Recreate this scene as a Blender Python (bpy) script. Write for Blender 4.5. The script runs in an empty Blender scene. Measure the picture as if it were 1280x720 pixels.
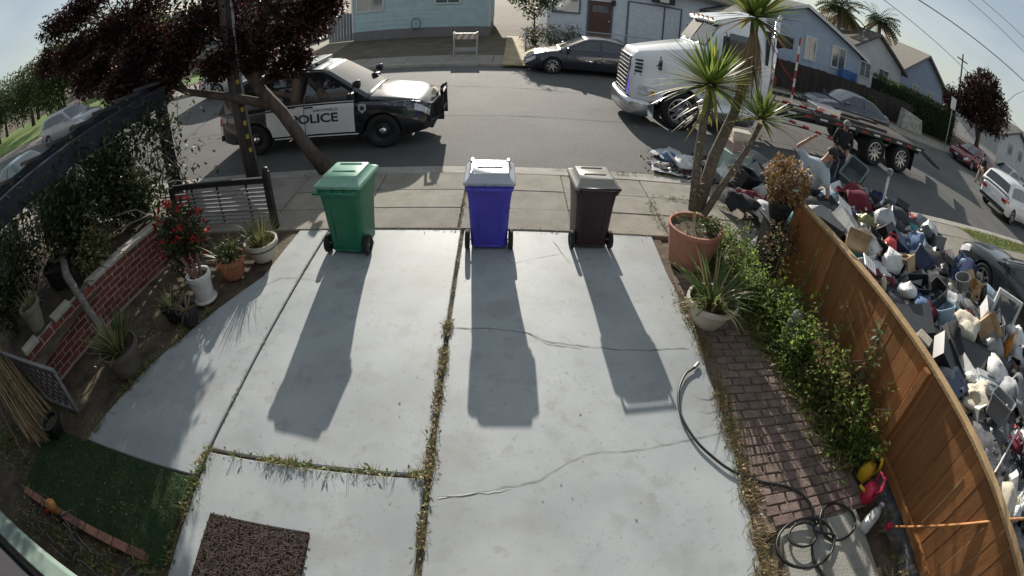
import bpy, bmesh, math, random
from mathutils import Vector, Matrix, noise
R = random.Random(7)
PI = math.pi
scn = bpy.context.scene
COL = scn.collection

# ------------------------------------------------------------------ camera
CAM_H = 3.3
PITCH, ROLL, YAW = math.radians(35.58), math.radians(2.087), math.radians(1.389)
FPX, K3 = 629.444, -0.07534          # wide security-camera lens: r = f (t + k t^3), picture 1280 px wide

def cam_to_world(x, y, fw):
    c, s = math.cos(ROLL), math.sin(ROLL)
    r, u = x*c - y*s, x*s + y*c
    yy = fw*math.cos(PITCH) + u*math.sin(PITCH)
    zz = -fw*math.sin(PITCH) + u*math.cos(PITCH)
    c, s = math.cos(YAW), math.sin(YAW)
    return Vector((r*c + yy*s, -r*s + yy*c, zz))

def ray(px, py):
    u, v = px - 640.0, py - 360.0
    rad = math.hypot(u, v) + 1e-9
    t = rad/FPX
    for _ in range(25):
        t -= (FPX*(t + K3*t**3) - rad)/(FPX*(1 + 3*K3*t*t))
    return cam_to_world(math.sin(t)*u/rad, -math.sin(t)*v/rad, math.cos(t))

def G(px, py, z=0.0):
    """the point at height z seen at a place in the photograph"""
    d = ray(px, py)
    k = (z - CAM_H)/d.z
    return Vector((d.x*k, d.y*k, z))

def AY(px, py, Y):
    d = ray(px, py); k = Y/d.y
    return Vector((d.x*k, Y, d.z*k + CAM_H))

def AX(px, py, X):
    d = ray(px, py); k = X/d.x
    return Vector((X, d.y*k, d.z*k + CAM_H))

cd = bpy.data.cameras.new('camera')
cam = bpy.data.objects.new('camera', cd); COL.objects.link(cam)
ex, ey, ez = cam_to_world(1, 0, 0), cam_to_world(0, 1, 0), cam_to_world(0, 0, -1)
cam.matrix_world = Matrix(((ex.x, ey.x, ez.x, 0), (ex.y, ey.y, ez.y, 0), (ex.z, ey.z, ez.z, CAM_H), (0, 0, 0, 1)))
cd.type = 'PANO'
cd.clip_start, cd.clip_end = 0.02, 3000
cd.sensor_width = 36.0
cd.sensor_fit = 'HORIZONTAL'
cd.panorama_type = 'FISHEYE_LENS_POLYNOMIAL'
cd.fisheye_fov = math.radians(200)
cd.fisheye_polynomial_k0 = 0.0
cd.fisheye_polynomial_k1 = -0.055473381825865406
cd.fisheye_polynomial_k2 = -0.0003879557152255011
cd.fisheye_polynomial_k3 = 3.0908068526974225e-05
cd.fisheye_polynomial_k4 = -1.7191770649080526e-06
scn.camera = cam

# ------------------------------------------------------------------ sky, sun, exposure
SUN_EL = math.radians(19.8)
SUN_AZ = math.radians(-4.6)            # from +Y towards +X
w = bpy.data.worlds.new('World'); scn.world = w
w.use_nodes = True
nt = w.node_tree; nt.nodes.clear()
out = nt.nodes.new('ShaderNodeOutputWorld'); bg = nt.nodes.new('ShaderNodeBackground')
sky = nt.nodes.new('ShaderNodeTexSky'); sky.sky_type = 'NISHITA'; sky.sun_disc = False
sky.sun_elevation = SUN_EL; sky.sun_rotation = SUN_AZ
sky.air_density = 1.0; sky.dust_density = 0.8; sky.ozone_density = 1.0
# thin high cloud veil over the whole sky
tc = nt.nodes.new('ShaderNodeTexCoord'); mp = nt.nodes.new('ShaderNodeMapping'); mp.inputs['Scale'].default_value = (1.6, 1.6, 4.5)
nz = nt.nodes.new('ShaderNodeTexNoise'); nz.inputs['Scale'].default_value = 1.7; nz.inputs['Detail'].default_value = 6
nz.inputs['Roughness'].default_value = .58
rp = nt.nodes.new('ShaderNodeValToRGB'); rp.color_ramp.elements[0].position = .42; rp.color_ramp.elements[1].position = .72
rp.color_ramp.elements[0].color = (.42, .42, .42, 1); rp.color_ramp.elements[1].color = (.95, .95, .95, 1)
mx = nt.nodes.new('ShaderNodeMix'); mx.data_type = 'RGBA'
mx.inputs[7].default_value = (6.3, 6.9, 7.2, 1)
nt.links.new(tc.outputs['Generated'], mp.inputs[0]); nt.links.new(mp.outputs[0], nz.inputs['Vector'])
nt.links.new(nz.outputs['Fac'], rp.inputs[0]); nt.links.new(rp.outputs[0], mx.inputs[0])
nt.links.new(sky.outputs[0], mx.inputs[6]); nt.links.new(mx.outputs[2], bg.inputs[0])
bg.inputs[1].default_value = 0.067
nt.links.new(bg.outputs[0], out.inputs[0])
sl = bpy.data.lights.new('sun', 'SUN'); sun = bpy.data.objects.new('sun', sl); COL.objects.link(sun)
sl.energy = 5.0; sl.angle = math.radians(0.5); sl.color = (1.0, .93, .82)
sdir = Vector((math.sin(SUN_AZ)*math.cos(SUN_EL), math.cos(SUN_AZ)*math.cos(SUN_EL), math.sin(SUN_EL)))
sun.rotation_euler = sdir.to_track_quat('Z', 'Y').to_euler()
sun.location = (0, 30, 30)
vs = scn.view_settings
vs.view_transform = 'Standard'; vs.look = 'None'; vs.gamma = 1; vs.exposure = 0.5; vs.use_curve_mapping = False
try:
    scn.cycles.use_denoising = True
    scn.cycles.max_bounces = 6; scn.cycles.diffuse_bounces = 3; scn.cycles.glossy_bounces = 3
    scn.cycles.transmission_bounces = 4; scn.cycles.transparent_max_bounces = 6
    scn.cycles.caustics_reflective = False; scn.cycles.caustics_refractive = False
    scn.cycles.sample_clamp_indirect = 6
except Exception:
    pass

# ------------------------------------------------------------------ mesh building
class MB:
    def __init__(s): s.v = []; s.f = []; s.m = []
    def add(s, vs, fs, mi=0):
        o = len(s.v); s.v += [tuple(p) for p in vs]
        for f in fs: s.f.append(tuple(i+o for i in f)); s.m.append(mi)
        return s
    def bx(s, x0, x1, y0, y1, z0, z1, mi=0):
        return s.hexa([(x0,y0,z0),(x1,y0,z0),(x1,y1,z0),(x0,y1,z0),(x0,y0,z1),(x1,y0,z1),(x1,y1,z1),(x0,y1,z1)], mi)
    def hexa(s, p, mi=0):
        return s.add(p, [(0,3,2,1),(4,5,6,7),(0,1,5,4),(1,2,6,5),(2,3,7,6),(3,0,4,7)], mi)
    def box(s, c, size, m=None, mi=0):
        hx, hy, hz = size[0]/2, size[1]/2, size[2]/2
        P = [(-hx,-hy,-hz),(hx,-hy,-hz),(hx,hy,-hz),(-hx,hy,-hz),(-hx,-hy,hz),(hx,-hy,hz),(hx,hy,hz),(-hx,hy,hz)]
        c = Vector(c); P = [c + ((m @ Vector(p)) if m else Vector(p)) for p in P]
        return s.hexa(P, mi)
    def bar(s, a, b, wd, th, up=(0,0,1), mi=0):
        a, b = Vector(a), Vector(b); d = (b-a); L = d.length; d.normalize(); up = Vector(up)
        x = d.cross(up)
        if x.length < 1e-4: x = d.cross(Vector((1,0,0)))
        x.normalize(); z = x.cross(d)
        m = Matrix((x, d, z)).transposed()
        return s.box((a+b)/2, (wd, L, th), m, mi)
    def tube(s, pts, r, n=8, cap=True, mi=0):
        pts = [Vector(p) for p in pts]; k = len(pts)
        rs = r if isinstance(r, (list, tuple)) else [r]*k
        ref = Vector((0,0,1)) if abs((pts[-1]-pts[0]).normalized().z) < .9 else Vector((1,0,0))
        vs, fs = [], []
        for i, p in enumerate(pts):
            t = (pts[min(i+1,k-1)] - pts[max(i-1,0)]).normalized()
            a = t.cross(ref)
            if a.length < 1e-4: a = t.cross(Vector((0,1,0)))
            a.normalize(); b = a.cross(t)
            for j in range(n):
                an = 2*PI*j/n; vs.append(p + (a*math.cos(an) + b*math.sin(an))*rs[i])
        for i in range(k-1):
            for j in range(n):
                fs.append((i*n+j, i*n+(j+1)%n, (i+1)*n+(j+1)%n, (i+1)*n+j))
        if cap:
            fs.append(tuple(range(n))[::-1]); fs.append(tuple((k-1)*n+j for j in range(n)))
        return s.add(vs, fs, mi)
    def lathe(s, prof, n=24, c=(0,0,0), ax='z', mi=0, closed=False):
        vs, fs = [], []
        for (r, z) in prof:
            for j in range(n):
                a = 2*PI*j/n
                p = (r*math.cos(a), r*math.sin(a), z)
                if ax == 'y': p = (p[0], p[2], p[1])
                if ax == 'x': p = (p[2], p[0], p[1])
                vs.append((p[0]+c[0], p[1]+c[1], p[2]+c[2]))
        k = len(prof)
        for i in range(k-1):
            for j in range(n): fs.append((i*n+j, i*n+(j+1)%n, (i+1)*n+(j+1)%n, (i+1)*n+j))
        if closed:
            for j in range(n): fs.append(((k-1)*n+j, (k-1)*n+(j+1)%n, (j+1)%n, j))
        return s.add(vs, fs, mi)
    def prism(s, poly, z0, z1, mi=0):
        n = len(poly)
        a = 0
        for i in range(n): a += poly[i][0]*poly[(i+1)%n][1] - poly[(i+1)%n][0]*poly[i][1]
        if a < 0: poly = poly[::-1]
        vs = [(p[0],p[1],z0) for p in poly] + [(p[0],p[1],z1) for p in poly]
        fs = [tuple(range(n))[::-1], tuple(range(n,2*n))] + [(i,(i+1)%n,n+(i+1)%n,n+i) for i in range(n)]
        return s.add(vs, fs, mi)
    def prism_ax(s, poly, a0, a1, ax='y', mi=0):
        """outline in (x,z) pushed along y, or in (y,z) pushed along x"""
        n = len(poly)
        mk = (lambda p, t: (p[0], t, p[1])) if ax == 'y' else (lambda p, t: (t, p[0], p[1]))
        vs = [mk(p,a0) for p in poly] + [mk(p,a1) for p in poly]
        fs = [tuple(range(n)), tuple(range(n,2*n))[::-1]] + [(i,n+i,n+(i+1)%n,(i+1)%n) for i in range(n)]
        return s.add(vs, fs, mi)
    def quad(s, a, b, c, d, mi=0): return s.add([a,b,c,d], [(0,1,2,3)], mi)
    def grid(s, rows, mi=0, close=False):
        n = len(rows[0]); vs = [p for r in rows for p in r]; fs = []
        for i in range(len(rows)-1):
            for j in range(n if close else n-1):
                fs.append((i*n+j, i*n+(j+1)%n, (i+1)*n+(j+1)%n, (i+1)*n+j))
        return s.add(vs, fs, mi)
    def leaf(s, p, d, L, wd, up=(0,0,1), fold=.15, mi=0):
        """a pointed leaf of four triangles"""
        p, d = Vector(p), Vector(d).normalized(); x = d.cross(Vector(up))
        if x.length < 1e-3: x = d.cross(Vector((1,0,0)))
        x.normalize(); u = x.cross(d)
        m = p + d*L*.45
        return s.add([p, m + x*wd/2 + u*fold*wd, p + d*L, m - x*wd/2 + u*fold*wd, m], [(0,1,4),(1,2,4),(2,3,4),(3,0,4)], mi)
    def blade(s, p, d, L, wd, droop=.5, seg=4, mi=0, up=(0,0,1)):
        """a long strap leaf that bends down"""
        p, d = Vector(p), Vector(d).normalized(); x = d.cross(Vector(up))
        if x.length < 1e-3: x = Vector((1,0,0))
        x.normalize(); vs = []; q = p.copy(); dd = d.copy()
        for i in range(seg+1):
            t = i/seg; ww = wd*(1-t**1.6)*(.55+.45*min(1, t*4)) + .001
            vs += [q - x*ww/2, q + x*ww/2]
            q = q + dd*(L/seg); dd = (dd + Vector((0,0,-droop/seg))).normalized()
        return s.add(vs, [(2*i,2*i+1,2*i+3,2*i+2) for i in range(seg)], mi)
    def move(s, m):
        s.v = [tuple(m @ Vector(p)) for p in s.v]; return s
    def mesh(s, name, mats, smooth=False):
        me = bpy.data.meshes.new(name); me.from_pydata(s.v, [], s.f)
        if not isinstance(mats, (list, tuple)): mats = [mats]
        for m in mats: me.materials.append(m)
        if len(mats) > 1: me.polygons.foreach_set('material_index', s.m)
        if smooth: me.polygons.foreach_set('use_smooth', [True]*len(s.f))
        me.update(); return me
    def build(s, name, mats, parent=None, smooth=False, bev=0, world=False, seg=2, sub=0, sharp=None):
        if world and parent is not None:
            l = parent.location; s.v = [(p[0]-l.x, p[1]-l.y, p[2]-l.z) for p in s.v]
        me = s.mesh(name, mats, smooth or bool(sharp))
        if sharp: me.set_sharp_from_angle(angle=math.radians(sharp))
        o = bpy.data.objects.new(name, me); COL.objects.link(o)
        if parent is not None: o.parent = parent
        if bev:
            b = o.modifiers.new('edge', 'BEVEL'); b.width = bev; b.segments = seg; b.limit_method = 'ANGLE'; b.angle_limit = .6
        if sub:
            b = o.modifiers.new('sub', 'SUBSURF'); b.levels = sub; b.render_levels = sub
        return o

def tag(o, label=None, cat=None, group=None, kind=None):
    if label: o['label'] = label
    if cat: o['category'] = cat
    if group: o['group'] = group
    if kind: o['kind'] = kind
    return o

def empty(name, loc=(0,0,0), rz=0.0):
    o = bpy.data.objects.new(name, None); COL.objects.link(o)
    o.location = loc; o.rotation_euler = (0,0,rz); o.empty_display_size = .1
    return o

def thing(name, label, cat, loc=(0,0,0), rz=0.0, group=None):
    return tag(empty(name, loc, rz), label, cat, group)

def copy_tree(o, parent=None):
    c = o.copy(); COL.objects.link(c); c.parent = parent
    for ch in list(o.children): copy_tree(ch, c)
    return c

def rect(x0, x1, y0, y1): return [(x0,y0),(x1,y0),(x1,y1),(x0,y1)]
def rv(a, b): return R.uniform(a, b)

# ------------------------------------------------------------------ materials
MATS = {}
def mat(name, col, rough=.6, var=.12, scale=6.0, bump=0.0, bscale=60.0, metal=0.0, spec=.4, coat=0.0, col2=None, pos=(.35,.65),
        detail=5.0, rand=0.0, trans=0.0, vscale=None, stretch=(1,1,1), layers=(), coord='Object'):
    if name in MATS: return MATS[name]
    m = bpy.data.materials.new(name); MATS[name] = m; m.use_nodes = True
    t = m.node_tree; N = t.nodes; Lk = t.links
    b = N['Principled BSDF']
    b.inputs['Roughness'].default_value = rough; b.inputs['Metallic'].default_value = metal
    b.inputs['Specular IOR Level'].default_value = spec; b.inputs['Coat Weight'].default_value = coat
    b.inputs['Coat Roughness'].default_value = .05
    tc = N.new('ShaderNodeTexCoord'); mp = N.new('ShaderNodeMapping'); mp.inputs['Scale'].default_value = stretch
    Lk.new(tc.outputs[coord], mp.inputs[0])
    nz = N.new('ShaderNodeTexNoise'); nz.inputs['Scale'].default_value = scale; nz.inputs['Detail'].default_value = detail
    nz.inputs['Roughness'].default_value = .6
    Lk.new(mp.outputs[0], nz.inputs['Vector'])
    rp = N.new('ShaderNodeValToRGB')
    c2 = col2 if col2 else tuple(min(1, c*(1+var)) for c in col)
    c1 = col if col2 else tuple(c*(1-var) for c in col)
    rp.color_ramp.elements[0].position, rp.color_ramp.elements[1].position = pos
    rp.color_ramp.elements[0].color = (*c1, 1); rp.color_ramp.elements[1].color = (*c2, 1)
    Lk.new(nz.outputs['Fac'], rp.inputs[0])
    src = rp.outputs[0]
    for li, (sc_, lc, lo, hi, amt) in enumerate(layers):
        ln = N.new('ShaderNodeTexNoise'); ln.inputs['Scale'].default_value = sc_; ln.inputs['Detail'].default_value = 5
        ln.noise_dimensions = '4D'; ln.inputs['W'].default_value = 3.7*li + 1.3
        Lk.new(mp.outputs[0], ln.inputs['Vector'])
        lr = N.new('ShaderNodeMapRange'); lr.inputs['From Min'].default_value = lo; lr.inputs['From Max'].default_value = hi
        lr.inputs['To Max'].default_value = amt; lr.interpolation_type = 'SMOOTHSTEP'
        Lk.new(ln.outputs['Fac'], lr.inputs[0])
        lm = N.new('ShaderNodeMix'); lm.data_type = 'RGBA'; lm.inputs[7].default_value = (*lc, 1)
        Lk.new(lr.outputs[0], lm.inputs[0]); Lk.new(src, lm.inputs[6]); src = lm.outputs[2]
    if rand:
        oi = N.new('ShaderNodeObjectInfo'); hs = N.new('ShaderNodeHueSaturation')
        mr = N.new('ShaderNodeMapRange'); mr.inputs['To Min'].default_value = 1-rand; mr.inputs['To Max'].default_value = 1+rand
        Lk.new(oi.outputs['Random'], mr.inputs[0]); Lk.new(mr.outputs[0], hs.inputs['Value']); Lk.new(src, hs.inputs['Color'])
        src = hs.outputs[0]
    Lk.new(src, b.inputs['Base Color'])
    if bump:
        n2 = N.new('ShaderNodeTexNoise'); n2.inputs['Scale'].default_value = bscale; n2.inputs['Detail'].default_value = 4
        bp = N.new('ShaderNodeBump'); bp.inputs['Strength'].default_value = bump; bp.inputs['Distance'].default_value = .02
        Lk.new(mp.outputs[0], n2.inputs['Vector']); Lk.new(n2.outputs['Fac'], bp.inputs['Height']); Lk.new(bp.outputs[0], b.inputs['Normal'])
    if trans:
        tr = N.new('ShaderNodeBsdfTranslucent'); ms = N.new('ShaderNodeMixShader'); ms.inputs[0].default_value = trans
        Lk.new(src, tr.inputs[0]); Lk.new(b.outputs[0], ms.inputs[1]); Lk.new(tr.outputs[0], ms.inputs[2])
        Lk.new(ms.outputs[0], N['Material Output'].inputs[0])
    return m

def glass(name, col=(.02,.025,.03), rough=.04):
    return mat(name, col, rough=rough, var=.1, spec=.9, coat=.6)
def leafmat(name, col, col2=None, rough=.5, trans=.35, scale=3.0):
    return mat(name, col, rough=rough, col2=col2, var=.35, scale=scale, trans=trans, spec=.35)

# ================================================================== the setting: ground, road, pavements
ROAD_Z = -0.10
m_soil = mat('soil', (.055,.042,.03), .95, col2=(.13,.10,.07), scale=4, bump=.8, bscale=30, layers=[(18,(.18,.15,.10),.55,.75,.5)])
m_earth = mat('dry_earth', (.10,.08,.055), .95, col2=(.17,.14,.095), scale=.6, bump=.5, bscale=8, layers=[(3,(.06,.07,.025),.5,.7,.6)])
m_asphalt = mat('asphalt', (.078,.077,.075), .84, col2=(.112,.110,.107), scale=.5, bump=.55, bscale=170, spec=.5,
                layers=[(30,(.20,.195,.19),.54,.66,.55), (17,(.04,.04,.04),.56,.70,.45), (160,(.26,.25,.24),.58,.72,.55), (95,(.03,.03,.03),.6,.75,.6), (1.1,(.06,.06,.06),.55,.8,.45)])
m_walk = mat('sidewalk_concrete', (.225,.205,.17), .9, col2=(.31,.285,.245), scale=2.2, bump=.5, bscale=90, rand=.07,
             layers=[(28,(.36,.33,.28),.56,.68,.5), (45,(.14,.12,.095),.54,.72,.65), (5,(.20,.175,.14),.5,.75,.5)])
m_paint = mat('painted_concrete', (.285,.312,.325), .60, col2=(.355,.382,.392), scale=1.2, bump=.10, bscale=260, spec=.4, coord='Object',
              layers=[(.38,(.235,.253,.265),.46,.60,.6), (3.4,(.225,.228,.225),.54,.68,.4), (11,(.205,.20,.19),.61,.72,.4), (1.7,(.25,.25,.243),.50,.72,.65), (38,(.20,.19,.17),.62,.70,.75), (.7,(.46,.48,.48),.5,.75,.6), (7,(.25,.24,.22),.58,.72,.6), (19,(.15,.135,.12),.69,.73,.85), (60,(.5,.51,.5),.64,.7,.5)])
m_kerb = mat('kerb_concrete', (.27,.25,.22), .9, col2=(.38,.36,.32), scale=3, bump=.4, bscale=70)
m_crackd = mat('crack_dirt', (.17,.165,.15), .95, var=.5, scale=9)
m_crackw = mat('crack_filler', (.46,.47,.46), .8, var=.1)

def struct(o, label=None): tag(o, label, kind='structure'); return o

g = MB(); g.quad((-900,-60,-.17),(900,-60,-.17),(900,1500,-.17),(-900,1500,-.17))
struct(g.build('ground', m_earth))
g = MB(); nxr = 40
g.quad((-220,8.5,ROAD_Z),(220,8.5,ROAD_Z),(220,19.3,ROAD_Z),(-220,19.3,ROAD_Z))
road = struct(g.build('road', m_asphalt))

# tar seams in the asphalt
def ribbon(mb, pts, wd, z, jit=0.0):
    pts = [Vector((p[0],p[1],z)) for p in pts]; rows = []
    for i, p in enumerate(pts):
        t = (pts[min(i+1,len(pts)-1)] - pts[max(i-1,0)]); t.normalize(); n = Vector((-t.y,t.x,0))
        ww = wd*(1+rv(-jit,jit)) if 0 < i < len(pts)-1 else wd*.3
        rows.append([p - n*ww/2, p + n*ww/2])
    mb.grid(rows)
def wander(a, b, n, amp):
    a, b = Vector(a), Vector(b); t = b-a; nn = Vector((-t.y,t.x)).normalized() if len(a) == 2 else Vector((-t.y,t.x,0)).normalized()
    o = 0; pts = []
    for i in range(n+1):
        k = i/n; o = o*.8 + rv(-amp,amp); pts.append(a + t*k + nn*o*math.sin(PI*k)**.3 if 0 < i < n else a + t*k)
    return pts
m_tar = mat('tar_seam', (.065,.065,.065), 1.0, var=.2, spec=.05)
for (a, b, wd) in [((-14,11.8),(24,12.3),.018),((2.4,15),(-12,16.4),.015),((-9,9),(-10.5,18.5),.03),((8,9),(9.5,18),.03)]:
    mb = MB(); ribbon(mb, wander(a,b,60,.05), wd, ROAD_Z+.004, .5); mb.build('seam', m_tar, road)

# near kerb, gutter and the dropped kerb before the driveway
def along_x(mb, sec, x0, x1): mb.prism_ax([(y,z) for y,z in sec], x0, x1, 'x')
for x0, x1 in ((-120,-3.7),(3.9,120)):
    mb = MB(); along_x(mb, [(7.95,-.16),(8.12,-.16),(8.12,-.07),(8.10,.0),(7.95,.004)], x0, x1); struct(mb.build('kerb', m_kerb, bev=.012))
mb = MB()
along_x(mb, [(7.95,-.16),(8.12,-.16),(8.12,-.072),(7.98,-.0),(7.95,.0)], -3.69, 3.89)
struct(mb.build('kerb', m_kerb, bev=.012))
mb = MB(); along_x(mb, [(8.125,-.16),(8.56,-.16),(8.50,-.094),(8.125,-.074)], -120, 120)
struct(mb.build('gutter', m_kerb))

# near sidewalk: separate cast slabs
walk = struct(empty('sidewalk', (0,6.9,0)))
rows_y = [5.96, 6.60, 7.25, 7.94]
cols = [-60,-48,-40,-34,-29,-25,-22,-19.4,-17,-15,-13.2,-11.6,-10.2,-8.8,-7.4,-6.1,-4.9,-3.55,-2.05,-.62,.95,2.35,3.75,5.1,6.5,7.9,9.3,10.8,12.4,14,16,18.5,21,24,28,33,40,50,60]
for j in range(3):
    for i in range(len(cols)-1):
        x0, x1, y0, y1 = cols[i]+.006, cols[i+1]-.006, rows_y[j]+.006, rows_y[j+1]-.006
        if i == 19: x0 += .03
        mb = MB(); dz = rv(-.006,.006)
        mb.hexa([(x0,y0,-.1),(x1,y0,-.1),(x1,y1,-.1),(x0,y1,-.1),(x0,y0,dz+rv(-.004,.004)),(x1,y0,dz+rv(-.004,.004)),(x1,y1,dz),(x0,y1,dz)])
        mb.build('slab', m_walk, walk, bev=.008, world=True, seg=1)
mb = MB(); mb.quad((-60,5.9,-.04),(60,5.9,-.04),(60,7.96,-.04),(-60,7.96,-.04)); mb.build('joint_dirt', m_soil, walk, world=True)

# driveway: painted slabs with gaps
drive = struct(empty('driveway', (-.2,3.3,0)))
def xy(px, py): p = G(px,py); return (p.x, p.y)
F = [(-2.47,5.925),(-2.50,4.1),(-2.53,2.9),(-2.575,2.10)]
slabs = [
 [(-2.46,5.925),(-.565,5.925),(-.56,4.2),(-.565,2.105),(-2.56,2.075),(-2.52,2.9),(-2.49,4.1)],
 [(-.525,5.925),(2.07,5.925),(2.05,5.0),(2.09,4.2),(2.05,3.1),(2.02,2.0),(1.97,1.1),(1.95,-2.5),(-.52,-2.5),(-.515,2.1)],
 [(-2.56,2.035),(-.57,2.065),(-.565,-2.5),(-2.56,-2.5)],
 [(-2.485,5.925),(-2.95,5.925),(-3.05,4.75),(-3.45,4.0),(-3.95,2.95),(-4.33,1.75),(-2.60,1.75),(-2.59,2.10),(-2.545,2.9),(-2.515,4.1)]]
for sl_ in slabs:
    mb = MB(); mb.prism(sl_, -.12, 0.0); mb.build('slab', m_paint, drive, bev=.01, world=True, seg=1)
mb = MB(); mb.quad((-4.4,-2.6,-.035),(2.2,-2.6,-.035),(2.2,5.97,-.035),(-4.4,5.97,-.035)); mb.build('joint_dirt', m_soil, drive, world=True)
def crack(pix, wd, m, amp=.012):
    pts = []
    P = [Vector(xy(*p)) for p in pix]
    for a, b in zip(P[:-1], P[1:]): pts += wander(a,b,max(4,int((b-a).length/.06)),amp)[:-1]
    pts.append(P[-1]); mb = MB(); ribbon(mb, pts, wd, .004, .6); mb.build('crack', m, drive, world=True)
crack([(566,410),(600,410),(660,416),(690,428),(730,433),(775,438),(862,436)], .008, m_crackd)
crack([(655,414),(684,430),(728,436)], .006, m_crackd)
crack([(545,622),(610,615),(668,603),(705,582),(735,568),(800,562),(870,548),(905,540)], .005, m_crackd)
crack([(545,624),(610,617),(640,611)], .012, m_crackw)
crack([(600,300),(640,330),(700,318)], .004, m_crackd); crack([(405,352),(350,348),(300,372)], .005, m_crackd)
crack([(690,300),(712,330),(740,322)], .005, m_crackd)
m_rust = mat('rust_ring', (.27,.25,.235), .9, col2=(.31,.30,.295), scale=20)
# drips, leaf scraps and scuffs
mb = MB(); r9 = random.Random(91)
for k in range(110):
    o_ = (r9.uniform(-4,2), r9.uniform(.3,5.9)); s_ = r9.choice((.003,.004,.006,.009))*r9.uniform(.7,1.3); n = 7; ph = r9.uniform(0,6)
    if o_[0] < -2.5 and o_[1] < 2.2: continue
    if o_[0] < -2.6 - (5.9-o_[1])*.33: continue
    mb.add([(o_[0]+s_*r9.uniform(.5,1.4)*math.cos(ph+2*PI*q/n), o_[1]+s_*r9.uniform(.5,1.4)*math.sin(ph+2*PI*q/n), .0042+k*.00001) for q in range(n)], [tuple(range(n))], 0)
tag(mb.build('spots', [mat('oil_spot', (.14,.135,.13), .6), m_rust], drive, world=True), kind='stuff')

# beds either side
def lumpy(x0, x1, y0, y1, z, amp, step=.09):
    mb = MB(); nx, ny = max(2,int((x1-x0)/step)), max(2,int((y1-y0)/step)); rows = []
    for j in range(ny+1):
        rows.append([(x0+(x1-x0)*i/nx, y0+(y1-y0)*j/ny, z + amp*noise.noise(Vector((x0+(x1-x0)*i/nx, y0+(y1-y0)*j/ny, 0))*3.1)
                     + amp*.5*noise.noise(Vector((i*.9,j*.9,3)))) for i in range(nx+1)])
    mb.grid(rows); return mb
struct(lumpy(-5.6,-2.50,-2.4,5.93,-.05,.028).build('planting_bed', m_soil, smooth=True))
struct(lumpy(-16,-5.6,-2.4,5.93,-.06,.03,.3).build('side_yard', m_soil, smooth=True))
struct(lumpy(2.0,3.7,-2.0,5.93,-.05,.03).build('planting_bed', m_soil, smooth=True))
mb = MB(); mb.quad((3.7,-6,-.03),(60,-6,-.03),(60,5.95,-.03),(3.7,5.95,-.03))
struct(mb.build('neighbour_yard', mat('yard_concrete', (.17,.155,.13), .9, col2=(.24,.22,.19), scale=1.5, bump=.4, bscale=40)))

# far side of the street
FAR = 19.3
mb = MB(); along_x(mb, [(FAR,-.16),(FAR+.16,-.16),(FAR+.16,.024),(FAR+.02,.02),(FAR,-.08)], -220, 220)
struct(mb.build('kerb', m_kerb))
fw = struct(empty('sidewalk', (0,20.2,0)))
x = -60
while x < 60:
    L = 1.8 if abs(x) < 30 else 6
    mb = MB(); mb.bx(x+.01,x+L-.01,FAR+.17,21.6,-.1,.02+rv(-.004,.004)); mb.build('slab', m_walk, fw, world=True); x += L
mb = MB()
mb.quad((-120,21.6,.005),(120,21.6,.005),(120,70,.06),(-120,70,.06))
m_fary = mat('dry_lawn', (.075,.06,.042), .95, col2=(.13,.105,.075), scale=1.1, bump=.6, bscale=10, layers=[(.5,(.07,.075,.03),.52,.7,.6)])
struct(mb.build('front_yards', m_fary))
mb = MB(); mb.prism([(-.2,18.97),(.75,18.97),(.75,29.5),(-.1,29.5)], 0, .035)
struct(mb.build('garden_path', mat('path_cream', (.42,.36,.24), .9, col2=(.30,.22,.11), scale=1.3)))
mb = MB(); mb.prism([(-14.2,FAR+.1),(-10.0,FAR+.1),(-11.8,40),(-16.5,40)], 0, .032)
struct(mb.build('far_driveway', m_walk))

# verge grass in front of the next house, and the distant park on the other side
def grass_stuff(name, label, regions, n, h, wd, mats, seed=3):
    r = random.Random(seed); mb = MB()
    for k in range(n):
        x, y, z = regions(r); a = r.uniform(0,2*PI); t = r.uniform(.15,.9)
        mb.blade((x,y,z), (math.cos(a)*t,math.sin(a)*t,1), h*r.uniform(.5,1.3), wd, r.uniform(.2,1.2), 2, mi=r.randrange(len(mats)))
    o = mb.build(name, mats); tag(o, label, kind='stuff'); return o
m_gr1 = leafmat('grass_green', (.06,.11,.02), (.12,.17,.03))
m_gr2 = leafmat('grass_dry', (.22,.17,.07), (.34,.28,.13), trans=.25)
m_gr3 = leafmat('grass_dark', (.03,.065,.015), (.06,.10,.02))
mb = MB(); mb.quad((-220,22.5,.02),(-15.5,22.5,.02),(-15.5,26,.02),(-220,90,.05))
struct(mb.build('park_lawn', mat('lawn', (.10,.17,.03), .9, col2=(.16,.24,.05), scale=.4, bump=.5, bscale=14)))
mb = MB(); mb.prism([(12.2,7.96),(24,7.96),(22,7.3),(13.5,7.2)], -.0, .012)
struct(mb.build('grass_verge', mat('verge', (.09,.14,.02), .9, col2=(.15,.19,.04), scale=3)))
grass_stuff('grass', 'bright green grass on the verge beyond the junk heap', lambda r: (r.uniform(12.6,23), r.uniform(7.3,7.93), .01), 5000, .09, .012, [m_gr1,m_gr1,m_gr2])

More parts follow.
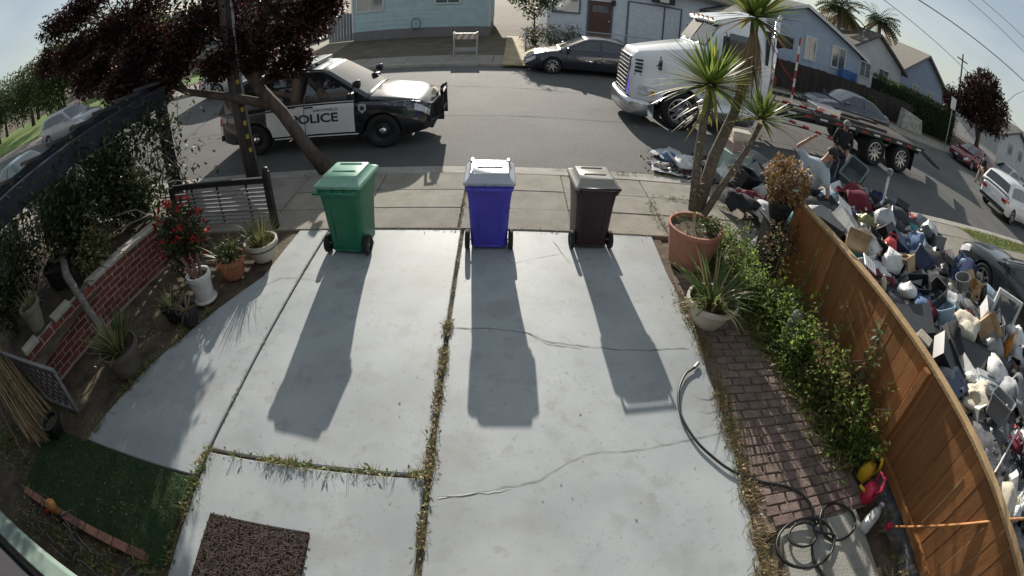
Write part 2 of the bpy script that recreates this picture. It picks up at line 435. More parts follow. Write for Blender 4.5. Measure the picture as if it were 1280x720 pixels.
# weeds in the joints
m_wd = leafmat('weed_leaf', (.10,.15,.03), (.17,.22,.05)); m_wdry = leafmat('weed_dry', (.19,.13,.065), (.30,.22,.12), trans=.2)
def weeds(label, pts, per_m, spread, h, mix=.5, seed=1, z=-.02, leafy=.4):
    r = random.Random(seed); mb = MB(); P = [Vector((p[0],p[1],0)) for p in pts]
    for a, b in zip(P[:-1],P[1:]):
        n = int((b-a).length*per_m*1.7)
        cl = [r.random() for _ in range(max(2,int((b-a).length/.11)))]
        for k in range(n):
            t = r.random(); den = cl[min(len(cl)-1,int(t*len(cl)))]
            if r.random() > den**2.2*1.3 + .06: continue
            p = a + (b-a)*t + Vector((r.gauss(0,spread),r.gauss(0,spread),0)); p.z = z + .02
            an = r.uniform(0,2*PI); mi = 1 if r.random() < mix else 0
            if r.random() < leafy:
                mb.leaf(p + Vector((0,0,r.uniform(0,h*.5))), (math.cos(an),math.sin(an),r.uniform(.1,.9)), h*r.uniform(.4,.8), h*r.uniform(.2,.4), mi=mi)
            else:
                s_ = r.uniform(.3,1.6); mb.blade(p, (math.cos(an)*s_,math.sin(an)*s_,1), h*r.uniform(.5,1.5), h*.07, r.uniform(.3,1.6), 3, mi=mi)
    o = mb.build('weeds', [m_wd,m_wdry]); tag(o, label, kind='stuff'); return o
weeds('weeds and dry leaves in the long middle joint of the driveway', [(-.545,5.9),(-.54,4.0)], 170, .012, .045, .6, 1)
weeds('weeds and dry leaves in the long middle joint, near half', [(-.54,4.0),(-.54,2.0)], 620, .022, .06, .72, 2)
weeds('weeds in the middle joint close to the house', [(-.54,2.0),(-.54,.6)], 420, .018, .06, .55, 3)
weeds('grass tufts along the cross joint of the driveway', [(-2.6,2.05),(-1.6,2.06),(-.57,2.085)], 420, .016, .075, .35, 4, leafy=.15)
weeds('weeds at the corner of the artificial turf', [(-2.58,2.05),(-2.58,1.2),(-2.58,.7)], 260, .03, .08, .3, 5)
weeds('sparse weeds in the left driveway joint', [(-2.47,5.9),(-2.5,4.1),(-2.55,2.4)], 70, .012, .04, .5, 6)
weeds('weeds along the joint between driveway and sidewalk', [(-2.9,5.945),(2.1,5.945)], 90, .018, .045, .5, 7)
weeds('weeds down the sidewalk joint in line with the driveway', [(-.6,6.0),(-.6,6.9),(-.62,7.9)], 130, .02, .05, .5, 8)
weeds('grassy weeds on the sidewalk beside the yucca', [(2.35,5.9),(2.3,6.9),(2.5,7.3),(3.9,7.0)], 260, .05, .06, .4, 9)
weeds('weeds at the edge of the asphalt', [(.9,8.5),(1.6,8.35),(2.6,8.45),(4,8.5)], 300, .03, .05, .4, 10, z=-.1)
weeds('dry grass along the right edge of the driveway', [(2.1,4.6),(2.1,3.1),(2.05,2.0),(1.98,.9)], 900, .05, .075, .85, 11, leafy=.1)
weeds('weeds around the edge of the left slab', [(-4.3,1.75),(-3.95,2.95),(-3.5,4.0)], 330, .04, .08, .4, 12)

# ================================================================== vehicles
def lerp_list(L, x):
    if x <= L[0][0]: return L[0][1]
    for (a, b), (c, d) in zip(L[:-1], L[1:]):
        if x <= c: t = (x-a)/(c-a); return b + (d-b)*t
    return L[-1][1]
def smooth_list(L, x, e=.05):
    return (lerp_list(L,x-e)+2*lerp_list(L,x)+lerp_list(L,x+e))/4

m_tyre = mat('tyre_rubber', (.02,.02,.021), .85, var=.25, bump=.2)
m_rim = mat('alloy_rim', (.55,.55,.56), .3, metal=.9, var=.1)
m_steelrim = mat('black_steel_rim', (.02,.02,.022), .5, var=.2)
m_chrome = mat('chrome', (.8,.8,.82), .12, metal=1, var=.05)
m_trim = mat('black_plastic', (.022,.022,.024), .55, var=.25)
m_glass = glass('car_glass')
m_lamp = mat('head_lamp', (.55,.57,.6), .08, spec=.9, coat=.8, var=.2)
m_tail = mat('tail_lamp', (.35,.015,.012), .15, spec=.8, coat=.6)
m_plate = mat('number_plate', (.6,.6,.6), .5)
def paint(name, col, rough=.32, metal=.15): return mat(name, col, rough, var=.06, scale=1.2, coat=.9, spec=.5, metal=metal)

def wheel_meshes():
    mb = MB(); mb.lathe([(.66,-.28),(.80,-.32),(.93,-.30),(.985,-.22),(1.0,-.1),(1.0,.1),(.985,.22),(.93,.30),(.80,.32),(.66,.28),(.64,0)], 36, ax='y', closed=True)
    ty = mb.mesh('tyre', m_tyre, True)
    def rim(n, mname, m, dish=.16):
        mb = MB(); mb.lathe([(.66,-.26),(.67,.27),(.62,.28),(.60,.2),(.58,-.2)], 36, ax='y')
        for k in range(n):
            a = 2*PI*k/n
            c, s = math.cos(a), math.sin(a)
            def P(r, t, y): return (r*c - t*s, y, r*s + t*c)
            mb.hexa([P(.1,-.09,.16),P(.62,-.06,.20),P(.62,.06,.20),P(.1,.09,.16),P(.1,-.09,.24),P(.62,-.05,.27),P(.62,.05,.27),P(.1,.09,.24)])
        mb.lathe([(.0,.28),(.12,.28),(.16,.25),(.17,.12)], 18, ax='y')
        return mb.mesh(mname, m, False)
    def steel():
        mb = MB(); mb.lathe([(.66,-.26),(.67,.27),(.62,.28),(.58,.12),(.42,.10),(.34,.16),(.0,.16)], 36, ax='y')
        me = mb.mesh('steel_rim', m_steelrim, True); return me
    hub = MB().lathe([(.0,.05),(.5,.05),(.5,-.1),(.0,-.1)], 20, ax='y').mesh('wheel', m_trim)
    cap = MB().lathe([(.0,.27),(.1,.27),(.2,.24),(.24,.15)], 20, ax='y').mesh('hub_cap', m_chrome, True)
    return ty, {'5': rim(5,'alloy5',m_rim), '7': rim(7,'alloy7',m_rim), '10': rim(10,'alloy10',m_rim), 'steel': steel()}, hub, cap
TY, RIMS, HUB, CAP = wheel_meshes()
def child(name, me, parent, loc=(0,0,0), scale=1.0, rz=0.0, rx=0.0):
    o = bpy.data.objects.new(name, me); COL.objects.link(o); o.parent = parent; o.location = loc
    o.scale = (scale,)*3 if not isinstance(scale, tuple) else scale; o.rotation_euler = (rx,0,rz); return o
def wheel(root, x, y, r, wd, rim, capped=False):
    side = 1 if y > 0 else -1
    h = child('wheel', HUB, root, (x,y,r), (r,wd/.6*1.0,r), 0 if side > 0 else PI)
    child('tyre', TY, h); child('rim', RIMS[rim], h)
    if capped: child('hub_cap', CAP, h)
    return h

def car(name, label, cat, loc, rz, L, W, H, top, roof, xw, rw=.33, paintm=None, sill=.22, rim='5', belt=None, windows=(), ws=(0,0), rs=(0,0),
        tw=.74, roofm=None, group=None, detail=True, capped=False, tail=True):
    """top: bonnet/deck line (x,z); roof: cabin outline (x,z); xw: wheel x's; windows: outlines (x,z) of the side panes"""
    root = thing(name, label, cat, loc, rz, group)
    hw = W/2; ra = rw*1.13; belt = belt or lerp_list(top, 0)
    def half(x):
        a = L/2; u = abs(x)/a
        return hw*(1 - .16*max(0,(u-.72)/.28)**2.2)
    def zb(x):
        z = sill + .10*max(0,(abs(x)/(L/2)-.86)/.14)
        for c in xw:
            d = abs(x-c)
            if d < ra: z = max(z, rw + math.sqrt(ra*ra-d*d))
        return z
    FR = [(0,.955),(.10,.995),(.45,1.0),(.72,.985),(.88,.955),(.965,.90),(1.0,.80)]
    def zt(x): return smooth_list(top, x, .06)
    def side_y(x, z):
        b = sill; t = (z-b)/(zt(x)-b); t = max(0,min(1,t))
        return half(x)*lerp_list(FR, t)
    xs = [-L/2 + L*i/90 for i in range(91)]
    for c in xw: xs += [c-ra+.002, c+ra-.002, c-ra-.002, c+ra+.002]
    xs = sorted(xs)
    rows = []
    for x in xs:
        b, t = zb(x), zt(x)
        pts = []
        zs = [max(b, sill + (t-sill)*f) for f, _ in FR]
        pr = [(side_y(x,z) if z < t-1e-6 else half(x)*FR[-1][1], z) for z in zs]
        e = max(0,(abs(x)/(L/2)-.965)/.035)
        pr = [(y*(1-.06*e), z) for y, z in pr]
        full = [(x,0.0,b)] + [(x,y,z) for y,z in pr] + [(x,pr[-1][0]*.5,t+.018),(x,0,t+.024)]
        mir = [(x,-p[1],p[2]) for p in full[1:-1]][::-1]
        rows.append(full + mir)
    mb = MB(); mb.grid(rows, close=True); n = len(rows[0])
    mb.f.append(tuple(range(n))); mb.m.append(0); k = (len(rows)-1)*n; mb.f.append(tuple(k+i for i in range(n))[::-1]); mb.m.append(0)
    mb.build('body', paintm, root, sharp=38)
    # cabin
    hb = hw*.93; ht = hw*tw; RH = max(z for _, z in roof)
    def cw(z): return hb + (ht-hb)*max(0,min(1,(z-belt)/(RH-belt)))
    def zr(x): return smooth_list(roof, x, .09)
    x0, x1 = roof[0][0], roof[-1][0]; rows = []
    for i in range(49):
        x = x0 + (x1-x0)*i/48; z = max(zr(x), belt-.03); w_ = cw(z)
        full = [(x,hb,belt-.06),(x,cw(max(belt,z-.05)),max(belt-.05,z-.05)),(x,w_-.05,z-.008),(x,w_*.55,z+.018),(x,0,z+.025)]
        rows.append(full + [(p[0],-p[1],p[2]) for p in full[:-1]][::-1])
    MB().grid(rows).build('roof', roofm or paintm, root, sharp=50)
    def pane(nm, xa, xb, inset=.93):
        rows = []
        for i in range(9):
            x = xa + (xb-xa)*i/8; z = zr(x); w_ = (cw(z)-.05)*inset
            rows.append([(x,w_*t,z + .02*(1-t*t) + .010) for t in (-1,-.6,-.2,.2,.6,1)])
        mb = MB().grid(rows); ok = mb.build(nm, m_glass, root, smooth=True); return ok
    pane('windshield', *ws); pane('rear_window', *rs)
    for poly in windows:
        for s in (1,-1):
            mb = MB(); mb.add([(x,s*(cw(z)+.012),z) for x,z in poly], [tuple(range(len(poly)))]); mb.build('side_window', m_glass, root)
    mb = MB(); mb.bx(-L*.42,L*.42,-hw*.6,hw*.6,sill-.02,.5); mb.build('underbody', m_trim, root)
    for c in xw:
        for s in (1,-1): wheel(root, c, s*(hw-.12), rw, .24, rim, capped)
    if detail:
        f = L/2
        for s in (1,-1):
            rows = []
            for i in range(7):
                x = f - .34 + .33*i/6
                zt_, z0 = zt(x)-.07, zt(x)-.20 - .0*i
                rows.append([(x+.01,s*(side_y(x,z0)*(1-.06*max(0,(x/f-.965)/.035))+.008),z0),(x+.01,s*(side_y(x,zt_)*(1-.06*max(0,(x/f-.965)/.035))+.006),zt_)])
            MB().grid(rows).build('headlight', m_lamp, root, smooth=True)
            if tail:
                rows = []
                for i in range(5):
                    x = -f + .005 + .22*i/4
                    rows.append([(x-.008,s*(side_y(x,zt(x)-.25)+.006),zt(x)-.26),(x-.008,s*(side_y(x,zt(x)-.08)+.006),zt(x)-.09)])
                mb = MB(); MB().grid(rows).build('taillight', m_tail, root, smooth=True); mb.bx(-f-.012,-f+.02,min(s*hw*.52,s*hw*.80),max(s*hw*.52,s*hw*.80),zt(-f)-.25,zt(-f)-.1); mb.build('taillight', m_tail, root)
            xm = ws[0] - .28 if ws[0] > ws[1] else ws[0]
            mb = MB(); mb.box((xm,s*(hw+.10),belt+.07),(.11,.2,.14)); mb.bar((xm,s*hw*.9,belt+.02),(xm,s*(hw+.04),belt+.04),.05,.04); mb.build('mirror', paintm if paintm.name != 'police_black' else m_trim, root, bev=.03)
        mb = MB(); mb.bx(f-.03,f+.012,-hw*.55,hw*.55,zt(f)-.34,zt(f)-.14); mb.build('grille', m_trim, root, bev=.01)
        MB().bx(f+.012,f+.022,-.16,.16,.42,.52).build('number_plate', m_plate, root); MB().bx(-f-.02,-f-.004,-.16,.16,zt(-f)-.36,zt(-f)-.24).build('number_plate', m_plate, root)
        MB().bx(-f-.03,-f+.05,-hw*.86,hw*.86,sill+.1,sill+.24).build('bumper', m_trim, root, bev=.02); MB().bx(f-.05,f+.03,-hw*.80,hw*.80,sill+.06,sill+.16).build('bumper', m_trim, root, bev=.02)
        # door seams and handles
        for s in (1,-1):
            mb = MB()
            for xd in (ws[0]-.25, (ws[0]+rs[0])/2-.02, rs[1]-.35 if abs(rs[1]) < abs(rs[0]) else rs[1]-.1):
                rows = [[(xd-.006,s*(side_y(xd,z)+.003),z),(xd+.006,s*(side_y(xd,z)+.003),z)] for z in [sill+.1+(belt-.05-sill-.1)*i/8 for i in range(9)]]
                MB().grid(rows).build('door_seam', m_trim, root)
            rows = [[(xd,s*(side_y(xd,sill+.1)+.003),sill+.095),(xd,s*(side_y(xd,sill+.11)+.003),sill+.107)] for xd in (xw[1]+ra+.05 if xw[1] < xw[0] else 0, xw[0]-ra-.05)]
            mb.grid(rows); mb.build('door_seam', m_trim, root)
            for xd in ((ws[0]+rs[0])/2+.12, rs[1]-.2 if abs(rs[1]) < abs(rs[0]) else rs[1]):
                mb = MB(); mb.box((xd,s*(side_y(xd,belt-.1)+.012),belt-.1),(.2,.02,.03)); mb.build('door_handle', paintm, root, bev=.008)
    root['_sy'] = 0
    return root, side_y, cw, zt

SUV = dict(L=5.05, W=2.0, H=1.78, rw=.37, xw=(1.52,-1.50), sill=.30, belt=1.13,
    top=[(-2.53,1.0),(-2.4,1.13),(-1.0,1.14),(1.0,1.13),(1.5,1.10),(2.1,1.03),(2.35,.96),(2.53,.80)],
    roof=[(-2.5,1.12),(-2.15,1.66),(-1.6,1.76),(-.4,1.79),(.25,1.76),(1.25,1.12)], ws=(1.2,.32), rs=(-2.45,-2.18),
    windows=[[(.98,1.17),(.32,1.60),(-.10,1.66),(-.18,1.17)],[(-.26,1.17),(-.18,1.66),(-1.05,1.66),(-1.2,1.17)],[(-1.28,1.17),(-1.13,1.66),(-1.9,1.58),(-2.1,1.17)]])
SEDAN = dict(L=4.75, W=1.8, H=1.45, rw=.325, xw=(1.42,-1.33), sill=.22, belt=.93,
    top=[(-2.37,.78),(-2.2,.98),(-1.6,1.0),(-.8,.95),(1.0,.93),(1.6,.86),(2.1,.75),(2.37,.58)],
    roof=[(-1.95,.96),(-1.1,1.36),(-.5,1.45),(.15,1.42),(1.2,.93)], ws=(1.15,.25), rs=(-1.88,-1.12),
    windows=[[(.88,.97),(.22,1.33),(-.25,1.37),(-.28,.97)],[(-.36,.97),(-.33,1.37),(-.9,1.33),(-1.45,.99)]])

# ---- police car
m_pblack = paint('police_black', (.012,.013,.018), .25)
m_pwhite = paint('police_white', (.78,.79,.81), .35, 0)
p = G(480,184,ROAD_Z)
suv, sy, cw, zt = car('police_car', 'black and white police SUV parked under the dark-leaved tree', 'police car', (p.x-1.52, p.y+.95, ROAD_Z), 0, paintm=m_pblack, rim='steel', capped=True, **SUV)
for s in (1,-1):
    for (xa, xb) in ((-.2,.93),(-1.16,-.215)):
        rows = []
        for i in range(11):
            x = xa + (xb-xa)*i/10; r_ = []
            for j in range(9):
                z = .40 + (1.10-.40)*j/8
                xx = x
                if xa < -.5:                                   # rear door cut round the wheel arch
                    xx = x if z > .85 else max(x, -1.50 + math.sqrt(max(0,.46**2-(z-.37)**2)) if z < .83 else x)
                r_.append((xx, s*(sy(xx,z)+.006), z))
            rows.append(r_)
        MB().grid(rows).build('door', m_pwhite, suv, sharp=40)
    for xd in (-.10,-1.05):
        mb = MB(); mb.box((xd,s*(sy(xd,1.02)+.02),1.0),(.22,.03,.035)); mb.build('door_handle', m_trim, suv, bev=.01)
m_letter = mat('police_lettering', (.035,.045,.07), .5)
m_glet = mat('gold_lettering', (.25,.22,.16), .5); m_slet = mat('silver_lettering', (.5,.5,.52), .4)
def text(s, size, loc, rot, m, parent, ext=.001, name='lettering', bold=0.0, sx=1.0):
    c = bpy.data.curves.new(name, 'FONT'); c.body = s; c.size = size; c.extrude = ext; c.align_x = 'CENTER'; c.offset = bold
    t_ = bpy.data.objects.new(name, c); COL.objects.link(t_); me = bpy.data.meshes.new_from_object(t_.evaluated_get(bpy.context.evaluated_depsgraph_get()))
    bpy.data.objects.remove(t_); me.materials.clear(); me.materials.append(m); me.name = name
    o = bpy.data.objects.new(name, me); COL.objects.link(o); o.parent = parent; o.location = loc; o.rotation_euler = rot; o.scale = (sx,1,1)
    return o
yy = -(sy(.2,.75)+.012)
text('POLICE', .27, (.02,yy,.66), (PI/2,0,0), m_letter, suv, bold=.008, sx=1.25)
text('SAN', .085, (.12,yy,.90), (PI/2,0,0), m_letter, suv, sx=1.3); text('PABLO', .085, (.42,yy,.90), (PI/2,0,0), m_letter, suv, sx=1.3)
mb = MB(); mb.prism_ax([(1.02,.98),(1.11,1.0),(1.20,.98),(1.19,.86),(1.11,.78),(1.03,.86)], -(sy(1.1,.9)+.010), -(sy(1.1,.9)+.004), 'y'); mb.build('shield_emblem', m_slet, suv)
mb = MB(); mb.lathe([(0,-.001),(.05,-.001),(.05,.001),(0,.001)],12,(1.11,-(sy(1.1,.9)+.012),.9),'y'); mb.build('emblem_seal', m_letter, suv)
# slanted stripe lettering on the wing
mb = MB()
yw_ = lambda x, z: -(sy(x,z)+.006)
for (a, b) in (((1.72,.99),(1.95,1.005)),((1.83,1.0),(1.80,.90)),((1.98,1.005),(2.18,.985)),((2.0,1.0),(2.0,.90)),((2.0,.90),(2.14,.90)),((2.0,.955),(2.1,.95)),((2.2,.975),(2.3,.955)),((2.24,.96),(2.24,.88)),((1.55,.985),(1.70,.93)),((1.62,.98),(1.68,.95))):
    mb.bar((a[0],yw_(*a),a[1]),(b[0],yw_(*b),b[1]),.016,.006,up=(0,0,1))
mb.build('stripe_lettering', m_slet, suv)
text('1468', .07, (2.2,yw_(2.2,.62)-.004,.60), (PI/2,0,0), m_slet, suv)
rf_ = []
for i in range(15):
    x = -2.05 + 2.25*i/14; z = smooth_list(SUV['roof'], x, .09); rf_.append([(x,(cw(z)-.045)*t_,z+.024-.018*t_*t_+.004) for t_ in (-1,-.6,-.2,.2,.6,1)])
MB().grid(rf_).build('roof_panel', m_pwhite, suv, smooth=True)
mb = MB(); mb.box((-.18,0,1.86),(.28,1.36,.09)); mb.build('light_bar', mat('light_bar', (.05,.055,.07), .15, spec=.8, coat=.8), suv, bev=.03)
mb = MB()
for s in (1,-1): MB().box((-.18,s*.5,1.81),(.08,.05,.06)).build('light_bar_foot', m_trim, suv)
for s in (1,-1):
    mb = MB(); mb.lathe([(0,-.09),(.05,-.08),(.085,.0),(.09,.06),(.075,.07),(0,.072)],14,(0,0,0),'x')
    mb.move(Matrix.Translation((1.02,s*.96,1.42))); mb.tube([(.86,s*.90,1.30),(.98,s*.95,1.40)],.014,6); mb.build('spotlight', m_trim, suv, smooth=True)
# push bumper
mb = MB()
for s in (1,-1):
    mb.hexa([(2.52,s*.33-.03,.42),(2.72,s*.33-.03,.42),(2.72,s*.33+.03,.42),(2.52,s*.33+.03,.42),(2.56,s*.33-.03,1.02),(2.70,s*.33-.03,1.12),(2.70,s*.33+.03,1.12),(2.56,s*.33+.03,1.02)])
    mb.tube([(2.62,s*.33,1.05),(2.66,s*.62,1.0),(2.56,s*.88,.92),(2.50,s*.90,.55),(2.64,s*.36,.52)],.028,8)
for z in (.62,1.02): mb.tube([(2.69,-.36,z),(2.69,.36,z)],.035,8)
mb.build('push_bumper', m_trim, suv)
mb = MB(); mb.tube([(-1.6,.3,1.78),(-1.62,.3,2.15)],.006,5); mb.lathe([(0,0),(.03,0),(.02,.04),(0,.05)],8,(-1.6,.3,1.76)); mb.build('antenna', m_trim, suv)
for s in (1,-1):
    mb = MB(); mb.bar((1.14,s*.62,1.17),(.66,s*.05,1.46),.025,.02); mb.build('wiper', m_trim, suv)
mb = MB(); mb.bx(-1.0,1.0,-1.0,-.985,.335,.36); mb.build('sill_strip', m_pwhite, suv)

# ---- dark sedan across the street
p = G(690,92,ROAD_Z)
car('parked_car', 'dark navy sedan parked at the far kerb in front of the white house', 'car', (p.x+1.42, p.y+.82, ROAD_Z), PI, paintm=paint('navy_paint', (.014,.017,.03), .25), rim='7', **SEDAN)
# ---- cars further off
def at_road(px, py): return G(px,py,ROAD_Z)
car('parked_car', 'dark silver blue sedan seen over the bed of the tow truck', 'car', (15.0, 18.05, ROAD_Z), PI, paintm=paint('silverblue_paint', (.035,.045,.07), .35), rim='10', **SEDAN)
car('parked_car', 'dark red car with bright headlamp at the far kerb, far up the street', 'car', (27.6, 18.1, ROAD_Z), PI, paintm=paint('darkred_paint', (.16,.012,.015), .25), rim='7', **SEDAN)
car('parked_car', 'silver grey car behind the white SUV, beside the walking person', 'car', (33.6, 18.1, ROAD_Z), PI, paintm=paint('silver_paint', (.42,.43,.45), .3), rim='10', **SEDAN)
car('parked_car', 'black car at the far kerb beyond the silver grey one', 'car', (39.5, 18.1, ROAD_Z), PI, paintm=paint('black_paint', (.02,.02,.025), .25), rim='10', **SEDAN)
S2 = dict(SUV); S2['rw'] = .36
car('parked_suv', 'white SUV with red tail lamps parked at the near kerb', 'suv', (21.6, 10.9, ROAD_Z), .05, paintm=paint('white_paint', (.70,.71,.72), .35, 0), rim='5', **S2)
DK = dict(SEDAN)
car('parked_car', 'dark grey car half hidden behind the junk heap at the picture edge', 'car', (10.6, 3.6, -.03), PI/2+.12, paintm=paint('darkgrey_paint', (.03,.034,.038), .3), rim='5', **DK)
car('parked_suv', 'dark red SUV standing in the driveway beside the teal house', 'suv', (-13.6, 33.0, .04), -PI/2-.15, paintm=paint('maroon_paint', (.13,.014,.016), .35), rim='5', **S2)
car('parked_suv', 'silver minivan parked across the street behind the arbour beam', 'van', (-23.5, 17.9, ROAD_Z), 0, paintm=paint('silvervan_paint', (.30,.30,.31), .3), rim='5', **S2)
car('parked_car', 'teal car with glinting bonnet beside the arbour', 'car', (-18.2, 10.4, ROAD_Z), 0, paintm=paint('teal_paint', (.03,.09,.11), .3), rim='5', **SEDAN)
car('parked_car', 'pale grey hatchback at the far kerb behind the tree', 'car', (-10.2, 18.1, ROAD_Z), 0, paintm=paint('palegrey_paint', (.45,.45,.46), .3), rim='5', **SEDAN)

# ================================================================== the white tractor and its flatbed trailer
m_tw = paint('truck_white', (.74,.75,.76), .35, 0)
m_frame = mat('truck_frame', (.025,.025,.027), .6, var=.3, scale=8)
m_alu = mat('polished_alloy', (.62,.63,.64), .22, metal=.9, var=.08)
m_amber = mat('amber_lamp', (.6,.25,.03), .2, coat=.5)
m_redt = mat('red_tape', (.36,.02,.02), .4); m_whitet = mat('white_tape', (.62,.62,.6), .4)
p = G(848,163,ROAD_Z)
tk = thing('flatbed_truck', 'white long-nosed flatbed tow truck facing left behind the yucca', 'truck', (p.x, p.y+1.2, ROAD_Z), PI)
hy = 1.2                                           # half width; local +y is the side we see
def rows_box(secs):
    """loft through (x, half width bottom, half width top, z bottom, z top) stations with rounded shoulders"""
    rows = []
    for x, wb, wt, z0, z1 in secs:
        full = [(x,0,z0),(x,wb,z0),(x,wb,z0+(z1-z0)*.5),(x,wt,z1-.16),(x,wt-.05,z1-.05),(x,wt-.16,z1),(x,0,z1+.03)]
        rows.append(full + [(a,-b,c) for a,b,c in full[1:-1]][::-1])
    mb = MB(); mb.grid(rows, close=True); n = len(rows[0]); k = (len(rows)-1)*n
    mb.f += [tuple(range(n))[::-1], tuple(k+i for i in range(n))]; mb.m += [0,0]
    return mb
# bonnet with the wheel arch cut into its flank
secs = []
for i in range(41):
    t = i/40; x = 1.28 - 1.83*t
    wt = .72 + .34*min(1,t*1.3)**.8; wb = .92 + .24*min(1,(t*2.2))**.7
    z1 = 1.86 + .42*t - .18*max(0,(.06-t)/.06)
    d = abs(x); z0 = .62
    if d < .62: z0 = max(z0, .52 + math.sqrt(.62**2-d*d))
    secs.append((x,wb,wt,z0,z1))
rows_box(secs).build('bonnet', m_tw, tk, sharp=45)
# grille surround sloping back, with louvres
mb = MB(); mb.hexa([(1.27,-.66,.68),(1.38,-.62,.68),(1.38,.62,.68),(1.27,.66,.68),(1.24,-.60,1.74),(1.31,-.56,1.74),(1.31,.56,1.74),(1.24,.60,1.74)])
gr = mb.build('grille', m_chrome, tk, bev=.02)
for k in range(9):
    z = .78 + k*.105; mb = MB(); mb.box((1.38-.07*(z-.7),0,z),(.03,1.08,.035)); mb.build('grille_bar', m_trim, gr)
for s in (1,-1):
    for k in range(7):                             # vent louvres on the bonnet corner
        mb = MB(); mb.bar((1.24,s*(.84+.012*k),1.10+k*.10),(1.08,s*(.95+.010*k),1.10+k*.10),.05,.05); mb.build('vent_louvre', m_trim, tk)
    rows = []
    for i in range(8):
        t = i/7; x = 1.14 - .42*t; y = .985 + .165*t**.7
        rows.append([(x,s*(y+.012),.80+.05*t),(x,s*(y+.02),.93),(x,s*(y-.01),1.06-.03*t)])
    MB().grid(rows).build('headlight', m_lamp, tk, smooth=True)
    mb = MB(); mb.box((.80,s*1.165,.90),(.10,.03,.12)); mb.build('turn_signal', m_amber, tk, bev=.01)
    mb = MB(); mb.tube([(.72,s*1.02,1.60),(.70,s*1.20,1.72),(.70,s*1.22,1.90)],.018,6); mb.box((.70,s*1.24,1.68),(.07,.12,.26)); mb.build('bonnet_mirror', m_trim, tk, bev=.02)
# bumper: wraps round the corners
rows = []
for i in range(25):
    a = -1 + 2*i/24; y = 1.18*math.sin(a*PI/2*.98); x = 1.48 - .62*(abs(a))**3.2
    rows.append([(x,y,.28),(x+.02,y,.42),(x+.02,y,.58),(x-.02,y,.68),(x-.14,y*.97,.68),(x-.14,y*.97,.28)])
MB().grid(rows, close=True).build('bumper', m_alu, tk, smooth=True)
# cab
cs = [(-.50,1.14,1.10,.85,2.30),(-.55,1.16,1.08,.85,2.34),(-.80,1.17,1.04,.85,2.85),(-1.0,1.17,1.02,.85,3.12),(-1.2,1.17,1.02,.85,3.22),(-2.1,1.17,1.02,.85,3.26),(-2.45,1.17,1.02,.85,3.22)]
rows_box(cs).build('cab', m_tw, tk, sharp=40)
for s in (1,-1):                                   # two-pane windshield
    mb = MB(); mb.quad((-.485,s*.04,2.42),(-.50,s*.98,2.38),(-.865,s*.93,2.99),(-.84,s*.04,3.02)); mb.build('windshield', m_glass, tk)
    mb = MB(); mb.add([(-.95,s*1.165,2.12),(-1.85,s*1.165,2.02),(-1.85,s*1.065,2.84),(-1.15,s*1.065,2.84)], [(0,1,2,3)]); mb.build('side_window', m_glass, tk)
    mb = MB(); mb.add([(-.86,s*1.178,.98),(-1.94,s*1.178,.98),(-1.94,s*1.178,2.0),(-.92,s*1.178,2.08)], [(0,1,2,3)]); mb.build('door', m_tw, tk)
    mb = MB(); mb.box((-1.75,s*1.19,1.85),(.2,.03,.05)); mb.build('door_handle', m_trim, tk, bev=.01)
    mb = MB(); mb.tube([(-1.0,s*1.1,2.85),(-.9,s*1.42,2.8),(-.9,s*1.42,2.1),(-1.0,s*1.15,2.05)],.016,6); mb.box((-.9,s*1.42,2.45),(.09,.22,.6)); mb.build('mirror', m_trim, tk, bev=.03)
    mb = MB(); mb.lathe([(0,-.65),(.31,-.65),(.33,-.6),(.33,.6),(.31,.65),(0,.65)],22,(-1.5,s*.95,.62),'x'); mb.build('fuel_tank', m_alu, tk, sharp=40)
    mb = MB(); mb.tube([(-2.62,s*.95,.7),(-2.62,s*.95,3.5)],.075,14); mb.tube([(-2.62,s*.95,3.5),(-2.70,s*.95,3.7)],.06,12); mb.build('exhaust_stack', m_chrome, tk, smooth=True)
# roof visor / fairing
mb = MB(); mb.hexa([(-.72,-1.02,2.98),(-.72,1.02,2.98),(-2.3,1.0,3.22),(-2.3,-1.0,3.22),(-.70,-1.0,3.10),(-.70,1.0,3.10),(-2.3,.9,3.52),(-2.3,-.9,3.52)]); mb.build('roof_fairing', m_tw, tk, bev=.07, seg=3)
for k in range(5):
    mb = MB(); mb.box((-.74,-.7+.35*k,3.14),(.08,.09,.05)); mb.build('marker_lamp', m_amber, tk, bev=.015)
for s in (1,-1):
    mb = MB(); mb.bx(-2.6,1.3,min(s*.36,s*.46),max(s*.36,s*.46),.75,1.0); mb.build('frame_rail', m_frame, tk)
    wheel(tk, 0, s*1.05, .52, .30, '10')
    mb = MB(); mb.box((-9.2,s*.9,.55),(.02,.6,.7)); mb.build('mud_flap', m_trim, tk)
mb = MB(); mb.lathe([(0,-1.0),(.09,-1.0),(.09,1.0),(0,1.0)],10,(0,0,.52),'y'); mb.build('front_axle', m_frame, tk)

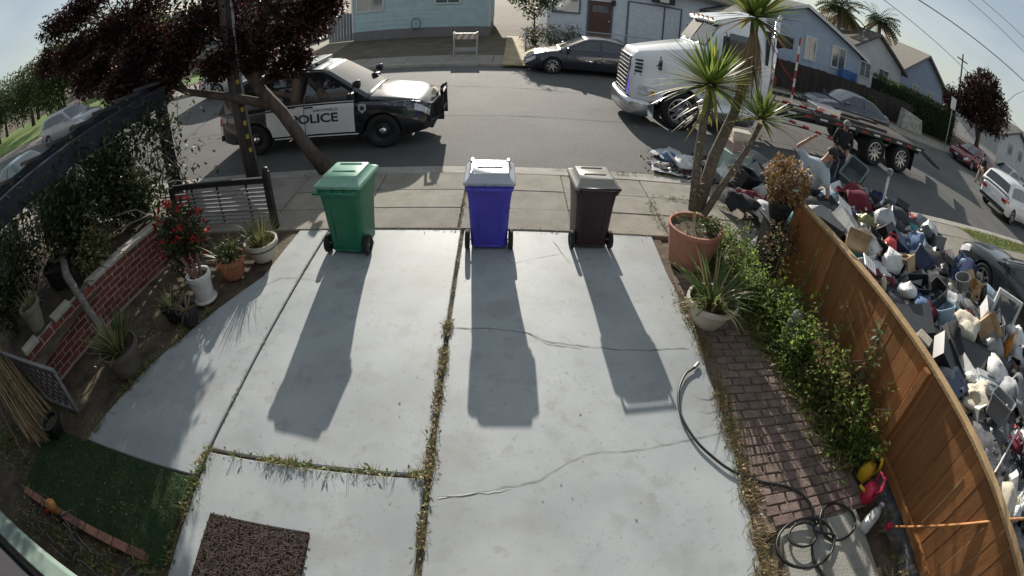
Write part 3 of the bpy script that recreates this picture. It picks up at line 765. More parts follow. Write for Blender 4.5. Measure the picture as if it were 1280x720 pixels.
# trailer: local x forward as well, origin under its wheels
q_ = G(1103,210,ROAD_Z)
tr = empty('flatbed', (12.1, p.y+1.2, ROAD_Z), PI)
DZ = 1.12
for s in (1,-1):
    mb = MB(); mb.bx(-1.9,5.4,min(s*.5,s*.6),max(s*.5,s*.6),.72,1.02); mb.build('chassis_rail', m_frame, tr)
    mb = MB(); mb.bx(-1.9,5.5,min(s*1.2,s*1.28),max(s*1.2,s*1.28),.98,1.16); sr = mb.build('side_rail', m_frame, tr)
    for k in range(12):
        x = -1.7 + k*.6; mb = MB(); mb.bx(x,x+.3,min(s*1.281,s*1.287),max(s*1.281,s*1.287),1.03,1.09); mb.build('reflective_strip', m_redt if k%2 else m_whitet, sr)
m_deck = mat('deck_wood', (.055,.045,.036), .85, col2=(.11,.095,.08), scale=3, stretch=(.4,6,1), bump=.4, rand=.25)
for k in range(12):
    y0 = -1.19 + k*.198; mb = MB(); mb.bx(-1.9,5.5,y0+.006,y0+.192,1.02,1.07+rv(-.006,.006)); mb.build('deck_plank', m_deck, tr)
for k in range(9):
    mb = MB(); mb.bx(-1.7+k*.85,-1.62+k*.85,-1.19,1.19,.86,1.0); mb.build('cross_member', m_frame, tr)
# raised neck to the fifth wheel
mb = MB(); mb.hexa([(5.3,-.9,.9),(6.1,-.9,1.25),(6.1,.9,1.25),(5.3,.9,.9),(5.3,-.9,1.1),(5.9,-.9,1.5),(5.9,.9,1.5),(5.3,.9,1.1)]); mb.bx(5.9,8.2,-.9,.9,1.26,1.5); mb.build('gooseneck', m_frame, tr)
for x in (.72,-.72):
    for s in (1,-1): wheel(tr, x, s*1.0, .50, .5, '10')
    mb = MB(); mb.lathe([(0,-.9),(.08,-.9),(.08,.9),(0,.9)],10,(x,0,.5),'y'); mb.build('axle', m_frame, tr)
for s in (1,-1):
    rows = []
    for i in range(17):
        a = PI*i/16; rows.append([(.62*1.0*math.cos(a)*2.05,s*.75,.5+.0+min(.62,.75*math.sin(a)+.1)),(.62*math.cos(a)*2.05,s*1.27,.5+min(.62,.75*math.sin(a)+.1))])
    MB().grid(rows).build('mudguard', m_frame, tr)
    # loading ramps folded out at the tail
    mb = MB(); mb.hexa([(-1.9,s*1.15-.02,1.0),(-3.4,s*1.15-.02,.55),(-3.4,s*.65,.55),(-1.9,s*.65,1.0),(-1.9,s*1.15-.02,1.08),(-3.4,s*1.15-.02,.63),(-3.4,s*.65,.63),(-1.9,s*.65,1.08)]); ra_ = mb.build('ramp', m_frame, tr)
    for k in range(6):
        t = (k+.5)/6; mb = MB(); mb.box((-1.9-1.5*t,s*.9,1.10-.45*t),(.05,.48,.04)); mb.build('ramp_cleat', m_deck, ra_)
# striped poles
def striped(mb_parent, a, b, r=.03, n=8):
    a, b = Vector(a), Vector(b)
    for k in range(n):
        mb = MB(); mb.tube([a+(b-a)*(k/n), a+(b-a)*((k+1)/n)], r, 8); mb.build('pole_band', m_redt if k%2 else m_whitet, mb_parent)
pl = MB().bx(4.44,4.56,1.14,1.26,1.07,1.3).build('stake_pole', m_frame, tr); striped(pl,(4.5,1.2,1.3),(4.5,1.2,3.25))
pl = MB().bx(4.44,4.56,-1.26,-1.14,1.07,1.3).build('stake_pole', m_frame, tr); striped(pl,(4.5,-1.2,1.3),(4.5,-1.2,3.1))
bar_ = MB().tube([(4.75,1.32,.72),(2.9,1.34,.64)],.02,6).build('guard_rail', m_frame, tr); striped(bar_,(4.8,1.33,.86),(2.8,1.34,.56),.04,8)
bar_ = MB().tube([(5.2,1.32,1.3),(2.9,1.34,1.24)],.02,6).build('guard_rail', m_frame, tr); striped(bar_,(5.2,1.33,1.34),(2.8,1.34,1.28),.03,8)
# headboard with winch gear
hb_ = MB(); hb_.bx(5.40,5.5,-1.15,-1.05,1.5,3.15); hb_.bx(5.40,5.5,1.05,1.15,1.5,3.15); hb_.bx(5.40,5.5,-1.05,1.05,3.05,3.15); hb_.bx(5.40,5.5,-1.05,1.05,2.2,2.28); hb_.bx(5.4,5.5,-1.05,1.05,1.5,1.62)
hb = hb_.build('headboard', m_frame, tr)
for k in range(6):
    mb = MB(); mb.bx(5.42,5.48,-.9+k*.34,-.86+k*.34,1.62,3.05); mb.build('headboard_bar', m_frame, hb)
mb = MB(); mb.box((4.9,.9,3.0),(.5,.45,.35)); mb.tube([(4.7,.9,2.9),(5.4,.9,2.6)],.04,6); mb.build('work_lamp_box', m_frame, tr, bev=.03)
mb = MB(); mb.lathe([(0,-.5),(.26,-.5),(.26,-.45),(.16,-.45),(.16,.45),(.26,.45),(.26,.5),(0,.5)],16,(5.05,.2,1.75),'y'); mb.build('winch_drum', mat('winch_red', (.16,.03,.025), .5), tr, sharp=40)
for (a, b) in (((5.4,1.1,2.9),(4.5,1.2,1.9)),((5.4,1.1,2.3),(3.6,1.2,1.15)),((5.4,.4,2.6),(3.2,.6,1.1))):
    mb = MB(); mb.tube([a,((a[0]+b[0])/2,(a[1]+b[1])/2,(a[2]+b[2])/2-.12),b],.014,5); mb.build('strap', m_redt if a[2] > 2.8 else m_trim, tr)
mb = MB(); mb.box((2.9,.7,1.25),(1.0,.6,.3)); mb.build('tool_box', m_alu, tr, bev=.02)
for (x,y,L_) in ((3.6,.9,1.7),(.9,.3,2.8),(1.5,-.4,2.2)):
    mb = MB(); mb.bar((x-L_/2,y,1.12),(x+L_/2,y+.15,1.13),.12,.09); mb.build('timber', m_deck, tr)

off = p.x - 12.1
for ch in list(tr.children):
    ch.parent = tk; ch.location.x += off
bpy.data.objects.remove(tr)

# ================================================================== houses, fences and trees across the street
m_wframe = mat('window_frame', (.60,.60,.60), .5)
m_winglass = mat('window_glass', (.10,.12,.14), .06, spec=.9, coat=.5, var=.3, scale=1.5)
def siding(name, col): return mat(name, col, .8, var=.08, scale=2, bump=.25, bscale=30)
def window(parent, o, u, x, z, w_, h_, n=2, fm=None):
    """a framed window on the plane through o with horizontal direction u; n = outward"""
    nrm = Vector((u.y,-u.x,0)); fm = fm or m_wframe
    def P(a, b, d): v = o + u*a; v = v + nrm*d; return (v.x, v.y, b)
    def bxp(mb, a0, a1, z0, z1, d0, d1): mb.hexa([P(a0,z0,d1),P(a1,z0,d1),P(a1,z0,d0),P(a0,z0,d0),P(a0,z1,d1),P(a1,z1,d1),P(a1,z1,d0),P(a0,z1,d0)])
    mb = MB(); t = .09
    bxp(mb,x-t,x,z-t,z+h_+t,-.02,.06); bxp(mb,x+w_,x+w_+t,z-t,z+h_+t,-.02,.06); bxp(mb,x,x+w_,z-t,z,-.02,.06); bxp(mb,x,x+w_,z+h_,z+h_+t,-.02,.06)
    for k in range(1,n): bxp(mb,x+w_*k/n-.03,x+w_*k/n+.03,z,z+h_,-.02,.045)
    f = mb.build('window', fm, parent, world=True)
    for k in range(n):
        mb = MB(); bxp(mb,x+w_*k/n+.03*(k>0),x+w_*(k+1)/n-.03*(k<n-1),z,z+h_,.005,.02)
        g_ = mb.build('pane', m_winglass, f); g_.data.transform(Matrix.Translation(-parent.location))
    return f
def clad(parent, a, b, z0, z1, m, step=.22, name='siding_board'):
    """lapped boards between two corners"""
    a, b = Vector((*a,0)), Vector((*b,0)); u = (b-a).normalized(); n = Vector((u.y,-u.x,0)); k = 0; z = z0
    while z < z1-.01:
        t = min(step, z1-z); mb = MB()
        mb.hexa([a+n*.03+Vector((0,0,z)),b+n*.03+Vector((0,0,z)),b+Vector((0,0,z)),a+Vector((0,0,z)),a+n*.012+Vector((0,0,z+t)),b+n*.012+Vector((0,0,z+t)),b+Vector((0,0,z+t)),a+Vector((0,0,z+t))])
        mb.build(name, m, parent, world=True); z += step
# teal bungalow
m_teal = siding('teal_siding', (.42,.55,.57)); m_found = mat('foundation', (.20,.19,.19), .9)
m_roofg = mat('roof_shingle', (.09,.085,.08), .9, col2=(.15,.14,.13), scale=12, bump=.5, bscale=20)
a0, a1 = AY(441,46,29.5).x, AY(612,40,29.5).x
th = thing('bungalow', 'teal bungalow with white trimmed windows behind the bare front yard', 'house', (a0,29.5,.02))
mb = MB(); mb.bx(a0,a1,29.55,38,.62,3.7); mb.build('wall', m_teal, th, world=True)
mb = MB(); mb.bx(a0+.04,a1-.04,29.50,37.9,-.1,.615); mb.build('foundation', m_found, th, world=True)
clad(th, (a0,29.55), (a1,29.55), .62, 3.7, m_teal, .28)
for x in (a0-.03,a1-.09):
    mb = MB(); mb.bx(x,x+.12,29.47,29.56,.60,3.7); mb.build('corner_board', m_wframe, th, world=True)
o_ = Vector((a0,29.52,0)); u_ = Vector((1,0,0))
x = AY(447,10,29.5).x - a0; window(th, o_, u_, x, 1.95, AY(478,10,29.5).x-a0-x, 1.2, 2)
x = AY(545,5,29.5).x - a0; window(th, o_, u_, x, 2.15, AY(574,5,29.5).x-a0-x, 1.1, 2)
mb = MB(); ym = 33.8
mb.hexa([(a0-.5,28.9,3.6),(a1+.5,28.9,3.6),(a1+.5,ym,5.3),(a0-.5,ym,5.3),(a0-.5,28.9,3.75),(a1+.5,28.9,3.75),(a1+.5,ym,5.45),(a0-.5,ym,5.45)])
mb.hexa([(a0-.5,ym,5.3),(a1+.5,ym,5.3),(a1+.5,38.6,3.6),(a0-.5,38.6,3.6),(a0-.5,ym,5.45),(a1+.5,ym,5.45),(a1+.5,38.6,3.75),(a0-.5,38.6,3.75)])
mb.build('roof', m_roofg, th, world=True)
c_ = AY(520,38,29.3)
mb = MB(); pts = [(c_.x+.28*math.cos(a),29.3,c_.z+.42+.36*math.sin(a)) for a in [2*PI*k/24 for k in range(25)]]
for d in (0,.03,.06): mb.tube([(x_+d*.2,y_-.03-d,z_) for x_,y_,z_ in pts],.022,6,cap=False)
hr = mb.build('garden_hose', m_trim); tag(hr, 'coiled black garden hose hung on the teal house wall', 'hose')
# fence and side house at the far left
mb = MB(); sf = thing('side_fence', 'grey board fence between the dark red SUV and the teal house', 'fence', (a0-1.4,30,0))
for k in range(9):
    x = a0-1.75+k*.2; mb = MB(); mb.bx(x,x+.18,30.0,30.03,.05,1.9+rv(-.03,.03)); mb.build('board', mat('grey_boards', (.19,.20,.22), .85, rand=.15), sf, world=True)
for (xa, xb, Y, m_, lab) in ((-27,-17.2,36,siding('sage_siding', (.30,.32,.30)),'pale grey house far behind the dark-leaved tree'),(-42,-31,40,siding('cream_siding', (.5,.47,.4)),'cream house far off beyond the minivan')):
    hs = thing('house', lab, 'house', (xa,Y,.03)); mb = MB(); mb.bx(xa,xb,Y,Y+8,0,3.4); mb.build('wall', m_, hs, world=True)
    mb = MB(); mb.prism_ax([(Y-.5,3.3),(Y+4,5.3),(Y+8.5,3.3),(Y+8.5,3.45),(Y+4,5.45),(Y-.5,3.45)], xa-.4, xb+.4, 'x'); mb.build('roof', m_roofg, hs, world=True)
    for k in range(3): window(hs, Vector((xa,Y-.02,0)), Vector((1,0,0)), 1.2+k*2.8, 1.2, 1.4, 1.2)
# white bungalow with the garage
m_wh = siding('white_siding', (.64,.68,.74)); m_btrim = mat('blue_trim', (.10,.13,.20), .6)
YH = 29.2
def HX(px, py): return AY(px,py,YH).x
wx0, wx1 = HX(684,20), HX(905,40)
wh = thing('bungalow', 'white bungalow with brown door and blue edged garage door', 'house', (wx0,YH,.02))
mb = MB(); mb.bx(wx0,wx1,YH+.05,38,-.1,3.8); mb.build('wall', m_wh, wh, world=True); clad(wh, (wx0,YH+.05), (wx1,YH+.05), .3, 3.8, m_wh, .3)
o_ = Vector((wx0,YH+.02,0))
x = HX(692,5)-wx0; window(wh, o_, u_, x, 1.75, HX(724,8)-wx0-x, 1.4, 1, m_btrim)
d0, d1 = HX(736,20), HX(764,20); dz = AY(750,38,YH).z
mb = MB(); mb.bx(d0,d1,YH-.03,YH+.03,.35,2.6); dr = mb.build('door', mat('brown_door', (.10,.045,.03), .5), wh, world=True)
mb = MB(); mb.bx(d0+.2,d1-.2,YH-.04,YH-.031,1.9,2.3); g_ = mb.build('door_light', m_winglass, dr); g_.data.transform(Matrix.Translation(-wh.location))
mb = MB(); mb.lathe([(0,-.03),(.04,-.02),(.03,0)],10,(d1-.12,YH-.045,1.35),'y'); g_ = mb.build('door_knob', m_chrome, dr); g_.data.transform(Matrix.Translation(-wh.location))
for x in (d0-.1,d1): mb = MB(); mb.bx(x,x+.1,YH-.05,YH+.03,.3,2.7); mb.build('door_frame', m_btrim, wh, world=True)
mb = MB(); mb.bx(d0-.5,d1+.5,YH-1.2,YH+.02,-.05,.33); mb.build('door_step', m_walk, wh, world=True)
g0, g1 = HX(785,30), HX(848,45)
mb = MB(); mb.bx(g0,g1,YH-.02,YH+.02,.1,2.75); gd = mb.build('garage_door', mat('garage_white', (.60,.63,.68), .6), wh, world=True)
for (xa, xb, za, zb_) in ((g0-.09,g0,.05,2.85),(g1,g1+.09,.05,2.85),(g0,g1,2.76,2.85),(g0+(g1-g0)*.68-.05,g0+(g1-g0)*.68+.05,.1,2.76)):
    mb = MB(); mb.bx(xa,xb,YH-.05,YH+.0,za,zb_); mb.build('garage_trim', m_btrim, wh, world=True)
for k in range(4):
    mb = MB(); mb.bx(g0+.25+k*.55,g0+.7+k*.55,YH-.035,YH-.021,.3,.8); mb.build('garage_panel', mat('garage_white', (.60,.63,.68)), wh, world=True)
lx = HX(826,3)
mb = MB(); mb.bx(lx-.6,lx+.75,YH-.5,YH-.02,3.0,3.45); mb.build('wall_air_unit', m_trim, wh, world=True, bev=.03)
mb = MB(); mb.bx(lx-.2,lx+.35,YH-.53,YH-.505,3.08,3.38); mb.build('air_unit_grille', m_whitet, wh, world=True)
mb = MB(); mb.bx(HX(767,3)-.12,HX(767,3)+.12,YH-.12,YH-.0,2.4,2.75); mb.build('porch_lamp', m_trim, wh, world=True, bev=.02)
mb = MB(); mb.prism_ax([(YH-.7,3.7),(YH+4.4,5.5),(38.6,3.7),(38.6,3.85),(YH+4.4,5.65),(YH-.7,3.85)], wx0-.4, wx1+.4, 'x'); mb.build('roof', m_roofg, wh, world=True)
# chain link fence before it
m_galv = mat('galvanised', (.35,.36,.37), .45, metal=.6)
fx0, fx1, FY = AY(657,60,22.4).x, AY(790,60,22.4).x, 22.4
cf = thing('chain_link_fence', 'low wire mesh fence along the yard of the white bungalow', 'fence', (fx0,FY,0))
k = 0; x = fx0
while x <= fx1+3.5:
    mb = MB(); mb.tube([(x,FY,0),(x,FY,1.25)],.035,8); mb.build('post', m_galv, cf, world=True); x += 2.2
xe = x - 2.2
mb = MB(); mb.tube([(fx0,FY,1.22),(xe,FY,1.22)],.025,6); mb.build('top_rail', m_galv, cf, world=True)
mb = MB(); st = .12; n = int((xe-fx0+1.2)/st)
for i in range(n):
    for sg in (1,-1):
        xa = fx0 + i*st - (1.2 if sg > 0 else 0)+.0; xb = xa + 1.2
        if sg < 0: xa, xb = xb, xa
        za, zb_ = .03, 1.2
        if min(xa,xb) < fx0 or max(xa,xb) > xe: continue
        mb.bar((xa,FY,za),(xb,FY,zb_),.006,.006)
tag(mb.build('wire_mesh', m_galv, cf, world=True), kind='stuff')
# barricade
bp_ = G(583,68,.02); bc = thing('road_barricade', 'folding orange striped barricade on the far sidewalk', 'barricade', (bp_.x,min(bp_.y,21.2),.02))
m_or = mat('barricade_orange', (.50,.27,.17), .7)
for s in (1,-1):
    for e in (1,-1): MB().bar((s*.48,e*.28,0),(s*.48,e*.03,1.1),.05,.03).build('leg', m_galv, bc)
bd = MB().bx(-.52,.52,-.105,-.075,.78,1.06).build('board', m_whitet, bc)
for k in range(4):
    x = -.5+k*.27; MB().hexa([(x,-.112,.78),(x+.13,-.112,.78),(x+.13,-.106,.78),(x,-.106,.78),(x+.12,-.112,1.06),(x+.25 if x < .3 else .52,-.112,1.06),(x+.25 if x < .3 else .52,-.106,1.06),(x+.12,-.106,1.06)]).build('stripe', m_or, bd)
MB().bx(-.5,.5,-.21,-.18,.25,.42).build('lower_board', m_galv, bc)
# blue-grey gable house on the right
YB = 26.0
def B(px, py): return AY(px,py,YB)
ap, ev = B(1006,8), B(1076,72); m_bl = siding('bluegrey_siding', (.34,.40,.50)); xl = 2*ap.x - ev.x
bh = thing('gable_house', 'blue-grey gable house with two white windows beyond the trailer', 'house', (ap.x,YB,.03))
mb = MB(); mb.prism_ax([(xl,0),(ev.x,0),(ev.x,ev.z),(ap.x,ap.z),(xl,ev.z)], YB, YB+9, 'y'); mb.build('wall', m_bl, bh, world=True)
for sg, e_ in ((1,ev),(-1,Vector((xl,0,ev.z)))):
    dx = .5*sg; dzz = .5*(ap.z-ev.z)/(ev.x-ap.x)
    mb = MB(); mb.hexa([(ap.x,YB-.4,ap.z+.02),(e_.x+dx,YB-.4,ev.z-dzz+.02),(e_.x+dx,YB+9.4,ev.z-dzz+.02),(ap.x,YB+9.4,ap.z+.02),(ap.x,YB-.4,ap.z+.17),(e_.x+dx,YB-.4,ev.z-dzz+.17),(e_.x+dx,YB+9.4,ev.z-dzz+.17),(ap.x,YB+9.4,ap.z+.17)]); mb.build('roof', m_roofg, bh, world=True)
    mb = MB(); mb.hexa([(ap.x,YB-.46,ap.z-.02),(e_.x+dx,YB-.46,ev.z-dzz-.02),(e_.x+dx,YB-.41,ev.z-dzz-.02),(ap.x,YB-.41,ap.z-.02),(ap.x,YB-.46,ap.z+.2),(e_.x+dx,YB-.46,ev.z-dzz+.2),(e_.x+dx,YB-.41,ev.z-dzz+.2),(ap.x,YB-.41,ap.z+.2)]); mb.build('barge_board', m_wframe, bh, world=True)
o_ = Vector((0,YB-.02,0))
for (pa, pb, pc) in (((1005,72),(1017,72),(1012,52)),((1038,82),(1054,82),(1046,64))):
    xa, xb = B(*pa).x, B(*pb).x; z0 = B(*pa).z; window(bh, o_, u_, xa, z0, xb-xa, B(*pc).z-z0+.25, 2)
mb = MB(); xa = B(1050,95).x; mb.bx(xa-.3,xa+1.0,YB-.6,YB-.1,.0,1.9); o = mb.build('water_tank', mat('blue_tarp', (.06,.14,.36), .6, var=.3)); tag(o, 'blue tarp covered box against the blue-grey house', 'box')
# pale houses further right
def gable(nm, lab, x0, x1, Y, ze, za, m_, depth=10, mr=None, wins=1):
    h = thing(nm, lab, 'house', (x0,Y,.03)); xm = (x0+x1)/2
    mb = MB(); mb.prism_ax([(x0,0),(x1,0),(x1,ze),(xm,za),(x0,ze)], Y, Y+depth, 'y'); mb.build('wall', m_, h, world=True)
    s_ = (za-ze)/(xm-x0)
    for sg in (1,-1):
        xe_ = xm + sg*(x1-xm+.5); z2 = ze - .5*s_
        mb = MB(); mb.hexa([(xm,Y-.5,za+.02),(xe_,Y-.5,z2+.02),(xe_,Y+depth+.5,z2+.02),(xm,Y+depth+.5,za+.02),(xm,Y-.5,za+.25),(xe_,Y-.5,z2+.25),(xe_,Y+depth+.5,z2+.25),(xm,Y+depth+.5,za+.25)]); mb.build('roof', mr or m_roofg, h, world=True)
    for k in range(wins): window(h, Vector((x0,Y-.02,0)), Vector((1,0,0)), (x1-x0)*(k+1)/(wins+1)-.6, 1.6, 1.2, 1.2)
    return h
m_pale = siding('pale_siding', (.56,.57,.58)); m_tanroof = mat('tan_shingle', (.20,.18,.16), .9, col2=(.28,.26,.23), scale=9, bump=.4)
gable('gable_house', 'white gable house with dark eaves behind the hedge', 25.0, 32.0, 31.5, 3.4, 5.6, m_pale, wins=2)
gable('gable_house', 'pale house with tan shingle roof, second behind the hedge', 33.0, 40.5, 32.5, 3.6, 6.2, m_bl, mr=m_tanroof, wins=2)
gable('gable_house', 'low white house right of the dark round tree', 46, 56, 27, 3.0, 4.6, m_pale, wins=2)
gable('gable_house', 'small grey roofed house at the far end of the street', 62, 74, 30, 3.4, 5.4, m_pale, wins=2)
# dark fence, hedge, sign
fe = thing('board_fence', 'dark board fence along the yard of the blue-grey house', 'fence', (12,22.6,0))
m_dfb = mat('dark_boards', (.035,.028,.024), .85, rand=.3)
for k in range(64):
    x = 12.0 + k*.2; mb = MB(); mb.bx(x,x+.185,22.6,22.63,0,1.55+rv(-.03,.03)); mb.build('board', m_dfb, fe, world=True)
for z in (.3,1.2): mb = MB(); mb.bx(12,24.8,22.64,22.7,z,z+.1); mb.build('rail', m_dfb, fe, world=True)
def foliage(mb, c, rad, n, ls, r, mis=(0,), lw=.5, shell=.55, flat=0):
    c = Vector(c)
    for k in range(n):
        d = Vector((r.gauss(0,1),r.gauss(0,1),r.gauss(0,1))).normalized()
        t = shell + (1-shell)*r.random()**.6
        nn = .78 + .38*noise.noise(d*2.3 + c*.7)
        q = c + Vector((d.x*rad[0],d.y*rad[1],d.z*rad[2]))*t*nn
        a = Vector((r.gauss(0,1),r.gauss(0,1),r.gauss(0,.7)))
        mb.leaf(q, a + d*.7, ls*r.uniform(.6,1.4), ls*lw*r.uniform(.7,1.2), up=(r.gauss(0,.5),r.gauss(0,.5),1), mi=r.choice(mis))
rf = random.Random(11)
m_hedge = leafmat('hedge_leaf', (.02,.045,.012), (.05,.085,.02)); m_hedge2 = leafmat('hedge_leaf_light', (.06,.10,.025), (.10,.14,.04))
hg = thing('hedge', 'clipped dark green hedge beyond the trailer tail', 'hedge', (25,23,0))
mb = MB()
for k in range(6500):
    t = rf.random(); x = 21.5 + 9.5*t; side = rf.random()
    z = rf.uniform(.1,2.35) if side < .6 else 2.35+rf.gauss(0,.08); y = 22.9+rf.gauss(0,.12) if side < .6 else rf.uniform(22.9,24.1)
    mb.leaf((x,y,z),(rf.gauss(0,1),rf.gauss(-.6,1),rf.gauss(.3,1)),.16*rf.uniform(.6,1.4),.09,mi=rf.choice((0,0,1)))
mb.build('foliage', [m_hedge,m_hedge2], hg, world=True)
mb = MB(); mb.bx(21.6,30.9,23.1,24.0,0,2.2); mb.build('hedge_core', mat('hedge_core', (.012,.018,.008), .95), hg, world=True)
sg_ = thing('street_sign', 'pale square sign on a thin post by the far kerb', 'sign', (25.9,19.8,.02))
MB().tube([(0,0,0),(0,0,3.5)],.035,8).build('post', m_galv, sg_); MB().box((-.02,-.06,3.1),(.62,.02,.75)).build('sign_plate', m_whitet, sg_, bev=.04)
# pale parked boxes / bin by the fence end
o = MB().hexa([(22.2,20.9,.02),(24.4,20.9,.02),(24.4,21.5,.02),(22.2,21.5,.02),(22.3,20.95,1.25),(24.2,20.95,1.0),(24.2,21.45,1.0),(22.3,21.45,1.25)]).build('concrete_block_wall', mat('block_wall', (.33,.32,.29), .9, var=.3, scale=4), bev=.05)
tag(o, 'short pale block wall at the end of the hedge', 'wall')

# ------------------------------------------------------------------ trees
def limb(mb, a, b, r0, r1, r, seg=5, wob=.06):
    a, b = Vector(a), Vector(b); L = (b-a).length; pts = [a]
    for i in range(1,seg): pts.append(a + (b-a)*(i/seg) + Vector((r.gauss(0,1),r.gauss(0,1),r.gauss(0,1)))*L*wob*.5)
    pts.append(b); mb.tube(pts, [r0+(r1-r0)*i/seg for i in range(seg+1)], 8); return pts
m_bark = mat('bark', (.06,.045,.036), .95, col2=(.12,.095,.08), scale=7, stretch=(1,1,.25), bump=.9, bscale=30)
m_barkg = mat('bark_grey', (.12,.11,.10), .95, col2=(.2,.185,.17), scale=7, stretch=(1,1,.25), bump=.8, bscale=30)
m_plum1 = leafmat('plum_leaf_dark', (.020,.011,.009), (.042,.018,.015), trans=.3)
m_plum2 = leafmat('plum_leaf_red', (.065,.022,.02), (.12,.04,.035), trans=.45)
def tree(name, label, base, trunk, blobs, mats, bark, n, ls, seed, r0=.14, limbs=True, group=None, lw=.55, shell=.35):
    r = random.Random(seed); t = thing(name, label, 'tree', base, 0, group); b = Vector(base)
    mb = MB(); P = [Vector(p_) for p_ in trunk]; k = len(P)
    mb.tube(P, [r0*(1.25 if i == 0 else 1)*(1-.55*i/(k-1)) for i in range(k)], 12)
    for c, rad, w_ in blobs:
        s_ = P[-1] if r.random() < .6 else P[max(0,k-2)]
        pts = limb(mb, s_, c, r0*.42, r0*.12, r)
        for j in range(4):
            e = Vector(c) + Vector((r.gauss(0,rad[0]*.55),r.gauss(0,rad[1]*.55),r.gauss(0,rad[2]*.5))); limb(mb, pts[3], e, r0*.16, .012, r, 4)
    mb.build('trunk', bark, t, world=True, smooth=True)
    tot = sum(w_ for _,_,w_ in blobs); mb = MB()
    for c, rad, w_ in blobs: foliage(mb, c, rad, int(n*w_/tot), ls, r, tuple(range(len(mats))), lw=lw, shell=shell)
    mb.build('crown', mats, t, world=True); return t
# dark purple-leaved street tree: trunk leans back over the sidewalk
tb = G(409,214,0); T = [tb, AY(385,185,tb.y), AY(352,140,tb.y), AY(322,108,tb.y)]
def TP(px, py, Y): return AY(px,py,Y)
pt = thing('plum_tree', 'dark purple leaved street tree with leaning trunk beside the police car', 'tree', tb)
r_ = random.Random(21); mb = MB()
mb.tube(T, [.155,.125,.12,.115], 12)
fork = T[-1]
L1 = [AY(345,132,tb.y), AY(290,122,tb.y-.1), AY(235,115,tb.y-.2), AY(195,100,tb.y-.4)]
mb.tube(L1, [.10,.085,.07,.04], 10)
L2 = [fork, AY(318,60,tb.y+.1), AY(335,10,tb.y+.2), AY(345,-60,tb.y+.2)]
mb.tube(L2, [.11,.10,.08,.05], 10)
L3 = [fork, AY(300,80,tb.y+.2), AY(262,20,tb.y+.3), AY(240,-40,tb.y+.4)]
mb.tube(L3, [.09,.075,.06,.04], 10)
L4 = [L1[2], AY(205,80,tb.y-.3), AY(160,40,tb.y-.3)]; mb.tube(L4, [.05,.04,.02], 8)
blobs = []
for (px, py, dy, rr, wt) in ((240,40,0,.62,10),(300,50,.3,.55,8),(350,40,.2,.6,9),(390,25,.1,.45,6),(395,-5,.3,.55,6),(330,-20,.3,.8,9),(250,-25,.2,.9,10),(180,10,-.2,.75,10),(175,65,-.4,.55,9),(215,90,-.3,.42,6),(140,40,-.5,.6,8),(115,0,-.6,.7,8),(160,-50,0,.9,8),(270,85,-.2,.35,5),(320,75,.1,.32,4),(372,75,.2,.32,5),(130,85,-.6,.4,5),(165,100,-.6,.4,6),(105,60,-.8,.5,7),(190,55,-.2,.6,8),(225,70,-.1,.5,6),(95,20,-.8,.55,7),(110,100,-1.0,.5,7),(85,75,-1.0,.5,7),(145,112,-.9,.4,5),(70,35,-1.0,.5,6),(185,112,-.6,.35,4),(60,80,-1.2,.45,5),(290,10,.9,.7,7),(345,88,0,.22,2),(410,0,.2,.35,3),(205,120,-.3,.22,2)):
    c = AY(px,py,tb.y+dy); blobs.append((c,(rr*1.3,rr*1.3,rr*1.1),wt))
    for j in range(5):
        e = c + Vector((r_.gauss(0,rr*.5),r_.gauss(0,rr*.5),r_.gauss(0,rr*.4))); st_ = min((L1+L2+L3+L4), key=lambda v: (v-c).length); limb(mb, st_, e, .022, .006, r_, 4)
mb.build('trunk', m_bark, pt, world=True, smooth=True)
mb = MB(); tot = sum(b[2] for b in blobs)
for c, rad, w_ in blobs: foliage(mb, c, rad, int(52000*w_/tot), .10, r_, (0,0,0,1), lw=.6, shell=.05)
mb.build('crown', [m_plum1,m_plum2], pt, world=True)
# others
m_g1 = leafmat('tree_leaf_dark', (.022,.04,.012), (.05,.075,.02)); m_g2 = leafmat('tree_leaf', (.05,.08,.02), (.10,.13,.035))
m_dk1 = leafmat('dark_leaf', (.018,.012,.010), (.04,.02,.018)); m_dk2 = leafmat('dark_leaf_red', (.06,.018,.016), (.09,.03,.025))
c = Vector((36.5,24,4.2))
tree('round_tree', 'big dark round tree at the far end of the street', (36.5,24,.02), [(36.5,24,0),(36.5,24,1.2),(36.6,24,2.2)],
     [(c,(3.4,3,2.6),10),((34.2,23.5,5.0),(2.2,2,2.0),5),((39.2,24,4.4),(2.4,2,2.3),5),((36.8,24,6.4),(2.3,2,1.5),5),((33.0,23.2,3.6),(1.6,1.5,1.6),4)], [m_dk1,m_dk1,m_dk1,m_dk2], m_bark, 9000, .36, 31, .3)
tree('street_tree', 'small reddish tree next to the street sign', (30.5,23.6,.02), [(30.5,23.6,0),(30.5,23.6,1.5)], [((30.6,23.6,3.3),(1.2,1.2,1.3),3)], [m_dk2,m_dk1], m_bark, 1500, .22, 32, .12)
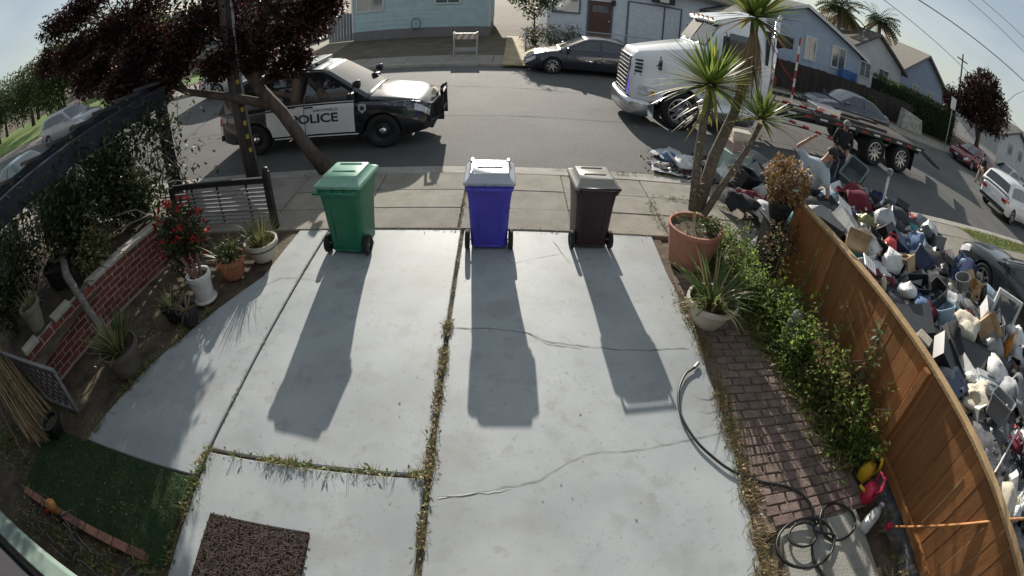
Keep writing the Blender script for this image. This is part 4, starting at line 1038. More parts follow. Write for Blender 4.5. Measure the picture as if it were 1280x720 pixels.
for i, (x, y, h, lab) in enumerate(((25.0,33,7.2,'shaggy palm left of the gap between the gable houses'),(30.3,33.5,7.6,'shaggy palm with drooping fronds behind the white gable house'),(27.8,36,7.0,'small palm between the two shaggy palms'))):
    t = thing('palm_tree', lab, 'tree', (x,y,.03), 0, 'palms behind the gable houses'); r = random.Random(50+i)
    mb = MB(); mb.tube([(0,0,0),(.1,0,h*.5),(.05,.05,h-.6)],[.28,.2,.2],10); mb.build('trunk', m_barkg, t, smooth=True)
    mb = MB()
    for k in range(46):
        a = r.uniform(0,2*PI); el = r.uniform(-.7,1.2); d = Vector((math.cos(a)*math.cos(el),math.sin(a)*math.cos(el),math.sin(el))); q = Vector((0,0,h-.5)); dd = d.copy()
        for s_ in range(9):
            q2 = q + dd*.24; dd = (dd+Vector((0,0,-.13))).normalized()
            sd = dd.cross(Vector((0,0,1))).normalized() if abs(dd.z) < .98 else Vector((1,0,0))
            for e in (1,-1): mb.leaf(q2, sd*e + dd*.7 + Vector((0,0,-.3)), 0.85*(1-.06*s_), .20, mi=0 if el > -.1 else 1)
            q = q2
    mb.build('crown', [leafmat('palm_leaf', (.05,.075,.025), (.10,.12,.045)), leafmat('palm_leaf_dry', (.16,.12,.06), (.24,.19,.10))], t)
for i, (x, y, h, rr, lab) in enumerate(((-44,50,4,4,'dark green park tree, nearest the lawn on the far left'),(-54,54,5,5,'broad dark tree in the row behind the park lawn'),(-66,60,6,5.5,'tall dark tree at the far left of the park row'),(-36,46,4.4,3.8,'dark green tree above the minivan'),(-30,44,5.2,4,'dark tree behind the cream house gap'),(-82,72,7,7,'far hazy tree at the end of the park row'),(-24.5,40,4.5,3,'green tree between the cream and pale grey houses'),(-29,27,6.5,3.2,'dark leafy tree just beyond the minivan'),(-36,27,7,3.6,'large dark tree at the near end of the park lawn'),(-45,33,7,4.2,'spreading dark tree at the middle of the park lawn'),(-23,25,5.5,2.6,'dark tree behind the purple leaved tree'),(-58,38,8,5,'huge dark tree at the left picture edge'),(-70,38,9,6,'dark tree second from the left picture edge'),(-64,33,7,4.5,'low dark tree in front of the huge one'),(-52,33,7.5,4.5,'dark tree in the middle of the park edge'),(-84,42,10,7,'farthest dark tree of the park edge'))):
    tree('park_tree', lab, (x,y,.02), [(x,y,0),(x,y,h*.4),(x,y,h*.6)], [((x,y,h*.75),(rr,rr,h*.4),8),((x-rr*.6,y,h*.55),(rr*.7,rr*.7,h*.35),5),((x+rr*.6,y,h*.6),(rr*.7,rr*.7,h*.35),5),((x,y-rr*.4,h*.4),(rr*.9,rr*.7,h*.32),5)], [m_g1,m_g1,m_g1,m_g2], m_bark, 3600, .46, 60+i, .25, group='trees around the park')
tree('yard_tree', 'small leafy tree between the teal and the white bungalow', (1.3,26.5,.02), [(1.3,26.5,0),(1.3,26.4,1.4)], [((1.2,26.3,2.2),(1.0,.8,1.0),4),((.4,26.2,2.9),(.9,.8,1.0),4),((2.0,26.4,2.6),(.8,.8,.8),3)], [m_g2,m_g1], m_bark, 2200, .16, 71, .08)
for i, (px, py, rr, lab) in enumerate(((668,38,.7,'round shrub by the wire fence corner'),(690,33,.55,'shrub below the window of the white bungalow'),(715,34,.6,'spiky shrub left of the brown door'),(1090,118,.6,'low shrub at the foot of the hedge'))):
    Y = 25.5 if i < 3 else 22.0; c = AY(px,py,Y); t = thing('shrub', lab, 'shrub', (c.x,Y,.02)); mb = MB(); foliage(mb, (c.x,Y,.55), (rr*1.3,rr,.75), 900, .13, random.Random(80+i), (0,1), shell=.2); mb.build('foliage', [m_g1,m_g2], t, world=True)
    mb = MB()
    for k in range(5): mb.tube([(c.x,Y,0),(c.x+rv(-.4,.4),Y+rv(-.3,.3),.8)],.015,5)
    mb.build('stems', m_bark, t, world=True)
# utility pole with conduit and yellow markers
pb = G(316,217,0); pu = AY(286,46,pb.y)
up = thing('utility_pole', 'weathered wooden utility pole with yellow markers in front of the police car', 'pole', (pb.x,pb.y,0))
lean = (pu-pb)*(1/(pu.z))
def PP(z, ox=0, oy=0): return (lean.x*z+ox, lean.y*z+oy, z)
mb = MB(); mb.tube([PP(-.1),PP(2),PP(5),PP(9)],[.155,.15,.14,.12],16); mb.build('shaft', mat('pole_wood', (.075,.06,.052), .9, col2=(.13,.11,.095), scale=9, stretch=(1,1,.12), bump=.6), up, smooth=True)
mb = MB(); mb.tube([PP(0,.19,-.06),PP(2.5,.18,-.06),PP(6,.17,-.06)],[.03,.03,.03],10); mb.build('conduit', m_galv, up, smooth=True)
mb = MB(); mb.tube([PP(0,.11,-.14),PP(6,.10,-.13)],.012,6); mb.build('ground_wire', m_trim, up)
m_yel = mat('marker_yellow', (.5,.33,.04), .5)
for k in range(6):
    mb = MB(); z = .55+k*.28; b_ = PP(z,.135,-.115); mb.box(b_,(.07,.02,.09),Matrix.Rotation(.7,3,'Z')); mb.build('marker', m_yel, up)
# overhead wires on the right, and a far pole
m_wire = mat('wire_black', (.02,.02,.02), .6)
fp = thing('utility_pole', 'far utility pole beyond the dark round tree', 'pole', (48,36,0)); MB().tube([(0,0,0),(0,0,9.5)],[.15,.1],10).build('shaft', m_bark, fp); MB().bx(-1.2,1.2,-.06,.06,8.6,8.75).build('crossarm', m_bark, fp)
for i, (pa, pb_, lab) in enumerate((((1110,0),(1215,92),'thin overhead wire nearest the palms'),((1155,0),(1280,98),'thick overhead cable crossing the sky'),((1215,0),(1280,62),'overhead wire near the top corner'),((1232,0),(1280,44),'topmost overhead wire at the corner'))):
    d0_, d1_ = ray(*pa), ray(*pb_); cz = Vector((0,0,CAM_H)); A = cz + d0_*(26/d0_.y if i else 30/d0_.y); Bp = cz + d1_*(24/d1_.y if i else 30/d1_.y)
    A2 = A + (A-Bp)*1.5; B2 = Bp + (Bp-A)*1.2; pts = []
    for k in range(17): t = k/16; q = A2 + (B2-A2)*t; q.z -= .9*math.sin(PI*t)*0.3; pts.append(q)
    mb = MB(); mb.tube(pts,(.03,.05,.03,.03)[i],6); o = mb.build('overhead_wire', m_wire); tag(o, lab, 'wire')

# ================================================================== wheeled bins
def rrect(w_, d_, r, z, n=5, off=(0,0)):
    pts = []
    for cx, cy, a0 in ((w_/2-r,d_/2-r,0),(-w_/2+r,d_/2-r,PI/2),(-w_/2+r,-d_/2+r,PI),(w_/2-r,-d_/2+r,3*PI/2)):
        for k in range(n+1):
            a = a0 + PI/2*k/n; pts.append((cx+r*math.cos(a)+off[0], cy+r*math.sin(a)+off[1], z))
    return pts
def closed_loft(rows, caps=True):
    mb = MB(); mb.grid(rows, close=True); n = len(rows[0]); k = (len(rows)-1)*n
    if caps: mb.f += [tuple(range(n))[::-1], tuple(k+i for i in range(n))]; mb.m += [0,0]
    return mb
def bin_cart(label, loc, rz, col, lidcol, nm, style=0, sc=1.0, hz=.0):
    t = thing('wheelie_bin', label, 'bin', loc, rz, 'wheelie bins at the end of the driveway')
    mb_ = mat(nm+'_plastic', col, .42, var=.14, scale=3, bump=.04, bscale=200, spec=.45, layers=[(5,tuple(c*.62+.008 for c in col),.52,.72,.6),(30,tuple(c*.7+.09 for c in col),.66,.72,.45)])
    ml = mat(nm+'_lid', lidcol, .27, var=.10, scale=4, bump=.03, bscale=150, spec=.5, layers=[(6,tuple(c*.72 for c in lidcol),.52,.72,.6),(26,tuple(c*.6 for c in lidcol),.64,.7,.5)])
    W, D, Z = .55, .62, .90
    rows = [rrect(.43,.46,.05,.035,off=(0,.0)), rrect(.45,.48,.06,.05), rrect(.47,.50,.06,.30,off=(0,.01)), rrect(.50,.55,.06,.62,off=(0,.015)), rrect(.535,.60,.06,Z-.10,off=(0,.02)), rrect(.54,.605,.06,Z-.05,off=(0,.02))]
    closed_loft(rows).build('body', mb_, t, sharp=35)
    rows = [rrect(.545,.61,.06,Z-.055,off=(0,.02)), rrect(.585,.65,.07,Z-.045,off=(0,.02)), rrect(.59,.655,.07,Z,off=(0,.02)), rrect(.54,.60,.06,Z+.004,off=(0,.02))]
    closed_loft(rows).build('rim', mb_, t, sharp=40)
    # moulded panel ribs on the near face
    for s in (1,-1):
        mb = MB(); mb.bar((s*.13,-.235,.10),(s*.155,-.262,.70),.018,.016,up=(0,-1,0)); mb.build('rib', mb_, t, bev=.004)
        mb = MB(); mb.bar((s*.25,-.20,.58),(s*.20,-.262,.55),.012,.012); mb.build('rib', mb_, t)
    mb = MB(); mb.box((0,-.232,.055),(.34,.03,.03)); mb.build('foot_lip', mb_, t, bev=.006)
    # lid: hinge towards us, domed
    dh = .13
    rows = [rrect(.60,.67,.03,Z+.008,off=(0,.03)), rrect(.615,.685,.035,Z+.018,off=(0,.03)), rrect(.61,.68,.035,Z+.045,off=(0,.03)), rrect(.57,.64,.035,Z+.06,off=(0,.035)), rrect(.50,.54,.03,Z+.075,off=(0,.03)), rrect(.46,.48,.03,Z+dh-.02,off=(0,.03)), rrect(.44,.45,.03,Z+dh,off=(0,.03))]
    ld = closed_loft(rows).build('lid', ml, t, sharp=50)
    if style == 1:
        mb = MB(); mb.box((0,.10,Z+dh+.006),(.30,.22,.014)); mb.build('lid_panel', ml, ld, bev=.006)
        for s in (1,-1):
            mb = MB(); mb.box((s*.225,.26,Z+.11),(.05,.10,.06)); mb.build('hinge_lug', ml, ld, bev=.012)
    else:
        mb = MB(); mb.box((0,-.03,Z+dh+.005),(.30,.03,.012)); mb.build('lid_rib', ml, ld, bev=.005)
        mb = MB(); mb.box((0,.20,Z+dh+.005),(.30,.03,.012)); mb.build('lid_rib', ml, ld, bev=.005)
    # handle on the hinge side
    hd = MB(); hd.tube([(-.27,-.41,Z+hz),(.27,-.41,Z+hz)],.016,10); hd.build('handle', mb_, t, smooth=True)
    for x in (-.255,.255) if hz else (-.235,-.08,.08,.235):
        mb = MB(); mb.hexa([(x-.014,-.402,Z+hz-.015),(x+.014,-.402,Z+hz-.015),(x+.014,-.29,Z-.06),(x-.014,-.29,Z-.06),(x-.014,-.418,Z+hz+.012),(x+.014,-.418,Z+hz+.012),(x+.014,-.29,Z-.0),(x-.014,-.29,Z-.0)]); mb.build('handle_bracket', mb_, t)
    mb = MB(); mb.tube([(-.29,-.19,.125),(.29,-.19,.125)],.012,8); mb.build('axle', m_galv, t)
    for s in (1,-1):
        w_ = child('wheel', HUB, t, (s*.27,-.19,.125), (.125,.09,.125), -PI/2 if s > 0 else PI/2); child('tyre', TY, w_); child('rim', RIMS['steel'], w_)
    t.scale = (sc,)*3
    return t
bin_cart('green wheelie bin with pale green lid, leftmost of the three', (-1.97,5.53,0), math.radians(-6), (.017,.165,.092), (.22,.42,.32), 'green', 0, 1.04)
bin_cart('purple blue wheelie bin in the middle with a glaring lid', (-.18,5.66,0), math.radians(1), (.065,.055,.46), (.42,.44,.50), 'purple', 1, 1.0)  # lid colour paled towards white, painting in sun glare
bin_cart('dark brown wheelie bin with grey lid beside the potted yucca', (1.11,5.74,0), math.radians(4), (.036,.018,.022), (.30,.28,.25), 'brown', 0, .94, .08)

# ================================================================== left garden
m_brick = mat('red_brick', (.17,.048,.042), .9, col2=(.25,.085,.07), scale=20, bump=.5, bscale=60, rand=.28)
m_mortar = mat('mortar', (.46,.38,.35), .95, var=.2, scale=20, bump=.4)
m_cap = mat('cap_concrete', (.36,.33,.28), .9, col2=(.46,.43,.37), scale=8, bump=.4)
WA, WB = Vector((-4.98,5.05,0)), Vector((-5.62,2.15,0))
bw = thing('brick_wall', 'low red brick planter wall with pale cap stones left of the driveway', 'wall', WA)
u = (WB-WA).normalized(); nrm = Vector((-u.y,u.x,0));  nrm = nrm if nrm.x > 0 else -nrm; LW = (WB-WA).length
def WP(s_, d_, z): v = WA + u*s_ + nrm*d_; return (v.x, v.y, z)
def wall_box(mb, s0, s1, d0, d1, z0, z1): mb.hexa([WP(s0,d0,z0),WP(s1,d0,z0),WP(s1,d1,z0),WP(s0,d1,z0),WP(s0,d0,z1),WP(s1,d0,z1),WP(s1,d1,z1),WP(s0,d1,z1)])
mb = MB(); wall_box(mb,0,LW,-.19,-.012,-.05,.60); mb.build('mortar_core', m_mortar, bw, world=True)
BL, BH, J = .22, .070, .019
row = 0; z = .0
while z + BH < .615:
    s_ = -(BL+J)/2*(row%2)
    while s_ < LW:
        a, b = max(0,s_), min(LW,s_+BL)
        if b - a > .03:
            mb = MB(); wall_box(mb,a,b,-.10,rv(-.006,.003),z,z+BH); mb.build('brick', m_brick, bw, world=True, bev=.004, seg=1)
        s_ += BL+J
    z += BH+J; row += 1
s_ = 0
while s_ < LW-.1:
    L_ = rv(.34,.42)
    if R.random() < .8: mb = MB(); wall_box(mb,s_+.01,min(LW,s_+L_),-.20,.02,.612,.665+rv(0,.01)); mb.build('cap_stone', m_cap, bw, world=True, bev=.01)
    s_ += L_
struct(lumpy(-9.0,-5.25,2.2,5.6,.50,.03,.2).build('raised_bed', m_soil, smooth=True))
# slatted low gate at the sidewalk
m_dk = mat('dark_stain', (.022,.020,.024), .55, var=.3, scale=10)
m_slat = mat('slat_paint', (.26,.26,.27), .5, var=.2, scale=10)
gt = thing('slatted_gate', 'low dark gate of thin horizontal slats behind the pots', 'gate', (-4.35,6.02,0))
for x, h in ((-5.32,.80),(-3.40,.92)): mb = MB(); mb.bx(x-.05,x+.05,5.97,6.07,0,h); mb.build('post', m_dk, gt, world=True, bev=.01); 
mb = MB(); mb.lathe([(0,.99),(.04,.98),(.055,.94),(.04,.91)],12,(-3.40,6.02,0)); mb.build('post_ball', m_dk, gt, world=True, smooth=True)
mb = MB(); mb.bx(-5.27,-3.45,5.99,6.05,.74,.83); mb.build('top_rail', m_dk, gt, world=True, bev=.008)
for k in range(9): z = .10+k*.068; mb = MB(); mb.bx(-5.27,-3.45,6.0,6.035,z,z+.028); mb.build('slat', m_slat, gt, world=True, bev=.004, seg=1)
for x in (-4.9,-4.36,-3.8): mb = MB(); mb.bx(x-.015,x+.015,6.037,6.055,.08,.74); mb.build('upright', m_dk, gt, world=True)
# arbour beam and post
ar = thing('arbour', 'dark timber arbour beam and post above the raised bed', 'arbour', (-6.0,6.95,0))
m_beam = mat('navy_timber', (.020,.024,.034), .5, var=.3, scale=6, stretch=(1,.2,1), bump=.3)
mb = MB(); mb.bx(-6.07,-5.93,-1.5,7.05,2.02,2.36); mb.build('beam', m_beam, ar, world=True, bev=.01)
mb = MB(); mb.bx(-6.45,-6.34,-1.5,7.0,2.30,2.44); mb.build('beam', m_beam, ar, world=True, bev=.01)
mb = MB(); mb.bx(-6.10,-5.90,6.85,7.03,-.05,2.02); mb.build('post', m_dk, ar, world=True, bev=.01)
mb = MB(); mb.hexa([(-6.05,6.85,1.50),(-5.95,6.85,1.50),(-5.95,6.85,1.67),(-6.05,6.85,1.67),(-6.05,6.4,2.02),(-5.95,6.4,2.02),(-5.95,6.25,2.02),(-6.05,6.25,2.02)]); mb.build('brace', m_beam, ar, world=True)
k = 0; y = -1.2
while y < 6.9:
    mb = MB(); mb.bx(-6.62,-5.90,y,y+.045,2.345 if False else 2.445,2.50); mb.build('batten', m_beam, ar, world=True); y += .62
# lattice panel
m_lat = mat('lattice_grey', (.22,.22,.225), .8, var=.2, scale=15)
la = thing('lattice_panel', 'weathered grey diagonal lattice panel leaning at the end of the brick wall', 'lattice', (-5.9,2.08,0))
x0, x1, z0, z1 = -7.2, -4.74, .02, .62
for sg in (1,-1):
    c = -8.2
    while c < -3.6:
        # diagonal strip x = c + sg*z
        pts = []
        za, zb_ = z0, z1
        xa, xb = c + sg*za, c + sg*zb_
        if sg > 0: 
            if xa < x0: za += x0-xa; xa = x0
            if xb > x1: zb_ -= xb-x1; xb = x1
        else:
            if xa > x1: za += xa-x1; xa = x1
            if xb < x0: zb_ -= x0-xb; xb = x0
        if zb_-za > .04: mb = MB(); mb.bar((xa,2.08-.008*sg,za),(xb,2.08-.008*sg,zb_),.010,.035,up=(0,1,0)); o = MB(); mb = MB(); mb.bar((xa,2.08-.007*sg,za),(xb,2.08-.007*sg,zb_),.040,.012,up=(0,1,0)); mb.build('lath', m_lat, la, world=True)
        c += .165
for a, b in (((x0,2.06,z1),(x1,2.06,z1)),((x1,2.06,z0),(x1,2.06,z1)),((x0,2.06,z0),(x1,2.06,z0))): mb = MB(); mb.bar(a,b,.05,.04); mb.build('frame', m_lat, la, world=True)
# reed bundle
m_reed = mat('reed', (.26,.18,.09), .85, col2=(.36,.27,.15), scale=14, rand=.3)
rb = thing('reed_bundle', 'bundle of dry straw coloured reeds lying by the lattice', 'reeds', (-5.7,1.6,0)); r = random.Random(5)
for k in range(90):
    o_ = Vector((r.gauss(0,.07),r.gauss(0,.10),abs(r.gauss(.10,.09)))); a = Vector((-7.0,2.0,.50)) + o_ + Vector((r.uniform(-.3,.3),0,0)); b = Vector((-5.12,1.55,.02)) + Vector((o_.x+r.gauss(0,.08),o_.y*1.5,max(.0,o_.z*.9)))
    mb = MB(); m_ = (a+b)/2 + Vector((r.gauss(0,.02),r.gauss(0,.03),r.gauss(.03,.02))); mb.tube([a,m_,b],[.006,.008,.007],5); mb.build('reed', m_reed, rb, world=True)
mb = MB(); mb.tube([(-6.0+.0,1.62,.02),(-6.0,1.60,.36),(-6.02,1.80,.46),(-6.04,2.0,.36),(-6.0,2.0,.02)],.012,6); mb.build('binding_twine', m_dk, rb, world=True)
# pots
def pot(name, label, loc, r0, r1, h, m, soil=True, lip=.018, rz=0, cat='pot', rings=()):
    t = thing(name, label, cat, loc)
    prof = [(0.0,.012),(r0*.96,.0),(r0,.012)] 
    for k in range(1,5): f = k/5; prof.append((r0+(r1-r0)*f**.85, h*f*.9))
    prof += [(r1-.004,h-.06),(r1+lip,h-.055),(r1+lip,h),(r1-.012,h),(r1-.02,h-.05),(r1*.92,h-.07)]
    mb = MB(); mb.lathe(prof, 30); mb.build('vessel', m, t, sharp=50)
    if soil:
        mb = MB(); rows = []; n = 24
        for rr in (0.001,.4,.75,1.0):
            rows.append([(rr*r1*.93*math.cos(2*PI*j/n), rr*r1*.93*math.sin(2*PI*j/n), h-.055+rv(-.008,.012)) for j in range(n)])
        mb.grid(rows, close=True); mb.build('soil', m_soil, t, smooth=True)
    return t
m_tc = mat('terracotta', (.30,.10,.05), .85, col2=(.38,.15,.085), scale=5, bump=.2, layers=[(6,(.45,.33,.26),.58,.75,.5)])
m_cream = mat('cream_glaze', (.46,.43,.36), .6, col2=(.55,.52,.45), scale=4, layers=[(7,(.30,.25,.19),.6,.78,.6)])
m_wpot = mat('white_pot', (.60,.60,.58), .5, var=.1, layers=[(8,(.36,.33,.28),.6,.78,.5)])
m_blk = mat('black_pot', (.022,.022,.024), .55, var=.3)
m_gpot = mat('greybrown_pot', (.10,.085,.07), .7, col2=(.16,.14,.12), scale=5)
m_olive = mat('olive_pot', (.20,.20,.14), .7, col2=(.27,.27,.20), scale=5)
m_lf = leafmat('strap_leaf', (.05,.09,.025), (.10,.14,.04)); m_lfd = leafmat('strap_leaf_dry', (.24,.19,.09), (.34,.28,.15), trans=.2)
m_lfl = leafmat('pale_leaf', (.14,.18,.06), (.24,.25,.11))
def straps(parent, h, n, L, wd, mats, seed, spread=.06, up=(.5,1.6), droop=(.3,1.2), name='leaf', big=True):
    r = random.Random(seed)
    for k in range(n):
        a = r.uniform(0,2*PI); rad = r.uniform(0,spread); el = r.uniform(*up)
        mb = MB(); mb.blade((rad*math.cos(a),rad*math.sin(a),h-.05), (math.cos(a),math.sin(a),el), L*r.uniform(.6,1.2), wd*r.uniform(.7,1.2), r.uniform(*droop), 5)
        mb.build(name, r.choice(mats), parent)
def bushy(parent, c, rad, n, ls, mats, seed, name='foliage', lw=.55, stems=5, base=None, shell=.1):
    r = random.Random(seed); mb = MB(); foliage(mb, c, rad, n, ls, r, tuple(range(len(mats))), lw=lw, shell=shell); mb.build(name, mats, parent)
    b = Vector(base or (c[0],c[1],0))
    for k in range(stems):
        e = Vector(c) + Vector((r.gauss(0,rad[0]*.5),r.gauss(0,rad[1]*.5),r.uniform(-.1,.6)*rad[2])); mb = MB(); limb(mb, b, e, .012, .004, r, 4, .1); mb.build('stem', m_bark, parent)
t = pot('potted_plant', 'white ribbed urn with cut pink stems at the slab edge', (-3.70,4.22,0), .13, .155, .40, m_wpot, cat='potted plant')
for z in (.03,.34): mb = MB(); mb.lathe([(.135,z-.015),(.175,z),(.135,z+.02)],24); mb.build('moulding', m_wpot, t, smooth=True)
r = random.Random(3)
for k in range(11):
    a = r.uniform(0,2*PI); mb = MB(); mb.tube([(.05*math.cos(a),.05*math.sin(a),.33),(.13*math.cos(a)-.03,.13*math.sin(a),.33+r.uniform(.18,.36))],[.014,.010],6); mb.build('stem', mat('pink_stem', (.20,.11,.09), .8, rand=.2), t)
t = pot('potted_plant', 'terracotta pot with grassy green plant', (-3.50,4.75,0), .14, .20, .30, m_tc, cat='potted plant'); straps(t, .30, 95, .34, .016, [m_lf,m_lfd,m_lfl], 11, .15); bushy(t, (0,0,.42), (.2,.2,.13), 260, .06, [m_lf,m_lfl], 18, stems=4, base=(0,0,.25))
t = pot('potted_plant', 'cream pot with yellow green grassy plant by the gate post', (-3.22,5.18,0), .15, .23, .28, m_cream, cat='potted plant'); straps(t, .28, 170, .40, .013, [m_lfl,m_lfd,m_lf], 12, .17, (1.0,3.0))
mb = MB(); mb.lathe([(.232,.19),(.236,.20),(.236,.225),(.232,.235)],30); mb.build('rim_band', m_gpot, t, smooth=True)
t = pot('potted_plant', 'large grey brown pot of broad pale aloe leaves at the slab corner', (-4.24,2.86,0), .20, .27, .36, m_gpot, cat='potted plant'); straps(t, .36, 100, .50, .036, [m_lfl,m_lf,m_lfl,m_lfd], 13, .14, (.6,2.2), (.1,.7))
t = pot('potted_plant', 'black plastic pot, nearer of the pair beside the white urn', (-3.68,3.74,0), .10, .135, .24, m_blk, cat='potted plant'); straps(t, .24, 26, .24, .012, [m_lfd], 14, .05)
t = pot('potted_plant', 'black plastic pot with straggly succulent, farther of the pair', (-4.0,3.82,0), .11, .14, .22, m_blk, cat='potted plant'); straps(t, .22, 60, .28, .02, [m_lfl,m_lfd,m_lf], 15, .1)
t = pot('potted_plant', 'olive square-shouldered pot standing on the brick wall end', (-5.72,2.62,.67), .12, .175, .36, m_olive, cat='potted plant'); straps(t, .36, 70, .30, .012, [m_lfl,m_lfd], 16, .14)
t = pot('planter', 'round black planter behind the brick wall', (-6.35,3.75,.52), .2, .27, .36, m_blk, cat='planter')
t = pot('bucket', 'dark rubber bucket at the end of the reed bundle', (-4.90,1.66,0), .10, .14, .22, m_blk, cat='bucket')
# weathered driftwood branch reaching over the wall into the big pot
mb = MB(); pts = [Vector((-6.05,3.75,.95)),Vector((-5.6,3.42,.90)),Vector((-5.2,3.25,.72)),Vector((-4.85,3.1,.55)),Vector((-4.5,2.98,.40)),Vector((-4.3,2.9,.34))]
mb.tube(pts,[.075,.07,.055,.06,.05,.03],10); mb.tube([pts[0],pts[0]+Vector((-.1,.15,.12))],[.07,.02],8); mb.tube([pts[0],pts[0]+Vector((-.22,-.06,-.02)),pts[0]+Vector((-.32,-.12,.05))],[.03,.022,.015],8)
mb.tube([pts[2],pts[2]+Vector((.1,.16,.1)),pts[2]+Vector((.22,.2,.08))],[.03,.02,.01],8)
o = mb.build('driftwood_branch', mat('driftwood', (.13,.115,.10), .95, col2=(.23,.21,.19), scale=10, stretch=(1,1,1), bump=1.0, bscale=25), smooth=True); tag(o, 'grey weathered branch leaning over the brick wall', 'branch')
# red flowering bush
m_red = leafmat('red_petal', (.42,.01,.012), (.60,.03,.03), trans=.3)
fl = thing('flowering_bush', 'bush with bright red flowers behind the white urn', 'bush', (-4.25,4.75,-.03)); r = random.Random(9)
bushy(fl, (0,0,.66), (.48,.48,.60), 1300, .085, [m_g2,m_g1,m_plum2], 17, stems=9)
for k in range(46):
    d = Vector((r.gauss(0,1),r.gauss(-.3,1),r.gauss(.4,1))).normalized(); q = Vector((d.x*.40,d.y*.40,.66+d.z*.55)); mb = MB()
    for j in range(7): mb.leaf(q,(r.gauss(0,1),r.gauss(-.3,1),r.gauss(.4,1)),.05*r.uniform(.7,1.3),.04)
    mb.build('flower', m_red, fl)
# shrubs of the raised bed and vines under the beam
m_sg = leafmat('sage_leaf', (.055,.07,.03), (.11,.13,.065)); m_sg2 = leafmat('sage_leaf_light', (.14,.15,.075), (.22,.22,.12))
shr = [((-6.1,5.2,.5),(.7,.8,.85),2300,'tall leafy shrub under the arbour beam nearest the post'),((-6.2,4.2,.5),(.8,.75,.85),2300,'tangled leafy shrub in the middle of the raised bed'),((-7.0,3.2,.5),(.9,.8,.8),1900,'straggly shrub at the left end of the raised bed'),((-5.55,5.35,.45),(.35,.4,.55),700,'shrub with pale twigs beside the brick wall end'),((-7.8,5.0,.4),(.9,.9,.9),1200,'dark shrub behind the arbour beam'),((-5.55,4.1,.5),(.28,.5,.35),500,'low yellowish shrub spilling over the brick wall'),((-6.9,4.6,.5),(.7,.7,.85),1300,'tall shrub against the back of the arbour beam'),((-7.0,6.2,.0),(.8,.7,1.1),1500,'leafy shrub beside the arbour post'),((-6.6,2.6,.5),(.5,.5,.55),800,'shrub behind the olive pot')]
for i, (b, rad, n, lab) in enumerate(shr):
    t = thing('shrub', lab, 'shrub', b, 0, 'shrubs of the raised bed'); bushy(t, (0,0,rad[2]*1.0), rad, int(n*1.7), .10, [m_sg,m_g1,m_g1,m_sg2] if i != 5 else [m_lfl,m_sg,m_lfd], 90+i, stems=8, lw=.5)
vn = thing('climbing_vine', 'thin leafy vine climbing the arbour post', 'vine', (-6.0,6.75,0)); r = random.Random(44)
mb = MB(); 
for k in range(7): limb(mb, (r.gauss(0,.1),r.gauss(0,.1),0), (r.gauss(.1,.25),r.gauss(-.2,.35),r.uniform(1.3,2.2)), .018, .006, r, 6, .12)
mb.build('stems', m_barkg, vn)
mb = MB()
for k in range(1100): mb.leaf((r.gauss(.05,.30),r.gauss(-.6,.7),r.uniform(.2,2.15)),(r.gauss(0,1),r.gauss(0,1),r.gauss(-.2,.8)),.15*r.uniform(.7,1.3),.07,mi=r.choice((0,1)))
mb.build('foliage', [m_sg,m_g1], vn)
bv = thing('hanging_vine', 'leafy vine hanging along the underside of the arbour beam', 'vine', (-6.0,4.6,2.0)); r = random.Random(46); mb = MB()
for k in range(1500):
    y9 = r.uniform(-2.2,2.2); dn = abs(r.gauss(0,.22))*(.4+.6*abs(math.sin(y9*2.3))); mb.leaf((r.gauss(.05,.14),y9,.05-dn*1.6+r.gauss(0,.05)+(.3 if r.random() < .25 else 0)),(r.gauss(0,1),r.gauss(0,1),r.gauss(-.3,.8)),.12*r.uniform(.6,1.4),.06,mi=r.choice((0,0,1)))
mb.build('foliage', [m_g1,m_sg], bv); mb = MB(); mb.tube([(.08,-2.2,.0),(.1,-1,-.08),(.06,.3,.0),(.1,1.4,-.1),(.05,2.2,.0)],.014,6); mb.build('stem', m_barkg, bv)
for (a, b_, c_, lab) in (((-5.0,5.2,.6),(-5.2,4.9,1.0),(-5.7,4.6,1.05),'pale dry twig arching high over the brick wall'),((-5.3,5.3,.6),(-5.0,5.0,.85),(-5.5,4.4,.9),'pale dry twig lying low over the brick wall')):
    mb = MB(); mb.tube([a,b_,c_],[.016,.014,.008],7); o = mb.build('dry_twig', m_barkg, smooth=True); tag(o, lab, 'twig', 'dry twigs over the brick wall')
# artificial turf, brick edging, ornament
tf = struct(lumpy(-5.15,-2.63,.74,1.72,.004,.006,.08).build('artificial_turf', mat('turf_backing', (.018,.045,.016), .95, col2=(.04,.06,.022), scale=5)))
grass_stuff('grass', 'dark green artificial turf pile beside the mat', lambda r: (r.uniform(-5.15,-2.63), r.uniform(.74,1.72), .004), 14000, .022, .006, [leafmat('turf_a', (.014,.05,.02), (.025,.075,.028), trans=.15), leafmat('turf_b', (.05,.085,.028), (.08,.11,.04), trans=.2)], 8)
be = thing('brick_edging', 'row of worn bricks along the edge of the artificial turf', 'edging', (-3.9,.73,0))
m_brk2 = mat('worn_brick', (.23,.105,.075), .9, col2=(.34,.17,.12), scale=14, bump=.5, rand=.35)
for k in range(10): x = -5.02+k*.222; mb = MB(); mb.box((x+.105,.71+.006*k,.03+rv(-.006,.006)),(.205,.10,.075),Matrix.Rotation(rv(-.04,.04)+.03,3,'Z')); mb.build('brick', m_brk2, be, world=True, bev=.008)
on = thing('garden_ornament', 'rusty orange mushroom shaped ornament on a twig stem by the brick edging', 'ornament', (-4.13,.70,0))
m_orn = mat('orange_rust', (.45,.19,.05), .8, col2=(.55,.27,.09), scale=25, bump=.8, bscale=40)
mb = MB(); mb.lathe([(.001,.30),(.05,.29),(.075,.25),(.07,.20),(.045,.18),(.05,.15),(.03,.11),(.001,.10)],14); mb.build('cap', m_orn, on, smooth=True)
